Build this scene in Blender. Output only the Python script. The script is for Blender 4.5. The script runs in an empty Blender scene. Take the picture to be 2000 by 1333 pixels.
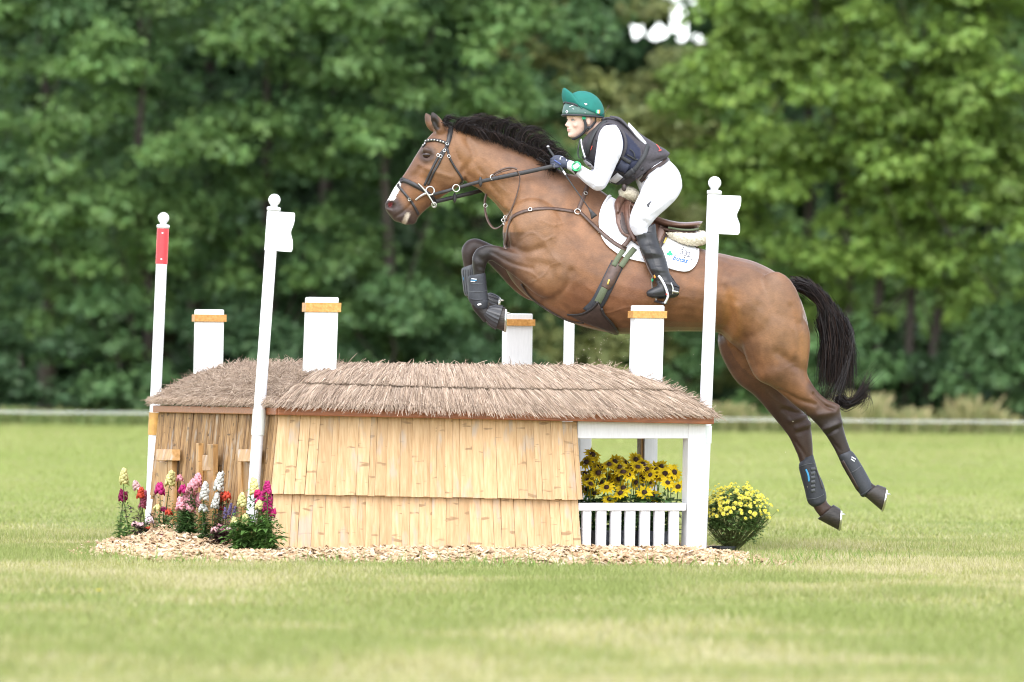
import bpy, bmesh, math, random
import numpy as np
from mathutils import Vector, Matrix
from mathutils.geometry import delaunay_2d_cdt
from mathutils.bvhtree import BVHTree

SC = bpy.context.scene
COL = SC.collection
rng = np.random.default_rng(7)
random.seed(7)

# ------------------------------------------------------------------ camera, sky, sun, exposure
F = 11111.0                 # focal length in pixels of the 2000 px wide photograph (200 mm lens)
H = 0.944                   # camera height above the lawn
Y0PX = 750.0                # image row of the horizon
ROLL = math.radians(0.6)
FOCUS = 31.6
RV = np.array([math.cos(ROLL), 0, math.sin(ROLL)])
UV = np.array([-math.sin(ROLL), 0, math.cos(ROLL)])
CAMP = np.array([0, 0, H])

cd = bpy.data.cameras.new('camera')
cam = bpy.data.objects.new('camera', cd)
COL.objects.link(cam)
cam.matrix_world = Matrix(((RV[0], UV[0], 0, 0), (0, 0, -1, 0), (RV[2], UV[2], 0, H), (0, 0, 0, 1)))
cd.sensor_width = 36
cd.lens = 200
cd.shift_y = (Y0PX - 666.5) / 2000
cd.clip_start = 0.5
cd.clip_end = 600
cd.dof.use_dof = True
cd.dof.focus_distance = FOCUS
cd.dof.aperture_fstop = 2.6
SC.camera = cam

SUN_EL, SUN_AZ = math.radians(58), math.radians(186)     # azimuth measured clockwise from +Y
w = bpy.data.worlds.new('World')
SC.world = w
w.use_nodes = True
wn, wl = w.node_tree.nodes, w.node_tree.links
sky = wn.new('ShaderNodeTexSky')
sky.sky_type = 'NISHITA'
sky.sun_disc = False
sky.sun_elevation = SUN_EL
sky.sun_rotation = SUN_AZ
sky.dust_density = 1.0
sky.air_density = 1.0
hs = wn.new('ShaderNodeHueSaturation')
hs.inputs['Value'].default_value = 2.7
hs.inputs['Saturation'].default_value = 0.36          # bright white overcast
wl.new(sky.outputs[0], hs.inputs['Color'])
wl.new(hs.outputs[0], wn['Background'].inputs[0])
wn['Background'].inputs[1].default_value = 0.15
sd = bpy.data.lights.new('sun', 'SUN')
sd.energy = 1.5
sd.angle = math.radians(60)
sd.color = (1, 0.97, 0.93)
sun = bpy.data.objects.new('sun', sd)
COL.objects.link(sun)
sdir = Vector((math.sin(SUN_AZ) * math.cos(SUN_EL), math.cos(SUN_AZ) * math.cos(SUN_EL), math.sin(SUN_EL)))
sun.rotation_euler = sdir.to_track_quat('Z', 'Y').to_euler()
SC.view_settings.view_transform = 'Standard'
SC.view_settings.look = 'None'
SC.view_settings.gamma = 1
SC.view_settings.exposure = 0.52
SC.render.film_transparent = False
SC.render.engine = 'CYCLES'
SC.cycles.use_denoising = True
SC.cycles.filter_width = 1.05
SC.cycles.max_bounces = 6
SC.cycles.diffuse_bounces = 3
SC.cycles.transmission_bounces = 3

# ------------------------------------------------------------------ helpers
def P(px, py, D):
    """point of the photograph (2000 px wide) at distance D along the view axis"""
    return CAMP + np.array([0, D, 0]) + D / F * ((px - 1000) * RV + (Y0PX - py) * UV)

def PROJ(V):
    V = np.asarray(V) - CAMP
    d = V[:, 1]
    return np.stack([1000 + F * (V @ RV) / d, Y0PX - F * (V @ UV) / d], 1)

def ray(px, py):
    d = P(px, py, 1.0) - CAMP
    return Vector(CAMP), Vector(d).normalized()

WM = {}
def thing(name, label, cat, loc=(0, 0, 0), rz=0.0, group=None):
    o = bpy.data.objects.new(name, None)
    o.empty_display_size = 0.1
    COL.objects.link(o)
    o.location = loc
    o.rotation_euler = (0, 0, rz)
    WM[o] = Matrix.Translation(Vector(loc)) @ Matrix.Rotation(rz, 4, 'Z')
    return tag(o, label, cat, group)

def tag(o, label=None, cat=None, group=None, kind=None):
    if label: o['label'] = label
    if cat: o['category'] = cat
    if group: o['group'] = group
    if kind: o['kind'] = kind
    return o

def copy_tree(o, parent=None):
    c = o.copy()
    COL.objects.link(c)
    if parent: c.parent = parent
    for ch in list(o.children): copy_tree(ch, c)
    return c

def newmesh(name, V, Fc, mats=None, smooth=False, fmi=None, col=None):
    V = np.asarray(V, dtype=np.float32)
    me = bpy.data.meshes.new(name)
    if isinstance(Fc, np.ndarray):
        k = Fc.shape[1]
        me.vertices.add(len(V)); me.vertices.foreach_set('co', V.ravel())
        me.loops.add(Fc.size); me.loops.foreach_set('vertex_index', Fc.astype(np.int32).ravel())
        me.polygons.add(len(Fc))
        me.polygons.foreach_set('loop_start', np.arange(0, Fc.size, k, dtype=np.int32))
        me.polygons.foreach_set('loop_total', np.full(len(Fc), k, dtype=np.int32))
        me.update(calc_edges=True)
    else:
        me.from_pydata([tuple(v) for v in V.tolist()], [], Fc)
        me.update()
    if mats is not None:
        for m in (mats if isinstance(mats, (list, tuple)) else [mats]): me.materials.append(m)
    if fmi is not None: me.polygons.foreach_set('material_index', np.asarray(fmi, dtype=np.int32))
    if smooth: me.polygons.foreach_set('use_smooth', np.ones(len(me.polygons), dtype=bool))
    if col is not None:
        a = me.attributes.new('Col', 'FLOAT_COLOR', 'POINT')
        c = np.ones((len(V), 4), dtype=np.float32); c[:, :3] = col
        a.data.foreach_set('color', c.ravel())
    me.update()
    return me

def obj(name, V, Fc, mats=None, parent=None, smooth=False, fmi=None, col=None, kind=None, bevel=0):
    """one mesh object; V in world space, stored relative to its parent"""
    V = np.asarray(V, dtype=np.float64)
    if parent is not None:
        M = np.array(WM[parent].inverted())
        V = V @ M[:3, :3].T + M[:3, 3]
    me = newmesh(name, V, Fc, mats, smooth, fmi, col)
    o = bpy.data.objects.new(name, me)
    COL.objects.link(o)
    if parent is not None:
        o.parent = parent
        WM[o] = WM[parent]
    else:
        WM[o] = Matrix()
    if kind: o['kind'] = kind
    if bevel:
        b = o.modifiers.new('bevel', 'BEVEL'); b.width = bevel; b.segments = 2; b.limit_method = 'ANGLE'
    return o

class MB:
    """collects pieces of one mesh"""
    def __init__(s): s.V = []; s.F = []; s.n = 0; s.mi = []; s.C = []
    def add(s, V, Fc, mi=0, col=None):
        V = np.asarray(V, dtype=float)
        Fl = Fc.tolist() if isinstance(Fc, np.ndarray) else Fc
        s.F += [tuple(i + s.n for i in f) for f in Fl]
        s.mi += [mi] * len(Fl)
        s.V.append(V); s.n += len(V)
        s.C.append(np.tile(np.array(col if col is not None else (1, 1, 1), dtype=float).reshape(1, -1), (len(V), 1)) if np.ndim(col) < 2 else np.asarray(col))
        return s
    def arr(s): return np.concatenate(s.V)
    def build(s, name, mats, parent=None, smooth=False, col=False, kind=None, bevel=0):
        return obj(name, s.arr(), s.F, mats, parent, smooth, s.mi, np.concatenate(s.C) if col else None, kind, bevel)

BOXF = [(0, 3, 2, 1), (4, 5, 6, 7), (0, 1, 5, 4), (1, 2, 6, 5), (2, 3, 7, 6), (3, 0, 4, 7)]
def box(c, ax, ay, az):
    """box from centre and three half-axis vectors"""
    c, ax, ay, az = (np.asarray(v, dtype=float) for v in (c, ax, ay, az))
    return np.array([c - ax - ay - az, c + ax - ay - az, c + ax + ay - az, c - ax + ay - az,
                     c - ax - ay + az, c + ax - ay + az, c + ax + ay + az, c - ax + ay + az]), BOXF

def crom(pts, sub):
    """Catmull-Rom through rows of pts"""
    p = np.asarray(pts, dtype=float)
    if sub <= 1 or len(p) < 3: 
        if len(p) == 2 and sub > 1:
            t = np.linspace(0, 1, sub + 1)[:, None]; return p[0] * (1 - t) + p[1] * t
        return p
    q = np.vstack([2 * p[0] - p[1], p, 2 * p[-1] - p[-2]])
    out = []
    for i in range(len(p) - 1):
        a, b, c, d = q[i:i + 4]
        for k in range(sub):
            t = k / sub
            out.append(0.5 * (2 * b + (c - a) * t + (2 * a - 5 * b + 4 * c - d) * t * t + (3 * b - a - 3 * c + d) * t ** 3))
    out.append(p[-1])
    return np.array(out)

def skin(C, A, B, n=16, egg=None, ex=2.0, cap=True):
    """rings C + cos*A + sin*B, closed at both ends; faces outward"""
    m = len(C)
    th = np.linspace(0, 2 * math.pi, n, endpoint=False)
    c, s = np.cos(th), np.sin(th)
    if ex != 2.0:
        c = np.sign(c) * np.abs(c) ** (2 / ex); s = np.sign(s) * np.abs(s) ** (2 / ex)
    V = np.zeros((m, n, 3))
    for i in range(m):
        e = 0 if egg is None else egg[i]
        V[i] = C[i] + c[:, None] * A[i] + (s * (1 + e * c))[:, None] * B[i]
    V = V.reshape(-1, 3)
    Fc = []
    for i in range(m - 1):
        for j in range(n):
            k = (j + 1) % n
            Fc.append((i * n + j, i * n + k, (i + 1) * n + k, (i + 1) * n + j))
    if cap:
        V = np.vstack([V, C[0], C[-1]])
        a, b = m * n, m * n + 1
        for j in range(n):
            k = (j + 1) % n
            Fc.append((a, k, j)); Fc.append((b, (m - 1) * n + j, (m - 1) * n + k))
    # outward orientation
    x = V[Fc[0][0]]; nrm = np.cross(V[Fc[0][1]] - x, V[Fc[0][2]] - x)
    if np.dot(nrm, x - C[0]) < 0: Fc = [f[::-1] for f in Fc]
    return V, Fc

def tube(pts, r, n=8, sub=1, flat=None, up=(0, 0, 1), cap=True):
    """tube along pts; r scalar or per point; flat = ratio of second axis"""
    p = np.asarray(pts, dtype=float)
    rr = np.full(len(p), r) if np.isscalar(r) else np.asarray(r, dtype=float)
    if sub > 1:
        q = crom(np.column_stack([p, rr]), sub); p, rr = q[:, :3], q[:, 3]
    if cap and len(p) >= 2:      # a ring close to each end keeps the shading of the wall straight
        p = np.vstack([p[:1], p[:1] + (p[1:2] - p[:1]) * .02, p[1:-1], p[-1:] + (p[-2:-1] - p[-1:]) * .02, p[-1:]])
        rr = np.concatenate([rr[:1], rr[:1] + (rr[1:2] - rr[:1]) * .02, rr[1:-1], rr[-1:] + (rr[-2:-1] - rr[-1:]) * .02, rr[-1:]])
    t = np.gradient(p, axis=0)
    t /= np.linalg.norm(t, axis=1)[:, None] + 1e-12
    up = np.asarray(up, dtype=float)
    A = []
    prev = None
    for i in range(len(p)):
        if prev is None:
            a = up - t[i] * np.dot(up, t[i])
            if np.linalg.norm(a) < 1e-3:
                a = np.array([1., 0, 0]) - t[i] * t[i][0]
        else:
            a = prev - t[i] * np.dot(prev, t[i])
        a /= np.linalg.norm(a) + 1e-12
        prev = a; A.append(a)
    A = np.array(A)
    B = np.cross(t, A)
    f = 1 if flat is None else flat
    return skin(p, A * rr[:, None], B * (rr * f)[:, None], n=n, cap=cap)

def ellipsoid(c, ax, ay, az, n=12, m=8):
    th = np.linspace(0, math.pi, m + 1)
    C = np.array([np.asarray(c) + math.cos(t) * np.asarray(az) for t in th])
    A = np.array([max(math.sin(t), 0.02) * np.asarray(ax) for t in th])
    B = np.array([max(math.sin(t), 0.02) * np.asarray(ay) for t in th])
    return skin(C, A, B, n=n)

# ------------------------------------------------------------------ materials
def nodes(name):
    m = bpy.data.materials.new(name)
    m.use_nodes = True
    return m, m.node_tree.nodes, m.node_tree.links, m.node_tree.nodes['Principled BSDF']

def ramp(nd, stops):
    r = nd.new('ShaderNodeValToRGB')
    e = r.color_ramp.elements
    while len(e) < len(stops): e.new(0.5)
    for k, (p, c) in zip(e, stops):
        k.position = p
        k.color = (c[0], c[1], c[2], 1) if len(c) < 4 else c
    return r

def mixrgb(nd, lk, fac, a, b, mode='MIX'):
    x = nd.new('ShaderNodeMix'); x.data_type = 'RGBA'; x.blend_type = mode
    for sock, v in ((x.inputs[0], fac), (x.inputs[6], a), (x.inputs[7], b)):
        if hasattr(v, 'default_value'): lk.new(v, sock)
        elif isinstance(v, (int, float)): sock.default_value = v
        else: sock.default_value = (v[0], v[1], v[2], 1)
    return x.outputs[2]

def tex(nd, lk, kind='NOISE', scale=5, detail=4, stretch=None, coord='Object', rough=0.55):
    tc = nd.new('ShaderNodeTexCoord')
    mp = nd.new('ShaderNodeMapping')
    lk.new(tc.outputs[coord], mp.inputs[0])
    if stretch: mp.inputs['Scale'].default_value = stretch
    if kind == 'NOISE':
        t = nd.new('ShaderNodeTexNoise'); t.inputs['Detail'].default_value = detail; t.inputs['Roughness'].default_value = rough
    else:
        t = nd.new('ShaderNodeTexVoronoi')
    t.inputs['Scale'].default_value = scale
    lk.new(mp.outputs[0], t.inputs['Vector'])
    return t

def bump(nd, lk, b, h, strength=0.3, dist=0.01):
    x = nd.new('ShaderNodeBump')
    x.inputs['Strength'].default_value = strength
    x.inputs['Distance'].default_value = dist
    lk.new(h, x.inputs['Height'])
    lk.new(x.outputs[0], b.inputs['Normal'])
    return x

def simple(name, c, rough=0.5, var=0.12, scale=30, bs=0.15, bd=0.003, metal=0, spec=0.5, stretch=None, sheen=0):
    """base colour with a light mottling and a fine relief"""
    m, nd, lk, b = nodes(name)
    n = tex(nd, lk, 'NOISE', scale, 5, stretch)
    lo = tuple(x * (1 - var) for x in c); hi = tuple(min(1, x * (1 + var)) for x in c)
    r = ramp(nd, [(0.3, lo), (0.7, hi)])
    lk.new(n.outputs[0], r.inputs[0])
    lk.new(r.outputs[0], b.inputs['Base Color'])
    b.inputs['Roughness'].default_value = rough
    b.inputs['Metallic'].default_value = metal
    b.inputs['Specular IOR Level'].default_value = spec
    if sheen: b.inputs['Sheen Weight'].default_value = sheen
    if bs: bump(nd, lk, b, n.outputs[0], bs, bd)
    return m

def vcol(name, rough=0.6, bs=0.0, scale=60, bd=0.002, var=0.0, spec=0.4, trans=0.0, stretch=None, sheen=0):
    """takes the colour from the mesh's own point colours"""
    m, nd, lk, b = nodes(name)
    a = nd.new('ShaderNodeAttribute'); a.attribute_name = 'Col'
    c = a.outputs['Color']
    n = tex(nd, lk, 'NOISE', scale, 4, stretch)
    if var:
        r = ramp(nd, [(0.3, (1 - var,) * 3), (0.7, (1 + var,) * 3)])
        lk.new(n.outputs[0], r.inputs[0])
        c = mixrgb(nd, lk, 1.0, c, r.outputs[0], 'MULTIPLY')
    lk.new(c, b.inputs['Base Color'])
    b.inputs['Roughness'].default_value = rough
    b.inputs['Specular IOR Level'].default_value = spec
    if sheen: b.inputs['Sheen Weight'].default_value = sheen
    if bs: bump(nd, lk, b, n.outputs[0], bs, bd)
    if trans:
        t = nd.new('ShaderNodeBsdfTranslucent')
        lk.new(c, t.inputs[0])
        x = nd.new('ShaderNodeMixShader'); x.inputs[0].default_value = trans
        lk.new(b.outputs[0], x.inputs[1]); lk.new(t.outputs[0], x.inputs[2])
        lk.new(x.outputs[0], nd['Material Output'].inputs[0])
    return m

def wood(name, dark, mid, light, grain=(60, 60, 3), rough=0.55, knots=True, rv=0.35, spec=0.35):
    """boards: grain along local Z, each board its own tone, nodes and grey weathering"""
    m, nd, lk, b = nodes(name)
    oi = nd.new('ShaderNodeObjectInfo')
    tc = nd.new('ShaderNodeTexCoord')
    ad = nd.new('ShaderNodeVectorMath'); ad.operation = 'MULTIPLY_ADD'
    lk.new(oi.outputs['Random'], ad.inputs[0]); ad.inputs[1].default_value = (37, 21, 53)
    lk.new(tc.outputs['Object'], ad.inputs[2])
    def nz(scale, st, det=4):
        mp = nd.new('ShaderNodeMapping'); mp.inputs['Scale'].default_value = st
        lk.new(ad.outputs[0], mp.inputs[0])
        t = nd.new('ShaderNodeTexNoise'); t.inputs['Scale'].default_value = scale; t.inputs['Detail'].default_value = det
        lk.new(mp.outputs[0], t.inputs['Vector'])
        return t.outputs[0]
    g = nz(1.0, grain)
    r = ramp(nd, [(0.28, dark), (0.5, mid), (0.75, light)])
    lk.new(g, r.inputs[0])
    c = r.outputs[0]
    rr = ramp(nd, [(0, (1 - rv, 1 - rv * 1.15, 1 - rv * 1.3)), (0.5, (1, 1, 1)), (1, (1.08, 1.06, 1.05))])
    lk.new(oi.outputs['Random'], rr.inputs[0])
    c = mixrgb(nd, lk, 1.0, c, rr.outputs[0], 'MULTIPLY')
    if knots:
        k = nz(1.0, (8, 8, 30), 2)
        kr = ramp(nd, [(0.645, (0, 0, 0)), (0.70, (.8, .8, .8))])
        lk.new(k, kr.inputs[0])
        c = mixrgb(nd, lk, kr.outputs[0], c, tuple(x * 0.55 for x in dark))
        s = nz(1.0, (14, 14, 5), 3)
        sr = ramp(nd, [(0.57, (0, 0, 0)), (0.70, (0.6, 0.6, 0.6))])
        lk.new(s, sr.inputs[0])
        c = mixrgb(nd, lk, sr.outputs[0], c, (0.42, 0.38, 0.33))
    lk.new(c, b.inputs['Base Color'])
    b.inputs['Roughness'].default_value = rough
    b.inputs['Specular IOR Level'].default_value = spec
    bump(nd, lk, b, g, 0.35, 0.004)
    return m

M = {}
M['white_paint'] = simple('white_paint', (0.75, 0.745, 0.75), 0.5, 0.05, 14, 0.12, 0.004, stretch=(6, 6, 1))
M['pole_white'] = simple('pole_white', (0.77, 0.77, 0.80), 0.3, 0.02, 8, 0.03)
M['red_plastic'] = simple('red_plastic', (0.72, 0.045, 0.055), 0.4, 0.06, 30, 0.05)
M['collar_wood'] = wood('collar_wood', (0.42, 0.19, 0.05), (0.55, 0.27, 0.075), (0.66, 0.36, 0.12), (70, 70, 70), 0.5, False, 0.1)
M['bamboo'] = wood('bamboo', (0.49, 0.305, 0.148), (0.585, 0.385, 0.20), (0.665, 0.47, 0.27), (90, 90, 2.2), rv=0.14)
M['bamboo_dark'] = wood('bamboo_dark', (0.155, 0.095, 0.05), (0.33, 0.195, 0.085), (0.47, 0.29, 0.135), (160, 160, 2.5), rv=0.45)
M['wood_orange'] = wood('wood_orange', (0.31, 0.165, 0.055), (0.42, 0.235, 0.085), (0.50, 0.30, 0.125), (40, 40, 4), 0.5, True, 0.3)
M['trim_red'] = simple('trim_red', (0.30, 0.10, 0.035), 0.4, 0.3, 12, 0.15, stretch=(1, 8, 8))
M['backing'] = simple('backing', (0.10, 0.06, 0.03), 0.8)
M['straw'] = vcol('straw', 0.75, spec=0.2, trans=0.12)
M['thatch_core'] = simple('thatch_core', (0.28, 0.20, 0.145), 0.9, 0.35, 60, 0.6, 0.02)
M['chips'] = vcol('chips', 0.7, spec=0.2)
M['leaf'] = vcol('leaf', 0.5, spec=0.35, trans=0.35)
M['petal'] = vcol('petal', 0.6, spec=0.2, trans=0.3)
M['grass'] = vcol('grass', 0.6, spec=0.25, trans=0.3)
M['bark'] = simple('bark', (0.06, 0.048, 0.038), 0.9, 0.4, 14, 0.6, 0.02, stretch=(3, 3, 1))
M['black_plastic'] = simple('black_plastic', (0.03, 0.033, 0.04), 0.45, 0.1)
M['grey_plastic'] = simple('grey_plastic', (0.09, 0.10, 0.125), 0.45, 0.1)
# ------------------------------------------------------------------ the lawn
def vnoise(x, y, s, seed=0):
    """smooth value noise on numpy arrays"""
    x = np.asarray(x, dtype=float) / s + 137.3 * seed; y = np.asarray(y, dtype=float) / s + 71.7 * seed
    xi, yi = np.floor(x).astype(int), np.floor(y).astype(int)
    fx, fy = x - xi, y - yi
    fx = fx * fx * (3 - 2 * fx); fy = fy * fy * (3 - 2 * fy)
    def h(a, b):
        n = (a * 374761393 + b * 668265263 + seed * 974711) & 0x7fffffff
        n = ((n ^ (n >> 13)) * 1274126177) & 0x7fffffff
        return ((n ^ (n >> 16)) & 0xffff) / 65535.0
    return (h(xi, yi) * (1 - fx) + h(xi + 1, yi) * fx) * (1 - fy) + (h(xi, yi + 1) * (1 - fx) + h(xi + 1, yi + 1) * fx) * fy

def gz(X, Y):
    X = np.asarray(X, dtype=float); Y = np.asarray(Y, dtype=float)
    t = np.clip((Y - 33) / 45, 0, 1.6)
    return 0.342 * t ** 1.15 + (vnoise(X, Y, 2.7, 3) - 0.5) * 0.03 * np.clip((Y - 33) / 6, 0.15, 1)

def ground_material():
    m, nd, lk, b = nodes('lawn')
    tc = nd.new('ShaderNodeTexCoord')
    def nz(s, st, d):
        mp = nd.new('ShaderNodeMapping'); mp.inputs['Scale'].default_value = st
        lk.new(tc.outputs['Object'], mp.inputs[0])
        t = nd.new('ShaderNodeTexNoise'); t.inputs['Scale'].default_value = s; t.inputs['Detail'].default_value = d
        lk.new(mp.outputs[0], t.inputs['Vector']); return t.outputs[0]
    big = nz(0.55, (1, 0.35, 1), 3)
    mid = nz(5, (1, 0.5, 1), 5)
    fine = nz(60, (1, 0.6, 1), 4)
    r = ramp(nd, [(0.3, (0.19, 0.215, 0.062)), (0.5, (0.23, 0.24, 0.078)), (0.7, (0.27, 0.256, 0.096))])
    lk.new(big, r.inputs[0])
    r2 = ramp(nd, [(0.35, (0.90, 0.93, 0.88)), (0.65, (1.08, 1.05, 1.08))])
    lk.new(mid, r2.inputs[0])
    c = mixrgb(nd, lk, 1.0, r.outputs[0], r2.outputs[0], 'MULTIPLY')
    r3 = ramp(nd, [(0.35, (0.85, 0.88, 0.8)), (0.7, (1.12, 1.1, 1.15))])
    lk.new(fine, r3.inputs[0])
    c = mixrgb(nd, lk, 1.0, c, r3.outputs[0], 'MULTIPLY')
    lk.new(c, b.inputs['Base Color'])
    b.inputs['Roughness'].default_value = 0.85
    b.inputs['Specular IOR Level'].default_value = 0.15
    bump(nd, lk, b, fine, 0.5, 0.03)
    return m

xs = np.concatenate([np.linspace(-160, -9, 16), np.linspace(-8, 8, 90), np.linspace(9, 160, 16)])
ys = np.concatenate([np.linspace(-30, 13, 8), np.linspace(14, 48, 110), np.linspace(49, 90, 42), np.linspace(95, 330, 14)])
gx, gy = np.meshgrid(xs, ys)
gv = np.column_stack([gx.ravel(), gy.ravel(), gz(gx, gy).ravel()])
nx, ny = len(xs), len(ys)
ii = (np.arange(ny - 1)[:, None] * nx + np.arange(nx - 1)[None]).ravel()
tag(obj('lawn', gv, np.column_stack([ii, ii + 1, ii + nx + 1, ii + nx]), ground_material(), smooth=True), kind='structure')

def grass_blades(n, ya, yb, hmin, hmax, wd, margin=1.1, keep=None):
    Y = ya + (yb - ya) * rng.random(n)
    hw = 0.0935 * Y + margin
    X = (rng.random(n) * 2 - 1) * hw
    if keep is not None:
        k = keep(X, Y); X, Y = X[k], Y[k]; n = len(X)
    dry = vnoise(X, Y, 0.55, 5) * 0.5 + vnoise(X, Y * 0.45, 1.6, 9) * 0.5
    lush = vnoise(X, Y * 0.6, 0.8, 21)
    h = (hmin + (hmax - hmin) * rng.random(n)) * (0.55 + 0.75 * lush)
    a = rng.random(n) * 2 * math.pi
    lean = (rng.random(n) ** 0.7) * 0.9
    la = rng.random(n) * 2 * math.pi
    base = np.column_stack([X, Y, gz(X, Y) - 0.004])
    side = np.column_stack([np.cos(a), np.sin(a) * 0.4, np.zeros(n)]) * (wd * (0.6 + 0.8 * rng.random(n)))[:, None]
    tip = base + np.column_stack([np.cos(la) * lean * h, np.sin(la) * lean * h, h * np.sqrt(1 - 0.6 * lean ** 2)])
    V = np.stack([base - side, base + side, tip], 1).reshape(-1, 3)
    Fc = np.arange(3 * n).reshape(-1, 3)
    u = rng.random(n)
    green = np.array([0.248, 0.288, 0.088]); yel = np.array([0.372, 0.355, 0.125]); straw = np.array([0.52, 0.455, 0.29])
    t = np.clip((dry - 0.42) * 3.2 + (u - 0.5) * 0.9, 0, 1)[:, None]
    c = green * (1 - t) + yel * t
    s = np.clip((dry - 0.46) * 2.2 + (rng.random(n) - 0.62) * 1.5, 0, 0.9)[:, None]
    c = c * (1 - s) + straw * s
    c *= (0.85 + 0.3 * rng.random(n))[:, None]
    fr = np.clip((Y - 33) / 10, 0, 1)[:, None]
    c = c * (1 - .75 * fr) + np.array([0.285, 0.342, 0.10]) * .75 * fr
    return V, Fc, np.repeat(c, 3, 0)

# ------------------------------------------------------------------ the jump's own frame
AL = math.radians(20.5)
UJ = np.array([math.cos(AL), math.sin(AL), 0]); VJ = np.array([-math.sin(AL), math.cos(AL), 0]); ZJ = np.array([0, 0, 1.])
OJ = P(545, 800, 30.75) * np.array([1, 1, 0])
def J(x, y, z): return OJ + x * UJ + y * VJ + z * ZJ
def toJ(V): V = np.asarray(V) - OJ; return V @ UJ, V @ VJ, V[..., 2]
def Jpx(px, py, y):
    """where the sight line through a pixel meets the plane y of the jump"""
    d = P(px, py, 1.0) - CAMP
    t = (y - (CAMP - OJ) @ VJ) / (d @ VJ)
    return CAMP + t * d

# wood chip bed ------------------------------------------------------
def ground_at(px, D): q = P(px, 0, D); return q[:2]
BED = np.array([ground_at(*q) for q in [(186, 30.6), (250, 29.9), (330, 29.35), (400, 29.5), (455, 29.25), (540, 29.3), (640, 29.45), (700, 29.25), (800, 29.4), (900, 29.55),
                                        (990, 29.3), (1090, 29.45), (1200, 29.35), (1300, 29.5), (1400, 29.4), (1500, 29.75), (1518, 30.1), (1490, 31.0), (1445, 32.1), (1390, 33.0),
                                        (1250, 33.9), (1000, 34.2), (600, 34.0), (300, 33.8), (222, 32.9), (200, 31.6)]])
def inside(X, Y, poly):
    r = np.zeros(len(X), dtype=bool)
    j = len(poly) - 1
    for i in range(len(poly)):
        xi, yi = poly[i]; xj, yj = poly[j]
        with np.errstate(divide='ignore', invalid='ignore'):
            c = ((yi > Y) != (yj > Y)) & (X < (xj - xi) * (Y - yi) / (yj - yi) + xi)
        r ^= c; j = i
    return r
def edge_dist(X, Y, poly):
    d = np.full(len(X), 1e9)
    for i in range(len(poly)):
        a, b = poly[i - 1], poly[i]
        ab = b - a
        t = np.clip(((X - a[0]) * ab[0] + (Y - a[1]) * ab[1]) / (ab @ ab), 0, 1)
        d = np.minimum(d, np.hypot(X - a[0] - t * ab[0], Y - a[1] - t * ab[1]))
    return d
def mound(X, Y):
    X = np.asarray(X, dtype=float); Y = np.asarray(Y, dtype=float)
    shp = X.shape; X = X.ravel(); Y = Y.ravel()
    e = np.clip(edge_dist(X, Y, BED) / 0.35, 0, 1) * inside(X, Y, BED)
    c = ground_at(365, 32.1)
    g = np.exp(-(((X - c[0]) / 0.55) ** 2 + ((Y - c[1]) / 0.95) ** 2))
    return (gz(X, Y) + e * (0.018 + 0.085 * g + 0.02 * vnoise(X, Y, 0.16, 11))).reshape(shp)

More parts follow.
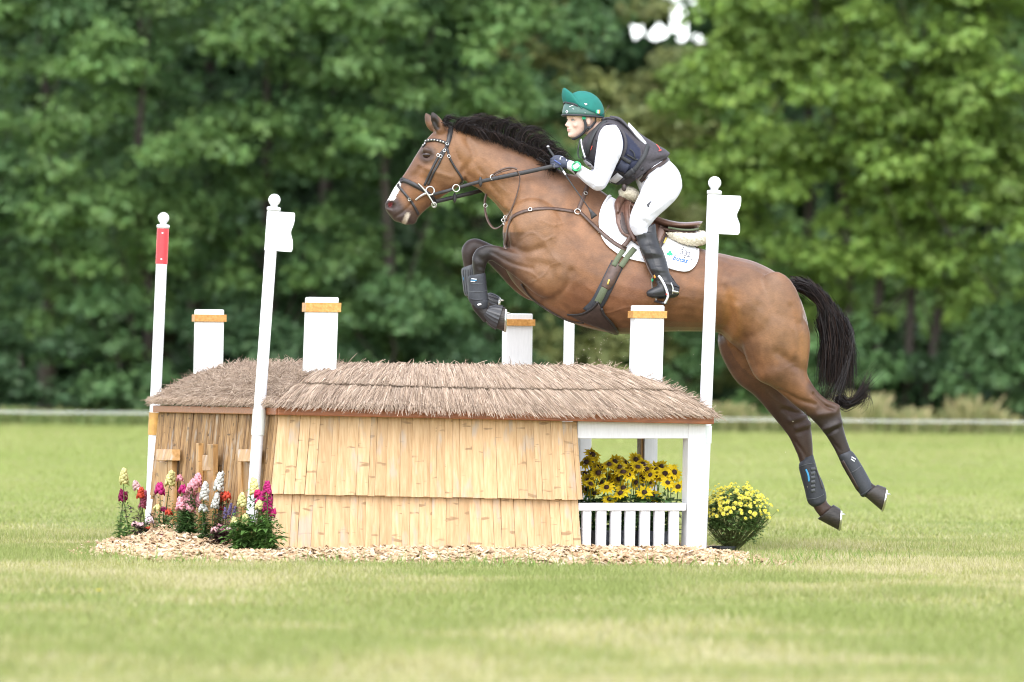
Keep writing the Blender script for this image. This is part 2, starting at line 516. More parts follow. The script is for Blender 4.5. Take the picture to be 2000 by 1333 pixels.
def chips():
    mb = MB()
    lo, hi = BED.min(0), BED.max(0)
    gx, gy = np.meshgrid(np.linspace(lo[0] - .1, hi[0] + .1, 130), np.linspace(lo[1] - .1, hi[1] + .1, 110))
    z = mound(gx, gy) - 0.004
    q = ~inside(gx.ravel(), gy.ravel(), BED)
    z.ravel()[q] -= 0.02
    nx = 130
    ii = (np.arange(109)[:, None] * nx + np.arange(129)[None]).ravel()
    mb.add(np.column_stack([gx.ravel(), gy.ravel(), z.ravel()]), np.column_stack([ii, ii + 1, ii + nx + 1, ii + nx]), 0, (0.26, 0.18, 0.10))
    n = 21000
    X = lo[0] - .15 + (hi[0] - lo[0] + .3) * rng.random(n); Y = lo[1] - .15 + (hi[1] - lo[1] + .3) * rng.random(n)
    jx, jy, _ = toJ(np.column_stack([X, Y, 0 * X]))
    ins = inside(X, Y, BED)
    ed = edge_dist(X, Y, BED)
    k = (ins | ((ed < 0.12) & (rng.random(n) < 0.12))) & ~((jx > 0.1) & (jx < 1.7) & (jy > 0.15) & (jy < 2.2))
    k &= (Y < 31.6) | (rng.random(n) < 0.55)
    X, Y = X[k], Y[k]; n = len(X)
    L = 0.012 + 0.026 * rng.random(n) ** 1.4; W = 0.006 + 0.008 * rng.random(n); T = 0.0015 + 0.003 * rng.random(n)
    a = rng.random(n) * 2 * math.pi
    tl = (rng.random(n) - 0.5) * 1.1; tr = (rng.random(n) - 0.5) * 1.3
    ax = np.column_stack([np.cos(a) * np.cos(tl), np.sin(a) * np.cos(tl), np.sin(tl)])
    sy = np.column_stack([-np.sin(a), np.cos(a), np.tan(tr)]); sy /= np.linalg.norm(sy, axis=1)[:, None]
    nz_ = np.cross(ax, sy)
    c = np.column_stack([X, Y, mound(X, Y) + 0.004 + 0.012 * rng.random(n)])
    tp = (0.55 + 0.45 * rng.random(n))[:, None]
    A, B, C = ax * L[:, None], sy * W[:, None], nz_ * T[:, None]
    V = np.stack([c - A - B * tp - C, c + A - B - C, c + A + B * tp - C, c - A + B - C, c - A - B * tp + C, c + A - B + C, c + A + B * tp + C, c - A + B + C], 1).reshape(-1, 3)
    off = (np.arange(n) * 8)[:, None, None]
    Fc = (np.array([(4, 5, 6, 7), (0, 1, 5, 4), (1, 2, 6, 5), (2, 3, 7, 6), (3, 0, 4, 7)])[None] + off).reshape(-1, 4)
    pal = np.array([(0.46, 0.32, 0.19), (0.55, 0.41, 0.27), (0.36, 0.235, 0.13), (0.62, 0.50, 0.36), (0.22, 0.14, 0.08)])
    cc = pal[rng.choice(5, n, p=[.34, .28, .18, .14, .06])] * (0.85 + 0.3 * rng.random(n))[:, None]
    mb.add(V, Fc, 0, np.repeat(cc, 8, 0))
    o = mb.build('wood_chips', M['chips'], col=True, kind='stuff')
    tag(o, 'bed of pale wood chips heaped round the foot of the thatched jump', 'wood chips')
chips()

# ------------------------------------------------------------------ grass
def off_bed(X, Y):
    ins = inside(X, Y, BED)
    return ~(ins & (edge_dist(X, Y, BED) > 0.04 + 0.10 * rng.random(len(X)) ** 3))
parts = [grass_blades(270000, 25.5, 35, 0.018, 0.05, 0.0032, keep=off_bed), grass_blades(105000, 15, 25.5, 0.02, 0.055, 0.004),
         grass_blades(110000, 35, 56, 0.02, 0.05, 0.006), grass_blades(40000, 56, 76, 0.02, 0.06, 0.012)]
# longer tufts by the edge of the chips
def tufts():
    T = []
    spots = [(985, 29.2, 70), (960, 29.3, 60), (1035, 29.25, 50), (620, 29.3, 40), (350, 29.2, 40), (260, 29.4, 40), (1290, 29.35, 50), (1420, 29.3, 60), (1500, 29.6, 60), (1530, 30.3, 60), (1550, 31.2, 50),
             (800, 29.3, 30), (860, 29.3, 30), (1150, 29.3, 40), (700, 29.2, 30), (455, 29.15, 30), (230, 30.3, 30), (1600, 30.5, 60), (1700, 31, 60)]
    for px, D, n in spots:
        q = ground_at(px, D)
        V, Fc, c = grass_blades(n, 0, 1, 0.05, 0.105, 0.0035)
        b = V.reshape(-1, 3, 3)
        sh = np.column_stack([q[0] + rng.normal(0, 0.13, n), q[1] + rng.normal(0, 0.10, n)])
        o = b.mean(1)[:, :2] * 0 + b[:, :2].mean(1)[:, :2]
        b[:, :, 0] += (sh[:, 0] - o[:, 0])[:, None]; b[:, :, 1] += (sh[:, 1] - o[:, 1])[:, None]
        b[:, :, 2] -= b[:, 0, 2][:, None] - gz(sh[:, 0], sh[:, 1])[:, None]
        T.append((b.reshape(-1, 3), Fc, c * np.array([0.75, 0.95, 0.7])))
    return T
parts += tufts()
off = 0; FV, FF, FC = [], [], []
for V, Fc, c in parts:
    FV.append(V); FF.append(Fc + off); FC.append(c); off += len(V)
tag(obj('grass', np.concatenate(FV), np.concatenate(FF), M['grass'], col=np.concatenate(FC), kind='stuff'), 'short sunlit lawn grass with straw coloured dry patches', 'grass')

# a few small flowers in the lawn
def lawn_flower(px, D, c, label):
    q = ground_at(px, D); z = float(gz(q[0], q[1]))
    t = thing('lawn_flower', label, 'flower', (q[0], q[1], z))
    mb = MB()
    for k in range(9):
        a = k / 9 * 2 * math.pi
        d = np.array([math.cos(a), math.sin(a), 0.25]); s = np.array([-math.sin(a), math.cos(a), 0])
        b = np.array([q[0], q[1], z + 0.055])
        mb.add([b, b + d * .012 + s * .005, b + d * .019, b + d * .012 - s * .005], [(0, 1, 2, 3)], 0, c)
    mb.build('bloom', M['petal'], t, col=True)
    V, Fc = tube([(q[0], q[1], z), (q[0], q[1], z + .055)], .0015, 5)
    obj('stem', V, Fc, M['leaf'], t, col=np.tile((.1, .18, .04), (len(V), 1)))
lawn_flower(205, 24.0, (0.85, 0.7, 0.03), 'small yellow flower alone in the front lawn')

# ------------------------------------------------------------------ trees, bushes and long grass beyond the tape
def leaf_quads(C, N, size, droop=0.25, asp=0.62):
    n = len(C)
    r = rng.normal(size=(n, 3))
    t = np.cross(N, r); t /= np.linalg.norm(t, axis=1)[:, None] + 1e-9
    s = np.cross(N, t)
    L = (size * (0.65 + 0.7 * rng.random(n)))[:, None]
    a = C - t * L * 0.5; b = C + t * L * 0.5 - N * L * droop
    l = C + s * L * asp * 0.5 + N * L * 0.06 - t * L * 0.06; r_ = C - s * L * asp * 0.5 + N * L * 0.06 - t * L * 0.06
    V = np.stack([a, r_, b, l], 1).reshape(-1, 3)
    return V, np.arange(4 * n).reshape(-1, 4)

def crown_cloud(centres, radii, per, size, base, var=0.22, flat=0.95, warm=0.5):
    Cs, Ns, Cl = [], [], []
    for c, r, k in zip(centres, radii, per):
        d = rng.normal(size=(k, 3)); d /= np.linalg.norm(d, axis=1)[:, None]
        d[:, 2] = np.where(d[:, 2] < -.25, -d[:, 2] * rng.random(k), d[:, 2])
        rr = r * (0.62 + 0.38 * rng.random(k) ** 0.6)
        lump = 0.72 + 0.28 * np.sin(d[:, 0] * 4 + c[0] * 3) * np.sin(d[:, 2] * 5 + c[2] * 2) + 0.2 * np.sin(d[:, 1] * 6 + c[1])
        p = c + d * (rr * lump)[:, None] * np.array([1, 1, flat])
        n = d * 0.8 + np.array([0, -0.15, 0.7]) + rng.normal(size=(k, 3)) * 0.42
        n /= np.linalg.norm(n, axis=1)[:, None]
        Cs.append(p); Ns.append(n)
        b = np.asarray(base) * (1 + var * rng.normal() * 0.6)
        u = rng.random(k)[:, None]
        col = b * (0.75 + 0.5 * rng.random((k, 1))) * (1 + np.array([0.45, 0.12, -0.1]) * warm * (u - 0.3))
        Cl.append(np.clip(col, 0.005, 0.6))
    return np.concatenate(Cs), np.concatenate(Ns), np.concatenate(Cl)

def tree(name, label, px, D, hgt, rad, base, ncl, nleaf, size=0.125, low=0.12, cr=(0.36, 0.72), group='trees in the wood behind the field', trunk_r=0.11, ntr=1, lean=0.0, seed=None, squash=0.8, cat='tree'):
    q = P(px, Y0PX, D)
    x0, y0 = q[0], q[1]
    z0 = float(gz(x0, y0))
    t = thing(name, label, cat, (x0, y0, z0), 0, group)
    C = []
    while len(C) < ncl:
        d = rng.normal(size=3); d /= np.linalg.norm(d)
        d[1] = -abs(d[1]) if rng.random() < 0.72 else d[1]
        f = 0.45 + 0.55 * rng.random() ** 0.5
        zc = hgt * (low + (1 - low) * 0.5); zr = hgt * (1 - low) * 0.5
        C.append(np.array([x0 + d[0] * rad * f + lean * (d[2]), y0 + d[1] * rad * f * squash, z0 + zc + d[2] * zr * f]))
    C = np.array(C)
    if D > 70 and hgt > 4:
        pc = PROJ(C); C = C[(((pc[:, 0] - 1345) / 62) ** 2 + ((pc[:, 1] - 45) / 100) ** 2) > 1]
        ncl = len(C)
    R = cr[0] + (cr[1] - cr[0]) * rng.random(ncl)
    per = np.maximum(20, (nleaf * R ** 2 / (R ** 2).sum()).astype(int))
    Cs, Ns, Cl = crown_cloud(C, R, per, size, base)
    k = Cs[:, 2] > z0 + 0.05
    V, Fc = leaf_quads(Cs[k], Ns[k], size)
    o = obj('crown', V, Fc, M['leaf'], t, col=np.repeat(Cl[k], 4, 0))
    mb = MB()
    for i in range(ntr):
        dx = (i - (ntr - 1) / 2) * 0.28
        top = np.array([x0 + lean * 0.6 + dx * 2.2, y0, z0 + hgt * 0.72])
        pts = [np.array([x0 + dx, y0, z0 - 0.1])]
        for s in (0.25, 0.5, 0.75, 1.0):
            pts.append(pts[0] * (1 - s) + top * s + np.array([rng.normal() * 0.09, rng.normal() * 0.09, 0]))
        mb.add(*tube(pts, [trunk_r * 1.25, trunk_r, trunk_r * .8, trunk_r * .55, trunk_r * .25], 9, 3))
        for c in C[i::ntr][:5]:
            s = float(np.clip((c[2] - z0) / hgt - 0.18, 0.1, 0.7))
            a = pts[0] * (1 - s) + top * s
            mid = (a + c) / 2 + np.array([0, 0, -0.12 + 0.2 * rng.random()])
            mb.add(*tube([a, mid, c], [trunk_r * .28, trunk_r * .18, 0.01], 5, 2))
    mb.build('trunk', M['bark'], t, smooth=True)
    return t

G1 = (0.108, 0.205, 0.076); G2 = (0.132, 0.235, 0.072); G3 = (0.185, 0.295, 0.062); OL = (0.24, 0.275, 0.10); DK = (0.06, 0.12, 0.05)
FRONT = [  # label, px, D, height, radius, colour, clumps, leaves, low, trunks
    ('broad leafy tree at the left edge of the wood with bare lower trunk', -20, 80.0, 8.4, 2.3, G1, 46, 11000, .30, 1),
    ('bushy green tree second from the left behind the red flag pole', 265, 79.3, 8.6, 2.2, G2, 46, 11000, .20, 1),
    ('dark green tree behind the middle white flag pole', 520, 80.6, 8.8, 2.0, G1, 40, 10000, .24, 1),
    ('tall leafy tree directly behind the head of the horse', 745, 79.6, 8.6, 2.1, G2, 44, 11000, .2, 1),
    ('dense green tree behind the neck and mane of the horse', 960, 81.0, 8.6, 1.9, G1, 40, 9000, .2, 1),
    ('olive yellow tree set back behind the rider', 1120, 86.5, 7.6, 1.5, OL, 38, 9000, .05, 1),
    ('bright green tree right of the white flag beside the sky gap', 1570, 80.2, 8.2, 1.8, G3, 42, 11000, .22, 1),
    ('yellow green tree with several pale stems behind the tail', 1745, 79.5, 8.6, 2.3, G3, 50, 12000, .26, 4),
    ('bright leafy tree at the right edge of the wood', 2010, 79.0, 8.6, 2.1, G3, 44, 11000, .2, 1),
]
for lb, px, D, hg, rd, c, nc, nl, lw, nt in FRONT:
    tree('broadleaf_tree', lb, px, D, hg, rd * 1.18, c, int(nc * 2.0), int(nl * 1.9), low=lw - .11, ntr=nt, trunk_r=0.07 if nt > 1 else 0.085)
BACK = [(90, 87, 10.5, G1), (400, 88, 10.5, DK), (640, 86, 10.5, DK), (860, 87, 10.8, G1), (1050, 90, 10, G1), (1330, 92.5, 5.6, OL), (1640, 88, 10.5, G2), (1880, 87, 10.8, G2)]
BL = ['tall tree rising behind the gap left of the red pole', 'shadowed dark tree filling the gap over the back left chimney', 'dark tree in the gap between the middle pole and the horse', 'tall tree in the second row over the horse head',
      'tall green tree in the second row left of the rider', 'low olive tree under the patch of open sky', 'tall tree in the second row over the croup', 'tall tree in the second row near the right edge']
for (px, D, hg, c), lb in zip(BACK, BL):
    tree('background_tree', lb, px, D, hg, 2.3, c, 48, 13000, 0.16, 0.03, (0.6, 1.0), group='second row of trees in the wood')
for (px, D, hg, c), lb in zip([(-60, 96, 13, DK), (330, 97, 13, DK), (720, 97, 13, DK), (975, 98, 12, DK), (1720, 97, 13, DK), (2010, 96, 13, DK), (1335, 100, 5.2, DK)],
                              ['dark tree deep in the wood at the far left', 'dark tree deep in the wood behind the red pole', 'dark tree deep in the wood behind the horse head', 'dark tree deep in the wood behind the rider',
                               'dark tree deep in the wood above the croup', 'dark tree deep in the wood at the far right', 'low dark tree deep in the wood below the sky gap']):
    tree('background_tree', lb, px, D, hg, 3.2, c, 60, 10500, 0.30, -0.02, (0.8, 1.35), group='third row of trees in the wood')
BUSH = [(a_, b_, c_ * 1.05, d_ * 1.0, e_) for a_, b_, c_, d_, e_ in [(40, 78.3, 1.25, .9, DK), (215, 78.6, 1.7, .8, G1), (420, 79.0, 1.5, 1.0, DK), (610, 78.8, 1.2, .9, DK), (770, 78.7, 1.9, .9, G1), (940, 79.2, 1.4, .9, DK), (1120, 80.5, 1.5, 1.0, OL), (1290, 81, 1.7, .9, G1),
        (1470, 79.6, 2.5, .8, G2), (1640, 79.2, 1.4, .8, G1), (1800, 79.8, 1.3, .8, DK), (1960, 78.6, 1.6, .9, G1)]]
BSL = ['low dark bush at the left end of the hedge', 'round green bush behind the red flag pole', 'dark bush behind the back left chimney', 'dark low bush behind the front left chimney', 'green bush under the tree behind the horse head',
       'shaded bush behind the tucked forelegs', 'olive bush behind the belly of the horse', 'green bush behind the front right chimney', 'tall green bush behind the croup of the horse', 'green bush behind the tail',
       'shaded bush between the pale stems', 'green bush at the right end of the hedge']
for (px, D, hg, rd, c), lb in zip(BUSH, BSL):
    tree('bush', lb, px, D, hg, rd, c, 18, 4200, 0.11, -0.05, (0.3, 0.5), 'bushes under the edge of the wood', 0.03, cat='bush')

def long_grass():
    n = 14000
    X = (rng.random(n) * 2 - 1) * 8.2
    Y = 76.3 + 1.7 * rng.random(n) + 0.3 * vnoise(X, X * 0, 1.1, 4)
    px = 1000 + X / Y * F
    right = np.clip((px - 1320) / 120, 0, 1)
    clump = vnoise(X, Y * 0, 0.35, 31)
    h = (0.09 + 0.10 * rng.random(n)) * (1 - right) + right * (0.2 + 0.5 * rng.random(n) * clump) * .8
    h *= 0.6 + 0.8 * clump
    a = rng.random(n) * math.pi
    base = np.column_stack([X, Y, gz(X, Y) - .02])
    side = np.column_stack([np.cos(a), np.sin(a), 0 * a]) * 0.014
    bend = np.column_stack([rng.normal(0, .22, n), rng.normal(0, .22, n), np.ones(n)])
    mid = base + bend * (h * 0.55)[:, None]
    tip = base + bend * np.array([1.5, 1.5, 1]) * h[:, None]
    V = np.stack([base - side, base + side, mid + side * .9, mid - side * .9, tip + side * 1.5, tip - side * 1.5], 1).reshape(-1, 3)
    o = (np.arange(n) * 6)[:, None, None]
    Fc = (np.array([(0, 1, 2, 3), (3, 2, 4, 5)])[None] + o).reshape(-1, 4)
    g = np.array([0.16, 0.22, 0.07]); s = np.array([0.46, 0.38, 0.20])
    t = np.clip(rng.random(n) * 0.8 + clump * 0.5 - 0.72 + 0.6 * right, 0, 1)[:, None]
    c0 = g * (1 - t * .5) + s * t * .5; c1 = g * (1 - t) + s * t
    c = np.stack([c0, c0, c0, c0, c1, c1], 1).reshape(-1, 3)
    tag(obj('long_grass', V, Fc, M['grass'], col=c, kind='stuff'), 'strip of tall seeding grass along the foot of the wood', 'long grass')
long_grass()

def far_wood():
    n = 36
    C = np.column_stack([np.linspace(-15, 15, n), 104 + rng.normal(size=n), 2 + 0 * np.arange(n)])
    C = np.concatenate([C + (rng.normal() * .5, 0, z) for z in (-1.9, -.8, .6, 2.4, 4.2, 6.0, 7.8, 9.6)])
    C = np.concatenate([C, C + (.42, 3, .9)])
    pc = PROJ(C); e_ = ((pc[:, 0] - 1345) / 118) ** 2 + ((pc[:, 1] - 40) / 150) ** 2
    C = C[(e_ > 1) | ((e_ > .2) & (rng.random(len(C)) < .3))]
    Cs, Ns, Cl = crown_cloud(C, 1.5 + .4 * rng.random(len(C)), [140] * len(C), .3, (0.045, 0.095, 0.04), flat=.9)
    V, Fc = leaf_quads(Cs, Ns, .78)
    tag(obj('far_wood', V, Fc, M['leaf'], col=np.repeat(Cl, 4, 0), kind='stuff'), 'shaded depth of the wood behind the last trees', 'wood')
far_wood()

# white tape along the far side of the lawn
tp = thing('boundary_tape', 'white plastic boundary tape stretched along the far edge of the lawn', 'tape', tuple(P(1000, 816, 55)))
mbt = MB()
zt = P(1000, 815, 55)[2]
seg = np.linspace(-16, 16, 40)
for dz in (-0.0085, 0.0085):
    q = [np.array([x, 55, zt + dz + 0.004 * math.sin(x * 3 + dz * 90)]) for x in seg]
    mbt.add(*tube(q, 0.0026, 6, flat=0.5))
mbt.build('tape', M['white_paint'], tp, smooth=True)
for x in (-15.9, 15.9):
    obj('post', *tube([(x, 55.02, 0.1), (x, 55.02, zt + .12)], .02, 8), M['white_paint'], tp)
# ------------------------------------------------------------------ the thatched jump
jump = thing('thatched_jump', 'cross-country jump shaped like a thatched cottage with bamboo walls and four white chimneys', 'jump', tuple(OJ), AL)
def lerp(a, b, t): return np.asarray(a, dtype=float) * (1 - t) + np.asarray(b, dtype=float) * t

def board(TL, TR, BL_, BR_, yt, yb, depth, crown=0.005, name='plank', mat=None, parent=None, jit=0.0, pyj=2.0):
    """one plank between two image edges, standing in the jump's frame, its face gently rounded"""
    V = []
    bt = rng.uniform(-pyj, pyj)
    for s in (0, 0.5, 1):
        y = yt * (1 - s) + yb * s + jit
        l = lerp(TL, BL_, s); r = lerp(TR, BR_, s)
        w = 0.015 * (r - l) + 0.08
        l = l + w * 0.6; r = r - w * 0.6
        if s == 1: l = l + (0, bt); r = r + (0, bt + rng.uniform(-.5, .5))
        wob = rng.uniform(-0.5, 0.5, 2)
        pl = Jpx(l[0] + wob[0], l[1], y); pr = Jpx(r[0] + wob[1], r[1], y); pm = (pl + pr) / 2 - VJ * crown
        V += [pl, pm, pr, pr + VJ * depth, pl + VJ * depth]
    Fc = []
    for k in (0, 5):
        for j in range(5):
            a, b = k + j, k + (j + 1) % 5
            Fc.append((a, b, b + 5, a + 5))
    Fc += [(4, 3, 2, 1, 0), (10, 11, 12, 13, 14)]
    # plank's own origin at its foot so that its grain follows it
    return obj(name, V, [f[::-1] for f in Fc], mat, parent)

wall = MB()
for (tl, tr, br, bl, y0, y1) in (((546, 812), (1126, 828), (1132, 1092), (530, 1092), 0.075, 0.02),):
    a = [Jpx(*tl, y0), Jpx(*tr, y0), Jpx(*br, y1), Jpx(*bl, y1)]
    wall.add(a + [p + VJ * 0.02 for p in a], [(0, 1, 2, 3), (7, 6, 5, 4), (0, 4, 5, 1), (1, 5, 6, 2), (2, 6, 7, 3), (3, 7, 4, 0)])
front = wall.build('front_wall', M['backing'], jump)
def row(parent, TL, TR, BL_, BR_, n, yt, yb, depth, mat, name='plank', crown=0.005, spread=0.45, first=None, pyj=0.8):
    w = 1 + spread * (rng.random(n) - 0.5) * 2
    if first: w[0] = first
    e = np.concatenate([[0], np.cumsum(w)]) / w.sum()
    for i in range(n):
        board(lerp(TL, TR, e[i]), lerp(TL, TR, e[i + 1]), lerp(BL_, BR_, e[i]), lerp(BL_, BR_, e[i + 1]), yt, yb, depth, crown, name, mat, parent, rng.uniform(-.003, .003), pyj)
row(front, (545, 808), (1126, 824), (530, 965), (1138, 977), 32, 0.045, 0.0, 0.014, M['bamboo'])
row(front, (536, 955), (1128, 968), (526, 1096), (1138, 1098), 30, 0.035, -0.005, 0.014, M['bamboo'], first=1.9)

# left end wall: darker split cane, seen along the jump's depth
def Jx(px, py, x):
    d = P(px, py, 1.0) - CAMP
    t = (x - (CAMP - OJ) @ UJ) / (d @ UJ)
    return CAMP + t * d
side = MB()
a = [J(0.03, 0.085, 0.76), J(0.03, 2.28, 0.76), J(-0.035, 2.28, 0), J(-0.035, 0.05, 0)]
side.add(a + [p + UJ * 0.02 for p in a], [(3, 2, 1, 0), (4, 5, 6, 7), (0, 1, 5, 4), (1, 2, 6, 5), (2, 3, 7, 6), (3, 0, 4, 7)])
left = side.build('end_wall', M['backing'], jump)
def slat(y0, y1, z0, z1, xt, xb, dep):
    V = []
    for z, x in ((z0, xb), (z1, xt)):
        ym = (y0 + y1) / 2
        for yy, xx in ((y0 + .002, x), (ym, x - 0.009), (y1 - .002, x), (y1 - .002, x + dep), (y0 + .002, x + dep)):
            V.append(J(xx, yy, z))
    Fc = [(j, (j + 1) % 5, (j + 1) % 5 + 5, j + 5) for j in range(5)] + [(4, 3, 2, 1, 0), (5, 6, 7, 8, 9)]
    return obj('slat', V, Fc, M['bamboo_dark'], left)
n = 62
e = np.concatenate([[0], np.cumsum(1 + 0.8 * (rng.random(n) - .5))]); e = 0.062 + (e / e[-1]) * 2.22
for i in range(n): slat(e[i], e[i + 1], 0.27 + rng.uniform(-.015, .015), 0.775, 0.02 + rng.uniform(-.006, .006), -0.03 + rng.uniform(-.006, .006), 0.012)
n = 44
e = np.concatenate([[0], np.cumsum(1 + 0.8 * (rng.random(n) - .5))]); e = 0.062 + (e / e[-1]) * 2.22
for i in range(n): slat(e[i], e[i + 1], 0.0, 0.30, -0.005 + rng.uniform(-.004, .004), -0.045, 0.012)
# corner cane strips between the two walls
def corner_strip(px0, px1, pxb0, pxb1, y):
    V = [Jpx(px0, 812, y), Jpx(px1, 812, y), Jpx(pxb1, 1000, y - .03), Jpx(pxb0, 1000, y - .03)]
    obj('slat', V + [v + VJ * .01 for v in V], [(0, 3, 2, 1), (4, 5, 6, 7), (0, 1, 5, 4), (1, 2, 6, 5), (2, 3, 7, 6), (3, 0, 4, 7)], M['bamboo_dark'], left)

# timber fittings on the end wall: three upright frames
def fitting(pxa, pxb, pyt, pyb, x, mat, nm, dep=0.03):
    V = [Jx(pxa, pyt, x), Jx(pxb, pyt, x), Jx(pxb, pyb, x - .02), Jx(pxa, pyb, x - .02)]
    V = V + [v + UJ * dep for v in V]
    obj(nm, V, [(0, 3, 2, 1), (4, 5, 6, 7), (0, 1, 5, 4), (1, 2, 6, 5), (2, 3, 7, 6), (3, 0, 4, 7)], mat, left, bevel=0.003)
fitting(305, 336, 878, 900, -0.075, M['wood_orange'], 'block', .05)
fitting(328, 336, 880, 1030, -0.068, M['wood_orange'], 'stile')
fitting(305, 327, 902, 1035, -0.055, M['wood_orange'], 'post')
fitting(385, 416, 889, 1040, -0.045, M['wood_orange'], 'post')
fitting(395, 411, 889, 920, -0.075, M['wood_orange'], 'block', .04)
fitting(382, 388, 866, 1040, -0.075, M['wood_orange'], 'stile')
fitting(405, 416, 868, 1045, -0.085, M['wood_orange'], 'stile')
fitting(464, 492, 878, 902, -0.075, M['wood_orange'], 'block', .05)
fitting(464, 471, 902, 1060, -0.06, M['wood_orange'], 'stile')
fitting(471, 492, 902, 1060, -0.05, M['wood_orange'], 'post')

# white timber frame of the open right half
def pxbox(px0, py0, px1, py1, y, d, name, parent=jump, mat='white_paint', bev=0.004):
    a = [Jpx(px0, py0, y), Jpx(px1, py0, y), Jpx(px1, py1, y), Jpx(px0, py1, y)]
    return obj(name, a + [p + VJ * d for p in a], [(0, 3, 2, 1), (4, 5, 6, 7), (0, 1, 5, 4), (1, 2, 6, 5), (2, 3, 7, 6), (3, 0, 4, 7)], M[mat], parent, bevel=bev)
frame = pxbox(1128, 822, 1344.5, 857, 0.055, 0.07, 'frame')
def skew(px0, px1, pb0, pb1, pyt, pyb, y, d, name, mat='white_paint', parent=jump, bev=0.004):
    a = [Jpx(px0, pyt, y), Jpx(px1, pyt, y), Jpx(pb1, pyb, y), Jpx(pb0, pyb, y)]
    V = a + [p + VJ * d for p in a]
    return obj(name, V, [(0, 3, 2, 1), (4, 5, 6, 7), (0, 1, 5, 4), (1, 2, 6, 5), (2, 3, 7, 6), (3, 0, 4, 7)], M[mat], parent, bevel=bev)
skew(1345, 1379, 1341, 1373, 826, 1090, 0.05, 0.085, 'post')
rail = pxbox(1130, 983, 1340, 998, 0.03, 0.05, 'railing')
for c0, c1 in ((1138, 1155), (1166, 1184.5), (1194, 1213.5), (1222, 1241), (1251, 1270), (1279, 1298), (1308, 1326.5)):
    skew(c0 + .5, c1 + .5, c0 - .5, c1 - 1, 998.5, 1092, 0.04, 0.03, 'baluster', parent=rail, bev=.003)
# rear posts of the open half
for px0, px1, y, m_ in ((1133, 1156, 2.0, 'white_paint'), (1259, 1285, 0.95, 'white_paint'), (1252, 1258.5, 0.97, 'wood_orange')):
    skew(px0, px1, px0 - 2, px1 - 2, 822, 1072, y, 0.06, 'post', m_)
# far wall of the closed half and the dark wall that divides it
for (x0, y0, x1, y1) in ((0.03, 2.3, 1.25, 2.28), (1.63, 0.09, 1.66, 1.2)):
    a = [J(x0, y0, 0), J(x1, y0, 0), J(x1, y1, 0), J(x0, y1, 0), J(x0, y0, .76), J(x1, y0, .76), J(x1, y1, .76), J(x0, y1, .76)]
    obj('inner_wall', a, BOXF, M['backing'], jump)

# eaves boards
def eave(p0, p1, hgt, d, nm='eaves_board'):
    p0, p1 = np.asarray(p0), np.asarray(p1)
    t = p1 - p0; nrm = np.cross(ZJ, t); nrm /= np.linalg.norm(nrm)
    a = [p0, p1, p1 + nrm * d, p0 + nrm * d]
    obj(nm, a + [q + ZJ * hgt for q in a], BOXF, M['trim_red'], jump, bevel=0.004)
EF = [Jpx(544, 811, -0.03), Jpx(1395, 829, -0.03)]
eave(EF[0], EF[1], 0.048, 0.03)
EL = J(-0.02, -0.01, EF[0][2]), J(-0.02, 2.28, EF[0][2] - .005)
eave(EL[1], EL[0], 0.04, 0.03)
ER = EF[1] + VJ * .031, EF[1] + VJ * 2.4
eave(ER[0], ER[1], 0.04, 0.03)

# thatch ---------------------------------------------------------------
zE0, zE1 = EF[0][2] + 0.046, EF[1][2] + 0.046           # eaves height left, right
xE0, yE0 = -0.03, -0.045
xE1 = float((EF[1] - OJ) @ UJ) - 0.015; yE1 = 2.30
xT0, xT1, yT0, yT1, zT = 0.42, 2.03, 0.30, 2.0, 1.028
def roof_point(face, s, t):
    """s along the face 0..1, t from eaves 0 to ridge 1; the thatch bulges a little"""
    if face == 'front': e = lerp((xE0, yE0, zE0), (xE1, yE0, zE1), s); r = lerp((xT0, yT0, zT), (xT1, yT0, zT), s)
    elif face == 'left': e = lerp((xE0, yE1, zE0), (xE0, yE0, zE0), s); r = lerp((xT0, yT1, zT), (xT0, yT0, zT), s)
    elif face == 'right': e = lerp((xE1, yE0, zE1), (xE1, yE1, zE1), s); r = lerp((xT1, yT0, zT), (xT1, yT1, zT), s)
    else: e = lerp((xE1, yE1, zE1), (xE0, yE1, zE0), s); r = lerp((xT1, yT1, zT), (xT0, yT1, zT), s)
    p = lerp(e, r, t)
    p[2] += 0.045 * math.sin(math.pi * min(1, t) ** 0.8) * (0.8 if face in ('front', 'back') else 1.0)
    return p
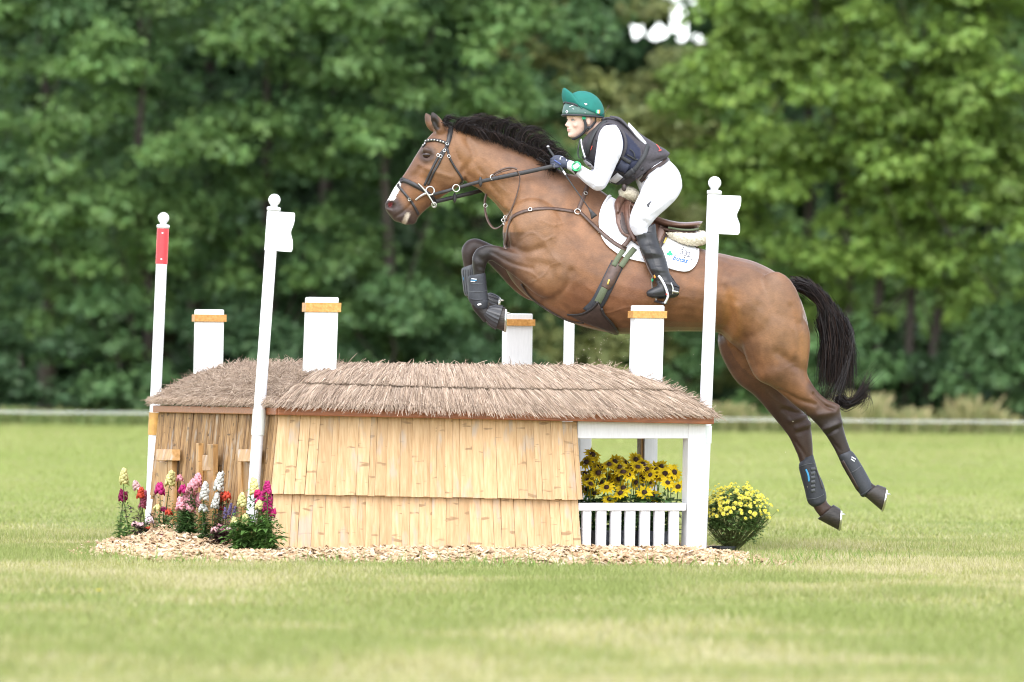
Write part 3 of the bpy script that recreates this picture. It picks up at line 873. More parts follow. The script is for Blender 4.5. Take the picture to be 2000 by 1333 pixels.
def build_thatch():
    mb = MB()
    for f in ('front', 'left', 'right', 'back'):
        ns, nt = 40, 10
        V = [J(*roof_point(f, i / ns, j / nt)) + np.array([0, 0, rng.normal() * .004]) for j in range(nt + 1) for i in range(ns + 1)]
        Fc = [(j * (ns + 1) + i, j * (ns + 1) + i + 1, (j + 1) * (ns + 1) + i + 1, (j + 1) * (ns + 1) + i) for j in range(nt) for i in range(ns)]
        mb.add(V, Fc)
    mb.add([J(xT0, yT0, zT), J(xT1, yT0, zT), J(xT1, yT1, zT), J(xT0, yT1, zT)], [(0, 1, 2, 3)])
    mb.add([J(xE0, yE0, zE0), J(xE1, yE0, zE1), J(xE1, yE1, zE1), J(xE0, yE1, zE0)], [(3, 2, 1, 0)])
    core = mb.build('roof', M['thatch_core'], jump, smooth=True)
    # straws
    B, D_, L, W, Cc = [], [], [], [], []
    pal = np.array([(0.42, 0.315, 0.235), (0.48, 0.37, 0.285), (0.35, 0.255, 0.185), (0.56, 0.44, 0.345), (0.24, 0.165, 0.12)])
    def put(p, d, l, wd, shade=1.0):
        B.append(p); D_.append(d); L.append(l); W.append(wd)
        Cc.append(pal[rng.choice(5, p=[.34, .28, .2, .10, .08])] * (0.8 + 0.4 * rng.random()) * shade)
    def slope_dir(f, s):
        a, b = np.array(J(*roof_point(f, s, 0.2))), np.array(J(*roof_point(f, s, 0.8)))
        d = a - b; return d / np.linalg.norm(d)
    nrm = {'front': (-VJ * .75 + ZJ * .66), 'back': (VJ * .75 + ZJ * .66), 'left': (-UJ * .55 + ZJ * .8), 'right': (UJ * .55 + ZJ * .8)}
    for f, cnt in (('front', 23000), ('back', 1500), ('right', 3500), ('left', 17000)):
        for k in range(cnt):
            s = rng.random()
            if f in ('front', 'back'):
                # two combed courses, the upper overlapping the lower
                up = rng.random() < 0.5
                clump = math.sin(s * 260 + 3 * math.sin(s * 61)) * 0.5 + 0.5
                t0 = rng.uniform(0.40, 1.03) if up else rng.uniform(0.05, 0.52)
                if up: t0 = max(t0, 0.44)
                p = np.array(J(*roof_point(f, s, min(t0, 1.02))))
                d = slope_dir(f, s) + UJ * (rng.normal() * 0.07 + 0.07 * math.sin(s * 23) - 0.12 * (s - .6)) + nrm[f] * (-0.03 + 0.06 * rng.random())
                l = rng.uniform(0.07, 0.13)
                if up: l = min(l, (t0 - 0.40) * 0.42 + 0.035)
                put(p + nrm[f] * (0.004 + (0.020 if up else 0.004) + 0.012 * rng.random() * (0.4 + clump)), d / np.linalg.norm(d), l, rng.uniform(.0010, .0023), 0.86 + 0.2 * clump)
            else:
                t0 = rng.random() ** 0.9
                p = np.array(J(*roof_point(f, s, t0)))
                d = slope_dir(f, s) * rng.normal() * 0.9 + (VJ if f == 'left' else UJ) * rng.normal() * 0.8 + nrm[f] * (rng.random() * 0.55 - .1)
                if f == 'right': d = slope_dir(f, s) + VJ * rng.normal() * .2 + nrm[f] * .1
                put(p + nrm[f] * (0.002 + .02 * rng.random()), d / np.linalg.norm(d), rng.uniform(0.02, 0.07), rng.uniform(.0009, .0018), 0.86)
    # fringe over the eaves and the rough ridge
    for k in range(4200):
        s = rng.random()
        f = 'front' if rng.random() < 0.62 else 'left'
        p = np.array(J(*roof_point(f, s, 0.0)))
        out = nrm[f]
        d = slope_dir(f, s) * 0.8 - ZJ * rng.uniform(0.1, 0.5) + (UJ if f == 'front' else VJ) * rng.normal() * (0.22 if f == 'front' else .6) + out * rng.uniform(0, .25)
        put(p + out * rng.uniform(.0, .03) + ZJ * rng.uniform(0, .025), d / np.linalg.norm(d), rng.uniform(0.012, 0.036), rng.uniform(.0010, .0020))
    for k in range(1500):
        f = rng.choice(['front', 'left', 'right'], p=[.6, .25, .15])
        s = rng.random()
        p = np.array(J(*roof_point(f, s, 1.0)))
        d = ZJ * rng.uniform(-.3, .45) + UJ * rng.normal() * .8 + VJ * rng.normal() * .6
        put(p + ZJ * rng.uniform(0, .02), d / np.linalg.norm(d), rng.uniform(0.02, 0.06) * (1.6 if rng.random() < .06 else 1), rng.uniform(.001, .002))
    for k in range(500):   # hip ends
        t0 = rng.random(); f = 'right'
        p = np.array(J(*roof_point(f, 0.02 * rng.random(), t0)))
        d = UJ * rng.uniform(0.1, 1) + ZJ * rng.uniform(-.3, .6) + VJ * rng.normal() * .4
        put(p, d / np.linalg.norm(d), rng.uniform(0.03, 0.08), rng.uniform(.001, .002))
    B, D_, L, W, Cc = map(np.array, (B, D_, L, W, Cc))
    n = len(B)
    view = np.array([0, -1, 0.15])
    sd_ = np.cross(D_, view + rng.normal(size=(n, 3)) * 0.5); sd_ /= np.linalg.norm(sd_, axis=1)[:, None] + 1e-9
    dn = np.cross(sd_, D_)
    w_ = sd_ * W[:, None]
    mid = B + D_ * (L * 0.5)[:, None] + dn * (L * rng.uniform(-.05, .05, n))[:, None]
    tip = B + D_ * L[:, None] - ZJ * (L * 0.06)[:, None]
    hgt = dn * (W * 0.8)[:, None]
    V = np.stack([B - w_, B + hgt, B + w_, mid - w_, mid + hgt, mid + w_, tip - w_ * .6, tip + hgt * .6, tip + w_ * .6], 1).reshape(-1, 3)
    o = (np.arange(n) * 9)[:, None, None]
    Fc = (np.array([(0, 1, 4, 3), (1, 2, 5, 4), (3, 4, 7, 6), (4, 5, 8, 7)])[None] + o).reshape(-1, 4)
    st = obj('straw', V, Fc, M['straw'], core, col=np.repeat(Cc, 9, 0), kind='stuff')
build_thatch()

# chimneys -----------------------------------------------------------
def chimney(cx0, cx1, pyt, pyb, D, collar0, collar1, lean=2.0):
    """left/right image edges of the whole box at its top, top and bottom rows, distance"""
    wpx = (cx1 - cx0) / F * D
    yaw = math.radians(11)
    w_, d_ = wpx * 0.82 / math.cos(yaw), wpx * 0.18 / math.sin(yaw) * 0.62
    u = np.array([math.cos(yaw), math.sin(yaw), 0]); v = np.array([-math.sin(yaw), math.cos(yaw), 0])
    top = P((cx0 + cx1) / 2, pyt, D); bot = P((cx0 + cx1) / 2 - (pyb - pyt) * math.tan(math.radians(lean)), pyb, D)
    ax = top - bot; hgt = np.linalg.norm(ax); ax /= hgt
    a, b = u * w_ / 2, v * d_ / 2
    ch = obj('chimney', *box((top + bot) / 2, a, b, ax * hgt / 2), M['white_paint'], jump, bevel=0.008)
    c0 = top - ax * (collar0 - pyt) / F * D; c1 = top - ax * (collar1 - pyt) / F * D
    g = 0.0125
    cm = (c0 + c1) / 2; hh = (c0 - c1) / 2
    for (off_, x_, y_) in ((-b - v * g / 2, a + u * g, v * g / 2), (b + v * g / 2, a + u * g, v * g / 2), (-a - u * g / 2, u * g / 2, b - v * 0.0005), (a + u * g / 2, u * g / 2, b - v * 0.0005)):
        obj('collar', *box(cm + off_, x_, y_, hh), M['collar_wood'], ch, bevel=0.0015)
chimney(592.5, 665, 581, 760, 31.1, 592, 610)
chimney(376.5, 441, 605, 760, 33.05, 615, 629, 1.0)
chimney(1229.5, 1300.5, 597, 790, 31.74, 608, 622, 1.6)
chimney(978.5, 1043, 613, 730, 33.35, 624, 637, .6)

# ------------------------------------------------------------------ flag poles
def pole(label, base, top, D, wpx, ball, flag=None, red=None, sleeve=None, sleeve_mat=None):
    b = P(*base, D); t = P(*top, D)
    root = thing('flag_pole', label, 'flag pole', tuple(b), 0, 'flag poles marking the jump')
    ax = t - b; hgt = np.linalg.norm(ax); ax /= hgt
    r = wpx / 2 / F * D
    side_ = np.cross(ax, np.array([0, -1., 0])); side_ /= np.linalg.norm(side_)
    dep = np.cross(ax, side_)
    obj('pole', *tube([b, t], r, 20, 2), M['pole_white'], root, smooth=True)
    # turned cap and ball
    k = r / 11.5
    prof = [(0, 13.5), (5, 13.8), (7, 12.5), (8, 7), (10, 6.5), (11, 8)]
    c = np.array([t + ax * h_ * k for h_, _ in prof])
    V, Fc = skin(c, np.array([side_ * q * k for _, q in prof]), np.array([dep * q * k for _, q in prof]), 20)
    cap = obj('cap', V, Fc, M['pole_white'], root, smooth=True)
    obj('ball', *ellipsoid(t + ax * 21 * k, side_ * 12 * k, dep * 12 * k, ax * 12 * k, 20, 14), M['pole_white'], root, smooth=True)
    def band(py0, py1, rr, mat, nm):
        f0 = (base[1] - py0) / (base[1] - top[1]); f1 = (base[1] - py1) / (base[1] - top[1])
        return obj(nm, *tube([b + ax * hgt * f0, b + ax * hgt * f1], rr, 20, 1), mat, root, smooth=False)
    if red:
        p = band(red[0], red[1], r * 1.09, M['red_plastic'], 'red_panel')
        for py in (red[0] + 9, red[1] - 9):
            f0 = (base[1] - py) / (base[1] - top[1])
            q = b + ax * hgt * f0
            V, Fc = ellipsoid(q - np.array([0, r * 1.09, 0]), side_ * .006, np.array([0, .003, 0]), ax * .005, 8, 4)
            obj('rivet', V, Fc, M['pole_white'], p, smooth=True)
    if flag:
        fp0, fp1, pr, shift = flag
        sl = band(fp0, fp1, r * 1.12, M['pole_white'], 'flag_sleeve')
        f0 = (base[1] - fp0) / (base[1] - top[1]); f1 = (base[1] - fp1) / (base[1] - top[1])
        T, Bq = b + ax * hgt * f0, b + ax * hgt * f1
        W = pr / F * D
        hh = np.linalg.norm(T - Bq)
        ns = 22
        V = []
        for i in range(ns + 1):
            s = i / ns
            q = T * (1 - s) + Bq * s
            edge = W * (1.0 - 0.17 * math.exp(-((s - .5) / .17) ** 2) - 0.10 * s * 0 - 0.06 * max(0, 1 - abs(s - 0) / 0.05) - .08 * max(0, 1 - abs(s - 1) / .06))
            for yy in (-0.004, 0.004):
                V.append(q + side_ * r * 0.9 + dep * yy); V.append(q + side_ * (r * 0.9 + edge) + dep * yy)
        Fc = []
        for i in range(ns):
            k0, k1 = i * 4, (i + 1) * 4
            Fc += [(k0, k1, k1 + 1, k0 + 1), (k0 + 2, k0 + 3, k1 + 3, k1 + 2), (k0 + 1, k1 + 1, k1 + 3, k0 + 3), (k0, k0 + 2, k1 + 2, k1)]
        Fc += [(0, 1, 3, 2), (ns * 4, ns * 4 + 2, ns * 4 + 3, ns * 4 + 1)]
        obj('flag', V, Fc, M['pole_white'], root)
    if sleeve:
        band(sleeve[0], sleeve[1], r * 1.13, M[sleeve_mat], 'sleeve')
    return root
M['sleeve_brown'] = simple('sleeve_brown', (0.50, 0.27, 0.07), 0.5, 0.45, 10, 0.1)
def sleeve_marked():
    m, nd, lk, b = nodes('sleeve_marked')
    n = tex(nd, lk, 'NOISE', 9, 3)
    r = ramp(nd, [(0.0, (.62, .68, .64)), (.56, (.70, .73, .71)), (.62, (.10, .5, .2)), (.66, (.68, .73, .7)), (.74, (.66, .35, .33))])
    lk.new(n.outputs[0], r.inputs[0]); lk.new(r.outputs[0], b.inputs['Base Color'])
    b.inputs['Roughness'].default_value = 0.45
    return m
M['sleeve_marked'] = sleeve_marked()
pole('white pole with red top panel at the far left corner of the jump', (293.5, 1024), (318.5, 446), 33.5, 21.5, 1, red=(447, 516), sleeve=(806, 850), sleeve_mat='sleeve_brown')
pole('white pole with scalloped white flag in front of the left end wall', (491, 1024), (534.5, 412), 30.9, 23, 1, flag=(413, 490, 32, 0), sleeve=(800, 850), sleeve_mat='sleeve_marked')
pole('white pole with scalloped white flag standing before the hindquarters', (1367, 1086), (1395, 380), 31.75, 24.5, 1, flag=(381, 457, 42, 0), sleeve=(832, 866), sleeve_mat='sleeve_marked')
pole('white pole rising behind the thatch under the girth of the horse', (1104, 1060), (1114, 520), 34.2, 20.5, 1, red=(521, 590))

# ------------------------------------------------------------------ flower bed
def blossom_tri(c, d, r):
    """a small two-lipped bloom: five petals round a throat"""
    d = np.asarray(d); d = d / np.linalg.norm(d)
    a = np.cross(d, (0.1, 0.2, 1)); a /= np.linalg.norm(a); b = np.cross(d, a)
    V = [c - d * r * .5, c + d * r * .55]; Fc = []
    m = 6
    for k in range(m):
        th = k / m * 2 * math.pi + rng.random()
        e = a * math.cos(th) + b * math.sin(th)
        V.append(c + e * r * rng.uniform(.75, 1.1) + d * r * rng.uniform(.0, .5))
    for k in range(m):
        Fc.append((0, 2 + k, 2 + (k + 1) % m)); Fc.append((1, 2 + (k + 1) % m, 2 + k))
    return np.array(V), Fc

def leafy(mb, p0, p1, n, size, col, wid=0.3, spread=1.0):
    """lance leaves along a stem"""
    for k in range(n):
        s = rng.random() ** 1.2
        c = lerp(p0, p1, s)
        a = rng.random() * 2 * math.pi
        out = np.array([math.cos(a), math.sin(a), rng.uniform(-0.1, 0.8)]) * spread
        out /= np.linalg.norm(out)
        L = size * rng.uniform(.6, 1.2) * (1.15 - .6 * s)
        sd = np.cross(out, (0, 0, 1)); sd /= np.linalg.norm(sd) + 1e-9
        up = np.cross(sd, out)
        tip = c + out * L - np.array([0, 0, L * .25])
        md = c + out * L * .5
        V = [c, md + sd * L * wid * .5 + up * L * .04, tip, md - sd * L * wid * .5 + up * L * .04, md - up * L * .03]
        mb.add(V, [(0, 4, 1), (1, 4, 2), (2, 4, 3), (3, 4, 0)], 0, np.asarray(col) * rng.uniform(.7, 1.3))

PINK = (0.92, 0.44, 0.50); LPINK = (0.88, 0.58, 0.58); MAG = (0.52, 0.035, 0.19); DMAG = (0.30, 0.02, 0.10); WHT = (0.80, 0.80, 0.74); YEL = (0.84, 0.80, 0.36); RED = (0.80, 0.11, 0.06)
GRN = (0.085, 0.17, 0.05); GRN2 = (0.11, 0.215, 0.05)
def plant(label, px, py, D, stems, leafcol=GRN, nleaf=60, lsize=0.06, wid=0.3, cat='plant', name='snapdragon_plant', bush=None):
    """stems: (top px, top py, bloom length px, colour, bloom radius px)"""
    b = P(px, py, D)
    root = thing(name, label, cat, tuple(b), 0, 'flowers planted along the left end of the jump')
    lf = MB(); sm = MB()
    for tx, ty, bl, c, br in stems:
        top = P(tx, ty, D + rng.uniform(-.06, .06))
        s0 = b + np.array([rng.uniform(-.04, .04), rng.uniform(-.04, .04), 0])
        mid = lerp(s0, top, .5) + np.array([rng.normal() * .015, 0, 0])
        V, Fc = tube([s0, mid, top], [.004, .003, .0015], 5, 2)
        sm.add(V, Fc, 0, (0.12, 0.17, 0.05))
        leafy(lf, s0, lerp(s0, top, .86), int(nleaf * 1.1 / max(1, len(stems)) ** .5), lsize, leafcol, wid)
        L = bl / F * D; r = br / F * D
        fl = MB()
        n = max(9, int(bl / br * 9))
        axis = (top - mid) / np.linalg.norm(top - mid)
        for k in range(n):
            s = (k + .5) / n
            a = k * 2.4 + rng.random() * .5
            env = (1 - .65 * s ** 2)
            d = np.array([math.cos(a), math.sin(a), .25])
            fl.add(*blossom_tri(top - axis * L * (1 - s) + d * r * .72 * env, d, r * .60 * (.7 + .45 * env)), 0, np.asarray(c) * rng.uniform(.82, 1.12))
        fl.build('flower_spike', M['petal'], root, smooth=True, col=True)
    leafy(lf, b - (0, 0, .01), b + np.array([0, 0, (py - min(s[1] for s in stems)) / F * D * .5]), int(nleaf * 1.7), lsize * 1.1, leafcol, wid)
    if bush:
        for k in range(bush):
            c = b + np.array([rng.uniform(-.085, .085), rng.uniform(-.085, .085), rng.uniform(0, .13)])
            leafy(lf, c, c + (0, 0, .06), 3, lsize, leafcol, wid)
    sm.build('stem', M['leaf'], root, col=True)
    lf.build('foliage', M['leaf'], root, col=True, kind='stuff')
    return root
Dx = lambda px: 32.5 - (px - 240) / 260 * 1.75
plant('tall pale yellow snapdragon at the far left of the bed', 243, 1048, 32.4, [(242, 918, 28, YEL, 9)], GRN2, 34, .055)
plant('thin dark magenta snapdragon left of the red topped pole', 236, 1050, 32.5, [(238, 958, 22, DMAG, 7), (246, 962, 16, DMAG, 6)], GRN2, 30, .05)
plant('pale pink and coral snapdragon just left of the red topped pole', 272, 1040, 32.9, [(264, 942, 18, LPINK, 8), (276, 954, 20, RED, 8), (283, 960, 34, (.5, .12, .2), 7)], (.16, .14, .08), 30, .045)
plant('white and blush balsam with dark leaves under the red topped pole', 278, 1048, 31.9, [(266, 1022, 9, LPINK, 8), (275, 1024, 8, (.85, .6, .62), 8), (293, 1012, 10, (.85, .68, .72), 8), (290, 1030, 6, RED, 5)], (.06, .035, .035), 46, .05, .4, bush=18, name='balsam_plant')
plant('dark magenta snapdragon just right of the red topped pole', 318, 1052, 32.0, [(312, 946, 20, MAG, 10), (319, 992, 8, MAG, 7), (330, 997, 9, RED, 8), (308, 988, 9, YEL, 7)], GRN, 46, .055, bush=10)
plant('tall pale yellow snapdragon before the first timber frame', 335, 1045, 32.1, [(336, 923, 28, YEL, 10), (351, 930, 10, PINK, 7)], GRN, 40, .05)
plant('big bushy pink snapdragon before the second timber frame', 365, 1052, 31.6, [(388, 927, 26, PINK, 9), (380, 938, 20, PINK, 10), (372, 948, 18, PINK, 10), (362, 970, 26, PINK, 11), (376, 963, 28, PINK, 11), (352, 974, 24, PINK, 10), (388, 966, 26, PINK, 9), (368, 985, 16, PINK, 10), (357, 950, 14, MAG, 9)], GRN, 150, .06, bush=60)
plant('white snapdragon rising right of the pink clump', 400, 1055, 31.3, [(402, 944, 34, WHT, 9), (396, 988, 12, WHT, 9)], GRN, 60, .055, bush=14)
plant('tall white snapdragon with coral flowers beside it', 428, 1052, 31.3, [(432, 924, 36, WHT, 10), (425, 964, 30, WHT, 8), (438, 962, 18, RED, 9), (444, 964, 10, RED, 8), (434, 990, 9, (.4, .02, .05), 7)], (.11, .15, .06), 60, .05)
plant('low pink balsam with wine red leaves in the middle of the bed', 432, 1056, 30.9, [(420, 1032, 8, LPINK, 9), (433, 1036, 8, PINK, 8), (452, 1032, 9, (.85, .6, .62), 8), (428, 1026, 6, PINK, 6)], (.07, .04, .035), 60, .055, .4, bush=26, name='balsam_plant')
plant('pale yellow snapdragon with broad leaves before the middle pole', 478, 1074, 30.5, [(496, 935, 34, YEL, 9), (473, 966, 24, YEL, 9), (480, 1006, 16, YEL, 8), (458, 1012, 12, YEL, 8), (482, 1016, 12, YEL, 8)], GRN2, 130, .075, .36, bush=60)
plant('deep magenta snapdragon against the corner of the bamboo front', 516, 1078, 30.45, [(522, 942, 24, MAG, 8), (503, 960, 14, (.6, .03, .15), 9), (514, 962, 24, MAG, 9), (527, 972, 30, MAG, 9), (534, 996, 14, (.6, .03, .18), 9), (508, 980, 16, YEL, 9)], GRN2, 130, .075, .36, bush=60)
plant('low lavender sprig with grey stems among the snapdragons', 446, 1050, 31.2, [(452, 984, 24, (.2, .16, .32), 4), (440, 992, 22, (.2, .16, .32), 4), (460, 990, 24, (.22, .18, .34), 4)], (.16, .17, .08), 26, .04, .15, name='lavender_plant')
plant('small magenta flowers low on the chips by the pink clump', 310, 1060, 31.3, [(307, 1050, 8, (.5, .05, .25), 7), (322, 1046, 6, MAG, 4)], GRN, 30, .05, bush=8)
tag(obj('plant_tray', *box(P(504, 1087, 30.35), np.array([.06, .012, 0]), np.array([-.01, .05, 0]), (0, 0, .012)), M['grey_plastic'], bevel=.004), 'grey plastic plant tray edge sunk in the chips by the bamboo corner', 'tray')

# yellow coneflowers in trays behind the railing ---------------------
def crate(px0, px1, pyt, pyb, D, label):
    a, b = P(px0, pyt, D), P(px1, pyt, D)
    base = P((px0 + px1) / 2, pyb, D)
    root = thing('planter_tray', label, 'planter', tuple(base), AL, 'planter trays behind the white railing')
    w_ = (b - a)[0] / 2; hgt = (a[2] - base[2])
    u, v = UJ, VJ
    cc = base + np.array([0, 0, hgt / 2])
    mb = MB()
    for o_, ax_, ay_ in ((-v * .12, u * w_, v * .006), (v * .12, u * w_, v * .006), (-u * (w_ - .006), u * .006, v * .113), (u * (w_ - .006), u * .006, v * .113)):
        mb.add(*box(cc + o_, ax_, ay_, (0, 0, hgt / 2)))
    mb.build('tray', M['grey_plastic'], root)
    for z_ in (hgt * .96, hgt * .55):
        rm = MB()
        rm.add(*box(base + (0, 0, z_) - v * .131, u * (w_ + .004), v * .005, (0, 0, .008)))
        rm.build('rim', M['grey_plastic'], root, bevel=.002)
    obj('soil', *box(base + (0, 0, hgt * .86), u * (w_ - .013), v * .112, (0, 0, .005)), M['backing'], root)
crate(1146, 1222, 1036, 1078, 31.75, 'left grey plastic planter tray behind the white railing')
crate(1226, 1306, 1037, 1078, 31.82, 'right grey plastic planter tray behind the white railing')

def daisy(c, nrm, r, dark, n=12):
    nrm = nrm / np.linalg.norm(nrm)
    a = np.cross(nrm, (0.3, 0.2, 1)); a /= np.linalg.norm(a); b = np.cross(nrm, a)
    V, Fc, Cc = [], [], []
    y = np.array([0.90, 0.66, 0.02]) * rng.uniform(.85, 1.08); br = np.array([0.10, 0.03, 0.01])
    inner = br if dark > .4 else y * .8 + br * .2
    for k in range(n):
        th = k / n * 2 * math.pi + rng.normal() * .08
        e = a * math.cos(th) + b * math.sin(th); s = np.cross(nrm, e)
        dr = rng.uniform(-.35, .15)
        i = len(V)
        V += [c + e * r * .18, c + e * r * .6 + s * r * .2 + nrm * r * .06, c + e * r * rng.uniform(.92, 1.1) + nrm * r * dr, c + e * r * .6 - s * r * .2 + nrm * r * .06]
        mid = y * (1 - dark * .22) + br * dark * .22
        Cc += [inner, mid, y, mid]
        Fc.append((i, i + 1, i + 2, i + 3))
    pet = (np.array(V), Fc, np.array(Cc))
    cone = skin([c - nrm * r * .05, c + nrm * r * .1, c + nrm * r * .22, c + nrm * r * .28], [a * r * .3, a * r * .3, a * r * .2, a * r * .06], [b * r * .3, b * r * .3, b * r * .2, b * r * .06], 8)
    return pet, cone
M['cone'] = simple('cone', (0.035, 0.013, 0.008), 0.8, .4, 200, .3)
HEADS = [(225, 425, 1), (178, 482, 1), (165, 570, 1), (190, 622, .8), (182, 690, .7), (240, 722, 0), (352, 500, 1), (432, 520, .9), (340, 602, .9), (270, 565, .8), (332, 676, .4), (430, 610, .9), (462, 680, .9), (440, 720, 0),
         (482, 490, .9), (556, 462, .8), (530, 520, .9), (572, 520, .9), (500, 580, .2), (605, 600, .8), (668, 580, .1), (702, 530, .7), (752, 515, .5), (832, 532, .3), (832, 602, .05), (622, 714, .2), (690, 745, .3), (352, 768, .1),
         (236, 560, .8), (880, 672, .2), (300, 520, .8), (400, 560, .7), (720, 590, .8), (640, 540, .6), (215, 470, .9), (265, 520, .8), (395, 480, .9), (460, 560, .8), (520, 545, .7), (610, 500, .8), (660, 640, .4), (780, 570, .3), (850, 560, .3), (300, 640, .6), (385, 640, .5), (560, 640, .6), (800, 640, .1), (210, 650, .6)]
def coneflowers():
    groups = [(1150, [], 'coneflower plant beside the bamboo wall with mahogany and yellow blooms'), (1195, [], 'coneflower plant left of centre behind the railing with dark eyed blooms'),
              (1245, [], 'coneflower plant right of centre behind the railing with mixed blooms'), (1286, [], 'coneflower plant next to the white corner post with bright yellow blooms')]
    for hx, hy, dk in HEADS:
        px, py = 1100 + hx / 3.92, 780 + hy / 3.92
        i = 0 if px < 1172 else 1 if px < 1222 else 2 if px < 1275 else 3
        groups[i][1].append((px, py, dk))
    for bx, hd, lb in groups:
        D0 = 31.8
        b = P(bx, 1042, D0)
        root = thing('coneflower_plant', lb, 'plant', tuple(b), 0, 'yellow coneflowers behind the white railing')
        lf = MB(); sm = MB()
        for px, py, dk in hd:
            D = D0 + rng.uniform(-.1, .12)
            c = P(px, py, D)
            nrm = np.array([rng.normal() * .35, -rng.uniform(.3, 1.0), rng.uniform(.35, 1.0)])
            pet, cone = daisy(c, nrm, rng.uniform(15.5, 20) / F * D, dk, int(rng.integers(11, 16)))
            fo = obj('flower', pet[0], pet[1], M['petal'], root, col=pet[2])
            obj('eye', cone[0], cone[1], M['cone'], fo, smooth=True)
            s0 = b + np.array([rng.normal() * .05, rng.normal() * .04, -.02])
            V, Fc = tube([s0, lerp(s0, c, .6) + (rng.normal() * .01, 0, .0), c - nrm * .004], [.004, .003, .0025], 5, 2)
            sm.add(V, Fc, 0, (.15, .22, .06))
            leafy(lf, s0, lerp(s0, c, .75), 7, .085, (.085, .165, .05), .5)
        for k in range(150):
            c = b + np.array([rng.uniform(-.09, .09), rng.uniform(-.09, .07), rng.uniform(-.02, .19)])
            leafy(lf, c, c + (0, 0, .03), 2, .075, (.085, .165, .05), .55)
        sm.build('stem', M['leaf'], root, col=True)
        lf.build('foliage', M['leaf'], root, col=True, kind='stuff')
coneflowers()

# chrysanthemum in a pot by the right post -----------------------------
def mum():
    D = 32.0
    c = P(1437, 1008, D); r = 64 / F * D
    base = P(1430, 1076, D)
    root = thing('chrysanthemum', 'round yellow chrysanthemum bush in a dark pot beside the white corner post', 'plant', tuple(base))
    pr = [(-.03, .066), (.016, .074), (.018, .078), (.026, .078), (.026, .07), (.01, .068)]
    pb = P(1412, 1076, D)
    V, Fc = skin([pb + (0, 0, z) for z, _ in pr], [np.array([q, 0, 0]) for _, q in pr], [np.array([0, q, 0]) for _, q in pr], 24)
    obj('pot', V, Fc, M['black_plastic'], root, smooth=False)
    lf = MB(); sm = MB()
    tops = []
    for k in range(560):
        d = rng.normal(size=3); d /= np.linalg.norm(d)
        if d[2] < -.62: continue
        d[1] = -abs(d[1]) if rng.random() < .7 else d[1]
        p = c + d * np.array([r * 1.02, r, r * .86]) * (1 + .09 * rng.normal()) + np.array([0, 0, .012])
        tops.append((p, d))
    for p, d in tops:
        q = lerp(base, p, .35) + (0, 0, -.01)
        if rng.random() < .35:
            V, Fc = tube([base + rng.normal(size=3) * np.array([.015, .015, 0]), q, p], [.003, .002, .001], 4, 2)
            sm.add(V, Fc, 0, (.14, .16, .06))
        leafy(lf, lerp(c - (0, 0, r * .3), p, .62), p, 6, .036, (.15, .25, .075), .55)
    for k in range(1500):
        d = rng.normal(size=3); d /= np.linalg.norm(d)
        if d[2] < -.9: continue
        p = c + d * np.array([r, r, r * .95]) * rng.uniform(.72, 1.0)
        if d[2] < 0:
            h_ = d[:2] / (np.linalg.norm(d[:2]) + 1e-6); q_ = r * (.97 - .30 * d[2] ** 2) * rng.uniform(.6, 1)
            p = c + np.array([h_[0] * q_, h_[1] * q_, d[2] * r * .98])
        leafy(lf, p - d * .012, p, 1, .034, (.17, .27, .085), .55)
    n = 0
    protos = []
    mats = M['petal']
    for v in range(3):
        mb = MB()
        R = .0135
        for ring, (m_, rr, zz) in enumerate(((9, 1, .0), (7, .75, .35), (5, .4, .55))):
            for k in range(m_):
                a = k / m_ * 2 * math.pi + ring * .4 + rng.normal() * .1
                e = np.array([math.cos(a), math.sin(a), 0]); s = np.array([-math.sin(a), math.cos(a), 0])
                up = np.array([0, 0, 1.])
                mb.add([up * zz * R * .6, e * rr * R * .7 + s * R * .22 + up * R * (zz + .1), e * rr * R * rng.uniform(.9, 1.15) + up * R * (zz - .1), e * rr * R * .7 - s * R * .22 + up * R * (zz + .1)], [(0, 1, 2, 3)], 0, np.array([0.86, 0.80, 0.20]) * rng.uniform(.88, 1.08) if ring < 2 else np.array([.84, .70, .05]))
        protos.append(newmesh('flower', mb.arr(), mb.F, mats, col=np.concatenate(mb.C)))
    for p, d in tops:
        if d[2] < -.1 + .35 * rng.random() - .1 or n >= 280: continue
        o = bpy.data.objects.new('flower', protos[n % 3])
        COL.objects.link(o); o.parent = root
        o.location = Vector(p - base)
        nn = Vector(d + np.array([0, -.3, .6])).normalized()
        o.rotation_euler = nn.to_track_quat('Z', 'Y').to_euler()
        s = rng.uniform(.6, 1.08); o.scale = (s, s, s)
        WM[o] = Matrix(); n += 1
    sm.build('stem', M['leaf'], root, col=True)
    lf.build('foliage', M['leaf'], root, col=True, kind='stuff')
mum()
# ------------------------------------------------------------------ the horse
YH = 32.4        # distance of the horse's middle plane
def sect(st, sub=4, n=20, Y=None):
    """cross-sections given by two outline points of the photograph, a half width and a sideways offset"""
    Y = YH if Y is None else Y
    C, A, B, E = [], [], [], []
    for s in st:
        ax, ay, bx, by, w_ = s[:5]
        yo = s[5] if len(s) > 5 else 0
        eg = s[6] if len(s) > 6 else 0
        a, b = P(ax, ay, Y + yo), P(bx, by, Y + yo)
        C.append((a + b) / 2); A.append((a - b) / 2); B.append(np.array([0, w_, 0])); E.append(eg)
    q = np.column_stack([C, A, B, E])
    q = crom(q, sub)
    return skin(q[:, :3], q[:, 3:6], q[:, 6:9], n=n, egg=q[:, 9])

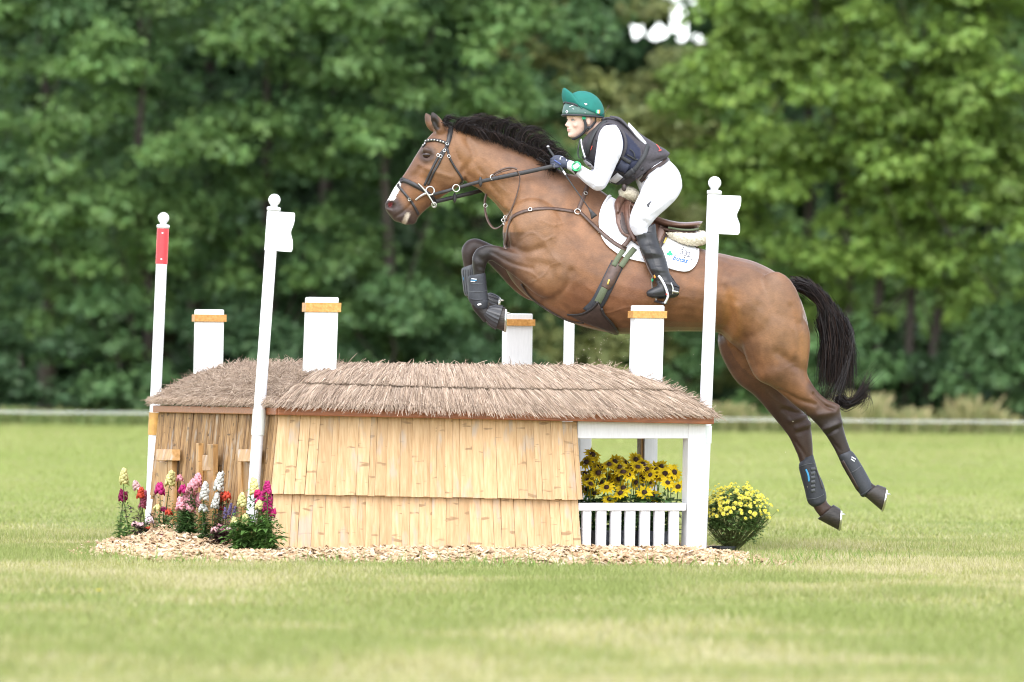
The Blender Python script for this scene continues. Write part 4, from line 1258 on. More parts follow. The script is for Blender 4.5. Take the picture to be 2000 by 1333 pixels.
def remesh(mb, vox, it, fac=0.5):
    me = newmesh('tmp', mb.arr(), mb.F)
    o = bpy.data.objects.new('tmp', me)
    COL.objects.link(o)
    r = o.modifiers.new('r', 'REMESH'); r.mode = 'VOXEL'; r.voxel_size = vox
    s = o.modifiers.new('s', 'SMOOTH'); s.iterations = it; s.factor = fac
    dg = bpy.context.evaluated_depsgraph_get()
    dg.update()
    ev = o.evaluated_get(dg).to_mesh()
    V = np.zeros(len(ev.vertices) * 3); ev.vertices.foreach_get('co', V); V = V.reshape(-1, 3)
    N = np.zeros(len(ev.vertices) * 3); ev.vertex_normals.foreach_get('vector', N); N = N.reshape(-1, 3)
    Fc = np.zeros(len(ev.loops), dtype=np.int32); ev.loops.foreach_get('vertex_index', Fc)
    Fc = Fc.reshape(-1, 4)
    o.evaluated_get(dg).to_mesh_clear()
    bpy.data.objects.remove(o); bpy.data.meshes.remove(me)
    return V, N, Fc

def seg_dist(px, pts):
    """distance of image points to a polyline, and position 0..1 along it"""
    d = np.full(len(px), 1e9); tt = np.zeros(len(px))
    m = len(pts) - 1
    for i in range(m):
        a, b = np.asarray(pts[i], dtype=float), np.asarray(pts[i + 1], dtype=float)
        ab = b - a
        t = np.clip(((px - a) @ ab) / (ab @ ab + 1e-9), 0, 1)
        e = np.hypot(*(px - a - t[:, None] * ab).T)
        k = e < d
        d[k] = e[k]; tt[k] = (i + t[k]) / m
    return d, tt

class Sculpt:
    def __init__(s, V, N, Fc, Y):
        s.V, s.N, s.F, s.Y = V, N, Fc, Y
        s.px = PROJ(V)
    def stroke(s, pts, rad, amp, y0=-9, y1=9, side=-1, taper=False):
        """raise (amp > 0) or press in the surface along a stroke"""
        pts = crom(np.asarray(pts, dtype=float), 5) if len(pts) > 2 else pts
        d, t = seg_dist(s.px, pts)
        yy = s.V[:, 1] - s.Y
        k = np.exp(-(d / rad) ** 2) * ((yy >= y0) & (yy <= y1))
        if side: k = k * np.clip(s.N[:, 1] * side * 2.0 + .2, 0, 1)
        if taper: k = k * np.sin(math.pi * np.clip(t, 0.02, .98)) ** .5
        s.V = s.V + s.N * (k * amp)[:, None]
    def sstroke(s, pts, rad, amp, y0=-9, y1=9):
        """the same on both sides"""
        s.stroke(pts, rad, amp, y0, y1, -1); s.stroke(pts, rad, amp, y0, y1, 1)
    def normals(s):
        a = s.V[s.F[:, 2]] - s.V[s.F[:, 0]]; b = s.V[s.F[:, 3]] - s.V[s.F[:, 1]]
        n = np.cross(a, b)
        N = np.zeros_like(s.V)
        for k in range(4): np.add.at(N, s.F[:, k], n)
        s.N = N / (np.linalg.norm(N, axis=1)[:, None] + 1e-12)
        s.px = PROJ(s.V)

def paint(C, w_, c): 
    w_ = np.clip(w_, 0, 1)[:, None]
    return C * (1 - w_) + np.asarray(c) * w_
def sst(x, a, b): t = np.clip((x - a) / (b - a), 0, 1); return t * t * (3 - 2 * t)

hb = MB()
# trunk
hb.add(*sect([(988, 432, 981, 492, .085), (1006, 405, 990, 532, .15), (1034, 372, 1014, 566, .195), (1075, 342, 1046, 592, .225, 0, -.25), (1130, 344, 1090, 620, .255, 0, -.35), (1190, 383, 1150, 642, .285, 0, -.35),
              (1250, 424, 1215, 653, .305, 0, -.3), (1310, 457, 1285, 649, .315, 0, -.2), (1370, 486, 1352, 648, .315, 0, -.12), (1425, 499, 1402, 652, .305), (1478, 513, 1440, 680, .295), (1528, 541, 1480, 715, .275),
              (1562, 582, 1520, 725, .23), (1579, 640, 1552, 725, .17), (1578, 690, 1566, 722, .09)], 4, 28))
# neck
hb.add(*sect([(866, 244, 904, 338, .062), (884, 247, 914, 358, .072), (911, 258, 934, 369, .078, 0, -.25), (945, 267, 950, 383, .083, 0, -.35), (982, 280, 969, 402, .098, 0, -.4), (1022, 294, 984, 426, .122, 0, -.4), (1068, 318, 986, 462, .155, 0, -.4), (1120, 345, 1010, 500, .19, 0, -.4)], 5, 22))
# head
hb.add(*sect([(862, 241, 905, 315, .062), (847, 257, 907, 340, .088), (830, 276, 904, 356, .098), (812, 303, 890, 370, .094), (797, 328, 870, 381, .080), (783, 349, 848, 398, .066), (770, 366, 828, 414, .056), (759, 386, 816, 427, .054), (751, 402, 806, 436, .056), (755, 414, 796, 440, .046), (764, 425, 788, 439, .026)], 5, 22))
# jowl, chin, lips, brow bone, nostril rims
def ell(px, py, yo, rx, ry, rd, rot=0):
    c = P(px, py, YH + yo); k = YH / F
    a = math.radians(rot)
    u = RV * math.cos(a) - UV * math.sin(a); v = RV * math.sin(a) + UV * math.cos(a)
    return ellipsoid(c, u * rx * k, np.array([0, rd, 0]), v * ry * k, 16, 12)
for sgn in (-1, 1):
    hb.add(*ell(880, 338, sgn * .052, 28, 30, .035, 40))       # cheek
    hb.add(*ell(836, 297, sgn * .070, 14, 8, .018, 45))        # brow
    hb.add(*ell(762, 402, sgn * .038, 11, 13, .02, 20))        # nostril
hb.add(*ell(803, 424, 0, 12, 16, .034, -20))                      # chin and lower lip
hb.add(*ell(776, 424, 0, 14, 10, .036, 30))
# ears
def ear(base, tip, yo, w_, lean):
    b, t = P(*base, YH + yo), P(*tip, YH + yo + lean)
    C = [lerp(b, t, s) for s in (-.15, .15, .45, .75, .97)]
    d = (t - b) / np.linalg.norm(t - b)
    sd_ = np.cross(d, (0, 1., 0)); sd_ /= np.linalg.norm(sd_)
    R = np.array([.7, 1.0, .95, .6, .12]) * w_
    return skin(np.array(C), np.array([sd_ * r for r in R]), np.array([np.array([0, .72, 0]) * r for r in R]), 14)
hb.add(*ear((861, 254), (841, 216), -.055, .034, -.012))
hb.add(*ear((847, 251), (829, 218), .045, .032, .012))

# shoulder, upper arm and forelegs
hb.add(*ell(1062, 478, -.165, 62, 95, .085, -28))     # near shoulder blade
hb.add(*ell(1062, 478, .165, 62, 95, .085, -28))
hb.add(*ell(1015, 455, -.085, 34, 48, .085, 0))       # breast muscle
hb.add(*ell(1015, 455, .085, 34, 48, .085, 0))
def foreleg(pts, yo):
    hb.add(*sect([(a, b, c, d, w_, yo + (e[0] if e else 0)) for (a, b, c, d, w_, *e) in pts], 4, 18))
NF = -.165
foreleg([(1110, 520, 1112, 556, .05, .02), (1085, 496, 1092, 580, .085, .01), (1050, 490, 1068, 584, .088), (1022, 489, 1042, 572, .075), (1000, 486, 1016, 549, .063), (978, 482, 989, 528, .052), (958, 478, 967, 514, .047), (944, 479, 958, 507, .046)], NF)
foreleg([(955, 481, 961, 508, .044), (934, 484, 953, 512, .048), (923, 499, 950, 518, .048), (922, 516, 948, 527, .042), (924, 532, 947, 535, .036), (926, 552, 944, 552, .030), (927, 572, 943, 572, .031), (922, 588, 946, 585, .036), (920, 598, 944, 590, .037), (928, 611, 950, 597, .032), (938, 622, 960, 606, .034), (946, 632, 970, 610, .042)], NF)
FFL = .15
foreleg([(1050, 500, 1068, 560, .05), (1030, 502, 1046, 588, .075), (1008, 498, 1020, 580, .074), (980, 486, 996, 560, .062), (955, 475, 974, 536, .052), (936, 467, 955, 516, .047), (924, 465, 940, 502, .046)], FFL)
foreleg([(938, 468, 940, 500, .044), (916, 468, 934, 500, .047), (902, 484, 930, 508, .047), (902, 502, 927, 515, .042), (905, 518, 926, 524, .036), (907, 545, 924, 546, .030), (910, 568, 926, 562, .031), (912, 582, 932, 570, .036), (924, 592, 944, 574, .034), (942, 598, 954, 576, .036), (958, 602, 966, 578, .040)], FFL)
# hindquarters and hind legs
NHL = -.135
foreleg([(1478, 540, 1560, 600, .12, .02), (1452, 610, 1580, 640, .145, 0), (1447, 665, 1583, 674, .142, 0), (1462, 715, 1579, 712, .118, .0), (1480, 742, 1579, 735, .10), (1508, 757, 1588, 752, .082), (1532, 776, 1601, 769, .066), (1557, 797, 1618, 782, .054), (1581, 815, 1634, 788, .046), (1598, 833, 1642, 805, .045), (1611, 849, 1646, 828, .043), (1622, 866, 1651, 848, .037), (1632, 884, 1658, 869, .031), (1645, 912, 1670, 898, .029), (1660, 938, 1684, 922, .031), (1672, 958, 1698, 938, .037), (1682, 968, 1706, 946, .036), (1694, 974, 1714, 950, .040)], NHL)
FHL = .135
foreleg([(1420, 560, 1540, 600, .12), (1402, 630, 1545, 650, .14), (1402, 675, 1530, 690, .13), (1418, 715, 1530, 722, .11), (1440, 748, 1535, 745, .09), (1474, 774, 1545, 768, .074), (1502, 806, 1560, 792, .06), (1526, 835, 1574, 810, .05), (1541, 855, 1583, 828, .046), (1551, 876, 1586, 850, .043), (1558, 892, 1588, 872, .037), (1563, 910, 1589, 896, .031), (1572, 940, 1597, 932, .029), (1580, 962, 1606, 954, .031), (1584, 982, 1613, 972, .037), (1592, 998, 1618, 984, .035), (1603, 1012, 1627, 990, .040)], FHL)
hb.add(*ell(1520, 610, -.20, 48, 80, .075, -8))
hb.add(*ell(1520, 610, .20, 48, 80, .075, -8))

V, N, Fc = remesh(hb, 0.0085, 9)
S = Sculpt(V, N, Fc, YH)
# --- muscles, bones and creases of the near side, drawn over the photograph's outline
near = dict(y1=0.0)
ss, s1 = S.sstroke, S.stroke
ss([(1108, 352), (1075, 420), (1035, 480)], 16, .004)              # spine of the shoulder blade
ss([(1130, 400), (1112, 470), (1122, 560)], 20, -.007)             # behind the shoulder
ss([(1010, 440), (1040, 500), (1085, 510)], 10, .008)
s1([(1003, 486), (1030, 492), (1060, 484)], 7, -.009, **near)      # fold over the forearm
s1([(985, 487), (1010, 478), (1018, 462)], 8, -.008, **near)
s1([(960, 493), (1000, 515), (1040, 525)], 4, -.007, **near)       # groove along the forearm
s1([(975, 486), (1010, 498), (1040, 508)], 7, .006, **near)
s1([(985, 520), (1020, 545), (1050, 560)], 8, .006, **near)
s1([(1115, 530), (1108, 556), (1088, 580), (1062, 590)], 6, -.009, **near)  # elbow against the ribs
s1([(1070, 470), (1100, 510), (1104, 548)], 26, .008, **near)      # triceps
s1([(1030, 440), (1060, 425), (1100, 430)], 20, .008, **near)
s1([(1052, 452), (1080, 480), (1092, 500)], 8, -.003, **near)
# neck
ss([(905, 338), (940, 365), (990, 420)], 7, -.012)                 # jugular groove
ss([(912, 350), (950, 372), (985, 405)], 9, .010)
ss([(900, 290), (960, 320), (1040, 370)], 22, .006)
ss([(908, 330), (925, 305), (912, 275)], 7, -.010)                 # behind the jaw
ss([(985, 420), (1000, 440), (1005, 470)], 8, -.010)
for k in range(5):
    ss([(925 + k * 11, 318 + k * 14), (938 + k * 10, 335 + k * 12), (942 + k * 10, 352 + k * 12)], 3, -.003)
# head
ss([(818, 322), (850, 336), (880, 346)], 4, .006)                  # cheek ridge
ss([(800, 342), (825, 348), (848, 360)], 8, -.006)
ss([(828, 322), (800, 352), (785, 372)], 6, -.006)
ss([(822, 298), (829, 293), (839, 294), (846, 301)], 3.2, .005)       # upper lid
ss([(824, 307), (834, 314), (846, 309)], 3, .004)
ss([(827, 303), (834, 305), (842, 303)], 4.5, -.006)                  # eye socket
ss([(772, 424), (788, 414), (800, 402), (806, 394)], 2.6, -.008)      # mouth line
ss([(789, 436), (793, 424), (800, 410)], 3, -.006)
s1([(757, 402), (761, 399), (766, 402)], 6.0, -.034, y1=0); s1([(757, 402), (761, 399), (766, 402)], 6.0, -.034, y0=0, side=1)
ss([(751, 398), (756, 393), (766, 393), (772, 400), (771, 410)], 3, .006)
# ears: hollow of the near ear
s1([(848, 238), (855, 250)], 4.5, -.016, y1=0)
# barrel, flank, quarters
ss([(1404, 655), (1424, 628), (1422, 590), (1414, 560)], 9, -.016) # flank fold
ss([(1427, 668), (1442, 640), (1440, 600)], 8, .010)
ss([(1412, 540), (1430, 520)], 14, -.010)
ss([(1438, 548), (1462, 530)], 18, .004)                           # hip bone
ss([(1480, 600), (1462, 660), (1470, 715)], 10, -.006)
ss([(1545, 600), (1562, 660), (1555, 715)], 7, -.006)
ss([(1520, 690), (1550, 712), (1575, 726)], 9, -.011)
ss([(1490, 735), (1520, 728)], 12, .008)
s1([(1520, 762), (1560, 782), (1592, 790)], 5, -.010, **near)
s1([(1590, 770), (1612, 792), (1628, 800)], 4, -.016, **near)      # before the hock tendon
s1([(1600, 810), (1622, 806), (1636, 796)], 7, .013, **near)
s1([(1612, 838), (1628, 832), (1640, 826)], 5, .013, **near)
s1([(1618, 848), (1634, 838)], 3, -.010, **near)
for q_ in ([(1545, 822), (1560, 818), (1574, 812)], [(1558, 836), (1572, 832), (1583, 826)]):
    s1(q_, 6, .011)
s1([(1560, 845), (1576, 840)], 3.5, -.009); s1([(1530, 800), (1552, 806), (1570, 808)], 4, -.012); s1([(1552, 862), (1566, 880), (1574, 894)], 3, -.006); s1([(1622, 858), (1640, 880)], 2.5, -.005)
for k in range(10):
    s_ = k / 9
    x = 1195 + s_ * 200
    ss([(x, 500 + s_ * 40), (x - 12, 550 + s_ * 25), (x - 24, 610 + s_ * 10)], 7, .0011)
S.normals()
# knees
s1([(930, 500), (940, 508)], 5, -.006, **near); s1([(934, 520), (944, 524)], 3, -.005, **near); s1([(926, 508), (932, 520)], 4, .005, **near)
# veins under the thin coat
for pts, r, a in [([(1010, 470), (1040, 455), (1062, 470), (1085, 462), (1110, 480)], 1.7, .0035), ([(1075, 408), (1092, 430), (1100, 452), (1118, 470), (1122, 490)], 1.7, .003), ([(1062, 470), (1080, 500), (1100, 520)], 1.6, .003), ([(1000, 520), (1040, 535), (1062, 556)], 1.6, .003),
                  ([(1030, 556), (1060, 540), (1075, 520), (1100, 512)], 1.6, .003), ([(1055, 430), (1080, 440), (1105, 436)], 1.5, .003), ([(930, 340), (960, 350), (985, 372), (1000, 380)], 1.6, .0028), ([(920, 300), (950, 312), (965, 330), (990, 340)], 1.5, .0025),
                  ([(955, 385), (975, 395), (985, 412)], 1.5, .003), ([(820, 330), (822, 350), (812, 366)], 1.5, .003), ([(1395, 720), (1415, 745), (1410, 762)], 1.6, .004), ([(1130, 600), (1180, 612), (1230, 600), (1280, 604)], 1.8, .003),
                  ([(1145, 560), (1170, 580), (1185, 600)], 1.6, .0025), ([(1290, 600), (1330, 580), (1360, 590)], 1.6, .0025), ([(1500, 770), (1530, 790), (1552, 796)], 1.6, .003), ([(1535, 720), (1550, 712), (1565, 716)], 1.6, .003), ([(1545, 640), (1552, 648)], 1.6, .003),
                  ([(1480, 800), (1500, 812), (1496, 830)], 1.6, .003), ([(1120, 640), (1132, 612)], 1.6, .0025), ([(1090, 596), (1108, 612), (1112, 630)], 1.6, .003)]:
    S.stroke(pts, r * .95, a * 1.25, taper=True)
S.normals()

# --- bay coat: black points, darker topline, tan flank and muzzle marks
px = S.px; X_, Y_ = px[:, 0], px[:, 1]
yo = S.V[:, 1] - YH
nsm = vnoise(X_, Y_, 26, 41) * .6 + vnoise(X_, Y_, 9, 42) * .4
C = np.tile(np.array([0.188, 0.086, 0.037]), (len(px), 1)) * (0.62 + .76 * nsm)[:, None]
def blob(pts, r0, r1): 
    d, _ = seg_dist(px, pts if len(pts) > 1 else [pts[0], (pts[0][0] + .1, pts[0][1])])
    return 1 - sst(d, r0, r1)
TAN = (0.275, 0.142, 0.062); DARK = (0.060, 0.033, 0.024); BLK = (0.015, 0.011, 0.010); RED_ = (0.15, 0.058, 0.028)
C = paint(C, blob([(1080, 330), (1140, 360), (1200, 400), (1300, 460), (1400, 495), (1470, 505), (1540, 545)], 5, 60) * .55, (0.11, 0.058, 0.038))
C = paint(C, blob([(940, 270), (1010, 300), (1090, 350)], 0, 45) * .5, (0.10, 0.053, 0.034))
C = paint(C, blob([(900, 290), (960, 350), (1000, 420)], 5, 55) * .45, TAN)
C = paint(C, blob([(1426, 580), (1432, 660)], 4, 28) * .8, (0.29, 0.13, 0.042))
C = paint(C, blob([(1570, 660), (1572, 720)], 3, 20) * .6, (0.31, 0.15, 0.055))
C = paint(C, blob([(1500, 580), (1520, 650)], 10, 75) * .5, (0.245, 0.138, 0.072))
C = paint(C, blob([(1050, 430), (1070, 520)], 10, 70) * .5, (0.235, 0.13, 0.068))
C = paint(C, blob([(1130, 580), (1220, 590), (1250, 560)], 8, 50) * .55, RED_)
C = paint(C, blob([(1520, 735), (1560, 725)], 5, 40) * .45, (0.10, 0.055, 0.036))
C = paint(C, blob([(1460, 540)], 5, 35) * .3, (0.17, 0.1, 0.06))
C = paint(C, blob([(1190, 700), (1220, 652), (1300, 650), (1380, 655)], 4, 26) * .5, (0.14, 0.075, 0.035))
# head
C = paint(C, blob([(858, 245), (835, 275), (800, 330), (778, 362)], 2, 26) * .55, (0.11, 0.055, 0.034))
C = paint(C, blob([(870, 330), (890, 350)], 5, 45) * .5, (0.205, 0.11, 0.056))
C = paint(C, blob([(850, 300), (858, 330)], 3, 26) * .4, (0.25, 0.135, 0.065))
C = paint(C, blob([(834, 303)], 10, 24) * .85, (0.04, .024, .02))
C = paint(C, blob([(752, 415), (765, 405), (780, 428), (800, 430)], 14, 30) * .95, (0.040, 0.026, 0.023))
C = paint(C, blob([(795, 400), (815, 420), (850, 396)], 3, 18) * .45, (0.10, 0.055, 0.035))
nosew = blob([(774, 363), (768, 378), (759, 388)], 9, 11.5) * (X_ + .45 * Y_ < 946 + 6 * (vnoise(X_, Y_, 4, 3) - .5)) * (Y_ < 391)
C = paint(C, nosew * 1.0, (0.80, 0.76, 0.73))
C = paint(C, blob([(790, 434), (796, 420)], 3, 6) * .7, (0.62, 0.53, 0.42))
C = paint(C, blob([(761, 401)], 5, 10), (.03, .02, .018))
C = paint(C, blob([(762, 400)], 2.6, 5.2) * (np.abs(yo) > .02), (0.22, 0.045, 0.05))
# ears
C = paint(C, blob([(841, 217), (848, 236)], 6, 15) * (yo < 0) * .95, BLK)
C = paint(C, blob([(850, 244), (853, 250)], 3, 8) * (yo < 0) * .9, BLK)
C = paint(C, blob([(831, 222), (833, 230)], 2, 16) * (yo > 0) * .8, DARK)
# black legs
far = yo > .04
fl = sst(-X_, -1070, -955) * (Y_ > 455) * (X_ < 1075)
C = paint(C, fl * np.where(far, 1, 1) * sst(X_ * 0 + 1, 0, 1) * .97, (0.028, 0.018, 0.016))
C = paint(C, blob([(930, 495), (920, 520), (935, 575), (960, 620)], 22, 40) * (yo < .05), BLK)
hl = sst(Y_, 755, 825)
C = paint(C, hl * .95, BLK)
C = paint(C, blob([(1640, 790), (1612, 775), (1590, 755)], 5, 22) * (~far) * .8, DARK)
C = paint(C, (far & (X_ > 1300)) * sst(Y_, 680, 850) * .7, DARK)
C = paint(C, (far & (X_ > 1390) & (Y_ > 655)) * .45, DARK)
C = paint(C, blob([(1590, 864)], 2, 5) * 0, (.3, .25, .2))

def coat_mat():
    m, nd, lk, b = nodes('horse_coat')
    a = nd.new('ShaderNodeAttribute'); a.attribute_name = 'Col'
    n = tex(nd, lk, 'NOISE', 16, 6)
    n2 = tex(nd, lk, 'NOISE', 90, 4, (1, 1, 2.5))
    r = ramp(nd, [(0.3, (.84, .82, .8)), (0.7, (1.12, 1.12, 1.13))])
    lk.new(n.outputs[0], r.inputs[0])
    c = mixrgb(nd, lk, 1.0, a.outputs['Color'], r.outputs[0], 'MULTIPLY')
    r2 = ramp(nd, [(0.35, (.88, .87, .86)), (0.65, (1.08, 1.08, 1.08))])
    lk.new(n2.outputs[0], r2.inputs[0])
    c = mixrgb(nd, lk, 1.0, c, r2.outputs[0], 'MULTIPLY')
    lk.new(c, b.inputs['Base Color'])
    b.inputs['Roughness'].default_value = 0.46
    b.inputs['Specular IOR Level'].default_value = 0.36
    b.inputs['Sheen Weight'].default_value = 0.05
    b.inputs['Sheen Roughness'].default_value = 0.4
    mx = nd.new('ShaderNodeMath'); mx.operation = 'ADD'
    lk.new(n.outputs[0], mx.inputs[0]); lk.new(n2.outputs[0], mx.inputs[1])
    bump(nd, lk, b, mx.outputs[0], 0.24, 0.005)
    return m
M['coat'] = coat_mat()
hroot = P(1290, 560, YH)
horse = thing('horse', 'bay horse with black points stretched in mid jump over the thatched jump', 'horse', tuple(hroot))
obj('body', S.V, S.F, M['coat'], horse, smooth=True, col=C)
HBVH = BVHTree.FromPolygons([tuple(v) for v in S.V.tolist()], S.F.tolist())
HORSE = S

# eyes
M['eye'] = simple('eye', (0.028, 0.011, 0.007), 0.1, .3, 40, 0, spec=.45)
for sg in (-1, 1):
    hit = HBVH.ray_cast(*ray(834, 303))[0] if sg < 0 else None
    c = np.array(hit) + (0, .0035, 0) if sg < 0 else np.array([c0[0], 2 * YH - c0[1], c0[2]])
    if sg < 0: c0 = c
    obj('eye', *ellipsoid(c, RV * .025, (0, .013, 0), UV * .0175, 16, 12), M['eye'], horse, smooth=True)

# hooves
M['hoof'] = simple('hoof', (0.030, 0.023, 0.019), 0.5, .5, 40, .4, .004, stretch=(1, 1, 3))
M['steel'] = simple('steel', (0.62, 0.61, 0.58), 0.28, .1, 60, .05, metal=1)
def hoof(cor_f, cor_h, toe, heel, yo_, w_, stud=True):
    """coronet front/heel and ground edge toe/heel in the photograph"""
    st = []
    for s in (0, .35, .7, 1.0):
        a = lerp(cor_f, toe, s); b = lerp(cor_h, heel, s)
        st.append((a[0], a[1], b[0], b[1], w_ * (.84 + .16 * s), yo_))
    V, Fc_ = sect(st, 3, 20)
    h = obj('hoof', V, Fc_, M['hoof'], horse, smooth=True)
    # steel shoe on the ground edge, and studs
    t, e = P(*toe, YH + yo_), P(*heel, YH + yo_)
    n_ = P(*lerp(toe, heel, .5), YH + yo_) - P(*lerp(cor_f, cor_h, .5), YH + yo_); n_ /= np.linalg.norm(n_)
    ax = (t - e) / 2; nn = np.cross(ax, (0, 1., 0)); nn /= np.linalg.norm(nn)
    if np.dot(nn, n_) < 0: nn = -nn
    cen = (t + e) / 2
    ring = []
    for k in range(-7, 8):
        a = k / 7 * 2.5
        ring.append(cen + nn * .004 + ax * math.cos(a) * .96 + np.array([0, w_ * .93, 0]) * math.sin(a))
    obj('shoe', *tube(ring, .0075, 6, 2, up=nn), M['steel'], h, smooth=True)
    for k in (1, -2):
        q = ring[k] + nn * .005
        obj('stud', *tube([q, q + nn * .012, q + nn * .02], [.005, .005, .002], 6), M['steel'], h)
hoof((1687, 968), (1714, 947), (1722, 998), (1731, 953), NHL, .058)
hoof((1597, 1014), (1628, 986), (1638, 1036), (1641, 994), FHL, .058)
hoof((951, 634), (972, 600), (985, 648), (987, 600), NF, .056)
hoof((946, 600), (962, 576), (972, 606), (975, 580), FFL, .054)

# mane and tail: locks of hair ---------------------------------------
M['hair'] = vcol('hair', 0.5, spec=.22, var=.2, scale=90)
def hair(strands, name, parent):
    """strands: (points, root radius, colour)"""
    VV, FF, CC = [], [], []
    off = 0
    for pts, r, c in strands:
        p = crom(pts, 3)
        m = len(p)
        t = np.gradient(p, axis=0); t /= np.linalg.norm(t, axis=1)[:, None] + 1e-9
        a = np.cross(t, rng.normal(size=3)); a /= np.linalg.norm(a, axis=1)[:, None] + 1e-9
        b = np.cross(t, a)
        R = (r * (1 - np.linspace(0, 1, m) ** 1.6 * .85))[:, None]
        ring = np.stack([p + a * R, p - a * R], 1).reshape(-1, 3)
        i = np.arange(m - 1) * 2
        q = np.stack([i, i + 1, i + 3, i + 2], 1)
        VV.append(ring); FF.append(q + off); off += len(ring)
        CC.append(np.tile(np.asarray(c), (len(ring), 1)) * np.linspace(.85, 1.25, m).repeat(2)[:, None])
    return obj(name, np.concatenate(VV), np.concatenate(FF), M['hair'], parent, smooth=True, col=np.concatenate(CC))
HC = np.array([0.010, 0.007, 0.007])
def hcol(): 
    return HC * rng.uniform(.6, 1.5) + (np.array([.03, .014, .008]) * rng.random() if rng.random() < .25 else 0)
def curl(root, via, n, r, sp, yoff=(0, 0), rr=(0.0010, .0020)):
    """a lock: strands from a root area through image points"""
    out = []
    for k in range(n):
        o0 = rng.normal(size=2) * sp[0]; o1 = rng.normal(size=2) * sp[1]
        yo_ = YH + yoff[0] + rng.normal() * yoff[1]
        m = len(via)
        cut = rng.uniform(.55, 1.0)
        pts = []
        for i, q in enumerate([root] + list(via)):
            s = i / m
            w_ = o0 * (1 - s) + o1 * s * (1 + .5 * s)
            pts.append(P(q[0] + w_[0], q[1] + w_[1], yo_ - (0.012 * math.sin(s * 3))))
        p = np.array(pts)
        if cut < .98:
            q = crom(p, 4); p = q[:max(4, int(len(q) * cut)):2]
        out.append((p, rng.uniform(*rr), hcol()))
    return out
mane = []
crest = crom(np.array([(886, 247), (912, 257), (946, 266), (982, 279), (1018, 292), (1050, 306), (1072, 322), (1082, 332)], dtype=float), 12)
for k in range(84):
    s = k / 83
    q = crest[min(len(crest) - 1, int(s * (len(crest) - 1)))]
    if k % 5 == 0: gl = rng.uniform(.72, 1.2); gr = rng.uniform(.7, 1.3)
    lift = 41 * gl * math.sin(math.pi * (0.16 + .70 * s)) ** .7 * rng.uniform(.85, 1.12)
    if s < .16: lift *= .55
    if .12 < s < .26: lift *= 1.05
    run = rng.uniform(26, 48) * gr
    v = [(q[0] + run * .2, q[1] - lift * .7), (q[0] + run * .55, q[1] - lift * .93 + 2), (q[0] + run * .88, q[1] - lift * .74 + 5 + rng.normal() * 2), (q[0] + run * 1.15 + rng.normal() * 4, q[1] - lift * .42 + 11 + rng.normal() * 5)]
    mane += curl((q[0], q[1] + 4), [(a + dx_, b + dy_) for (a, b), dx_, dy_ in zip(v, np.array([.3, .8, 1, 1.2]) * rng.normal() * 5, np.array([.2, .6, 1, 1.3]) * rng.normal() * 4)], 34, 1, (3.4, 2.6), (-.012 + rng.normal() * .012, .012), (.0007, .0013))
    if k % 2 == 0 and s > .1:     # hair falling over the near side
        ln = rng.uniform(10, 26)
        v = [(q[0] + 6, q[1] - 10), (q[0] + 16, q[1] - 4), (q[0] + 24 + ln * .3, q[1] + ln * .5 + 6), (q[0] + 28 + ln * .5, q[1] + ln + 6)]
        mane += curl((q[0], q[1] + 3), v, 18, 1, (3, 2.2), (-.05, .008), (.0007, .0013))
for k in range(5):                # forelock and wisps at the poll
    v = [(866 + k * 3, 236 - k), (872 + k * 4, 228 + k), (884 + k * 6, 230 + k * 2), (898 + k * 8, 238 + k * 3)]
    mane += curl((858 + k * 4, 246), v, 16, 1, (3, 5), (-.01, .02))
    v = [(868 + k * 3, 242), (876 + k * 2, 250), (878 + k, 262), (876 + k * 2, 276 + 3 * k)]
    mane += curl((862 + k * 3, 243), v, 9, 1, (2, 4), (-.065, .008))
for k in range(3): mane += curl((1055, 312), [(1070, 318), (1074, 330), (1077, 345), (1082 + k, 352)], 18, 1, (7, 5), (-.05, .02))
hair(mane, 'mane', horse)['kind'] = 'stuff'

tail = []
core = [(1540, 552), (1566, 554), (1592, 566), (1618, 592), (1636, 624), (1646, 662)]
TV, TF = sect([(1543, 549, 1548, 566, .030), (1566, 549, 1562, 572, .033), (1590, 559, 1578, 582, .034), (1612, 578, 1596, 598, .034), (1630, 604, 1610, 616, .032), (1642, 632, 1622, 638, .026), (1648, 664, 1630, 666, .014)], 4, 12)
for k in range(1250):
    s = rng.random() ** .8
    i = s * (len(core) - 1); j = min(int(i), len(core) - 2); f = i - j
    r0 = lerp(core[j], core[j + 1], f)
    tgt_x = 1598 + 66 * rng.random(); 
    end_y = rng.uniform(700, 812)
    top_side = rng.random()
    if s < .4: 
        # short hair hugging the dock
        i2 = min(i + rng.uniform(1.2, 2.4), len(core) - 1.001); j2 = int(i2)
        e = lerp(core[j2], core[j2 + 1], i2 - j2)
        v = [lerp(r0, e, .4) + np.array([2, -6 + 14 * top_side]), lerp(r0, e, .75) + np.array([0, -4 + 16 * top_side]), e + np.array([-4 + 8 * rng.random(), 4 + 18 * top_side])]
    else:
        bow = 12 * (top_side - .3)
        v = [r0 + np.array([8 + bow, 22]), (lerp(r0, (tgt_x, end_y), .45) + np.array([12 + bow, 0])), (lerp(r0, (tgt_x, end_y), .75) + np.array([8 + bow * .5, 0])), np.array([tgt_x - 6, end_y])]
    tail += curl(tuple(r0), [tuple(q) for q in v], 5, 1, (5, 4.5), (0, .02))
for k in range(150):               # black mass down the middle
    x0 = rng.uniform(1602, 1655)
    v = [(x0 + 2, 660), (x0 + rng.normal() * 3, 700), (x0 - 4 + rng.normal() * 4, 745), (x0 - 2 + rng.normal() * 7, rng.uniform(765, 806))]
    tail += curl((x0 - 8 + 6 * rng.random(), 612 + rng.uniform(0, 20)), v, 7, 1, (4, 4), (0, .025))
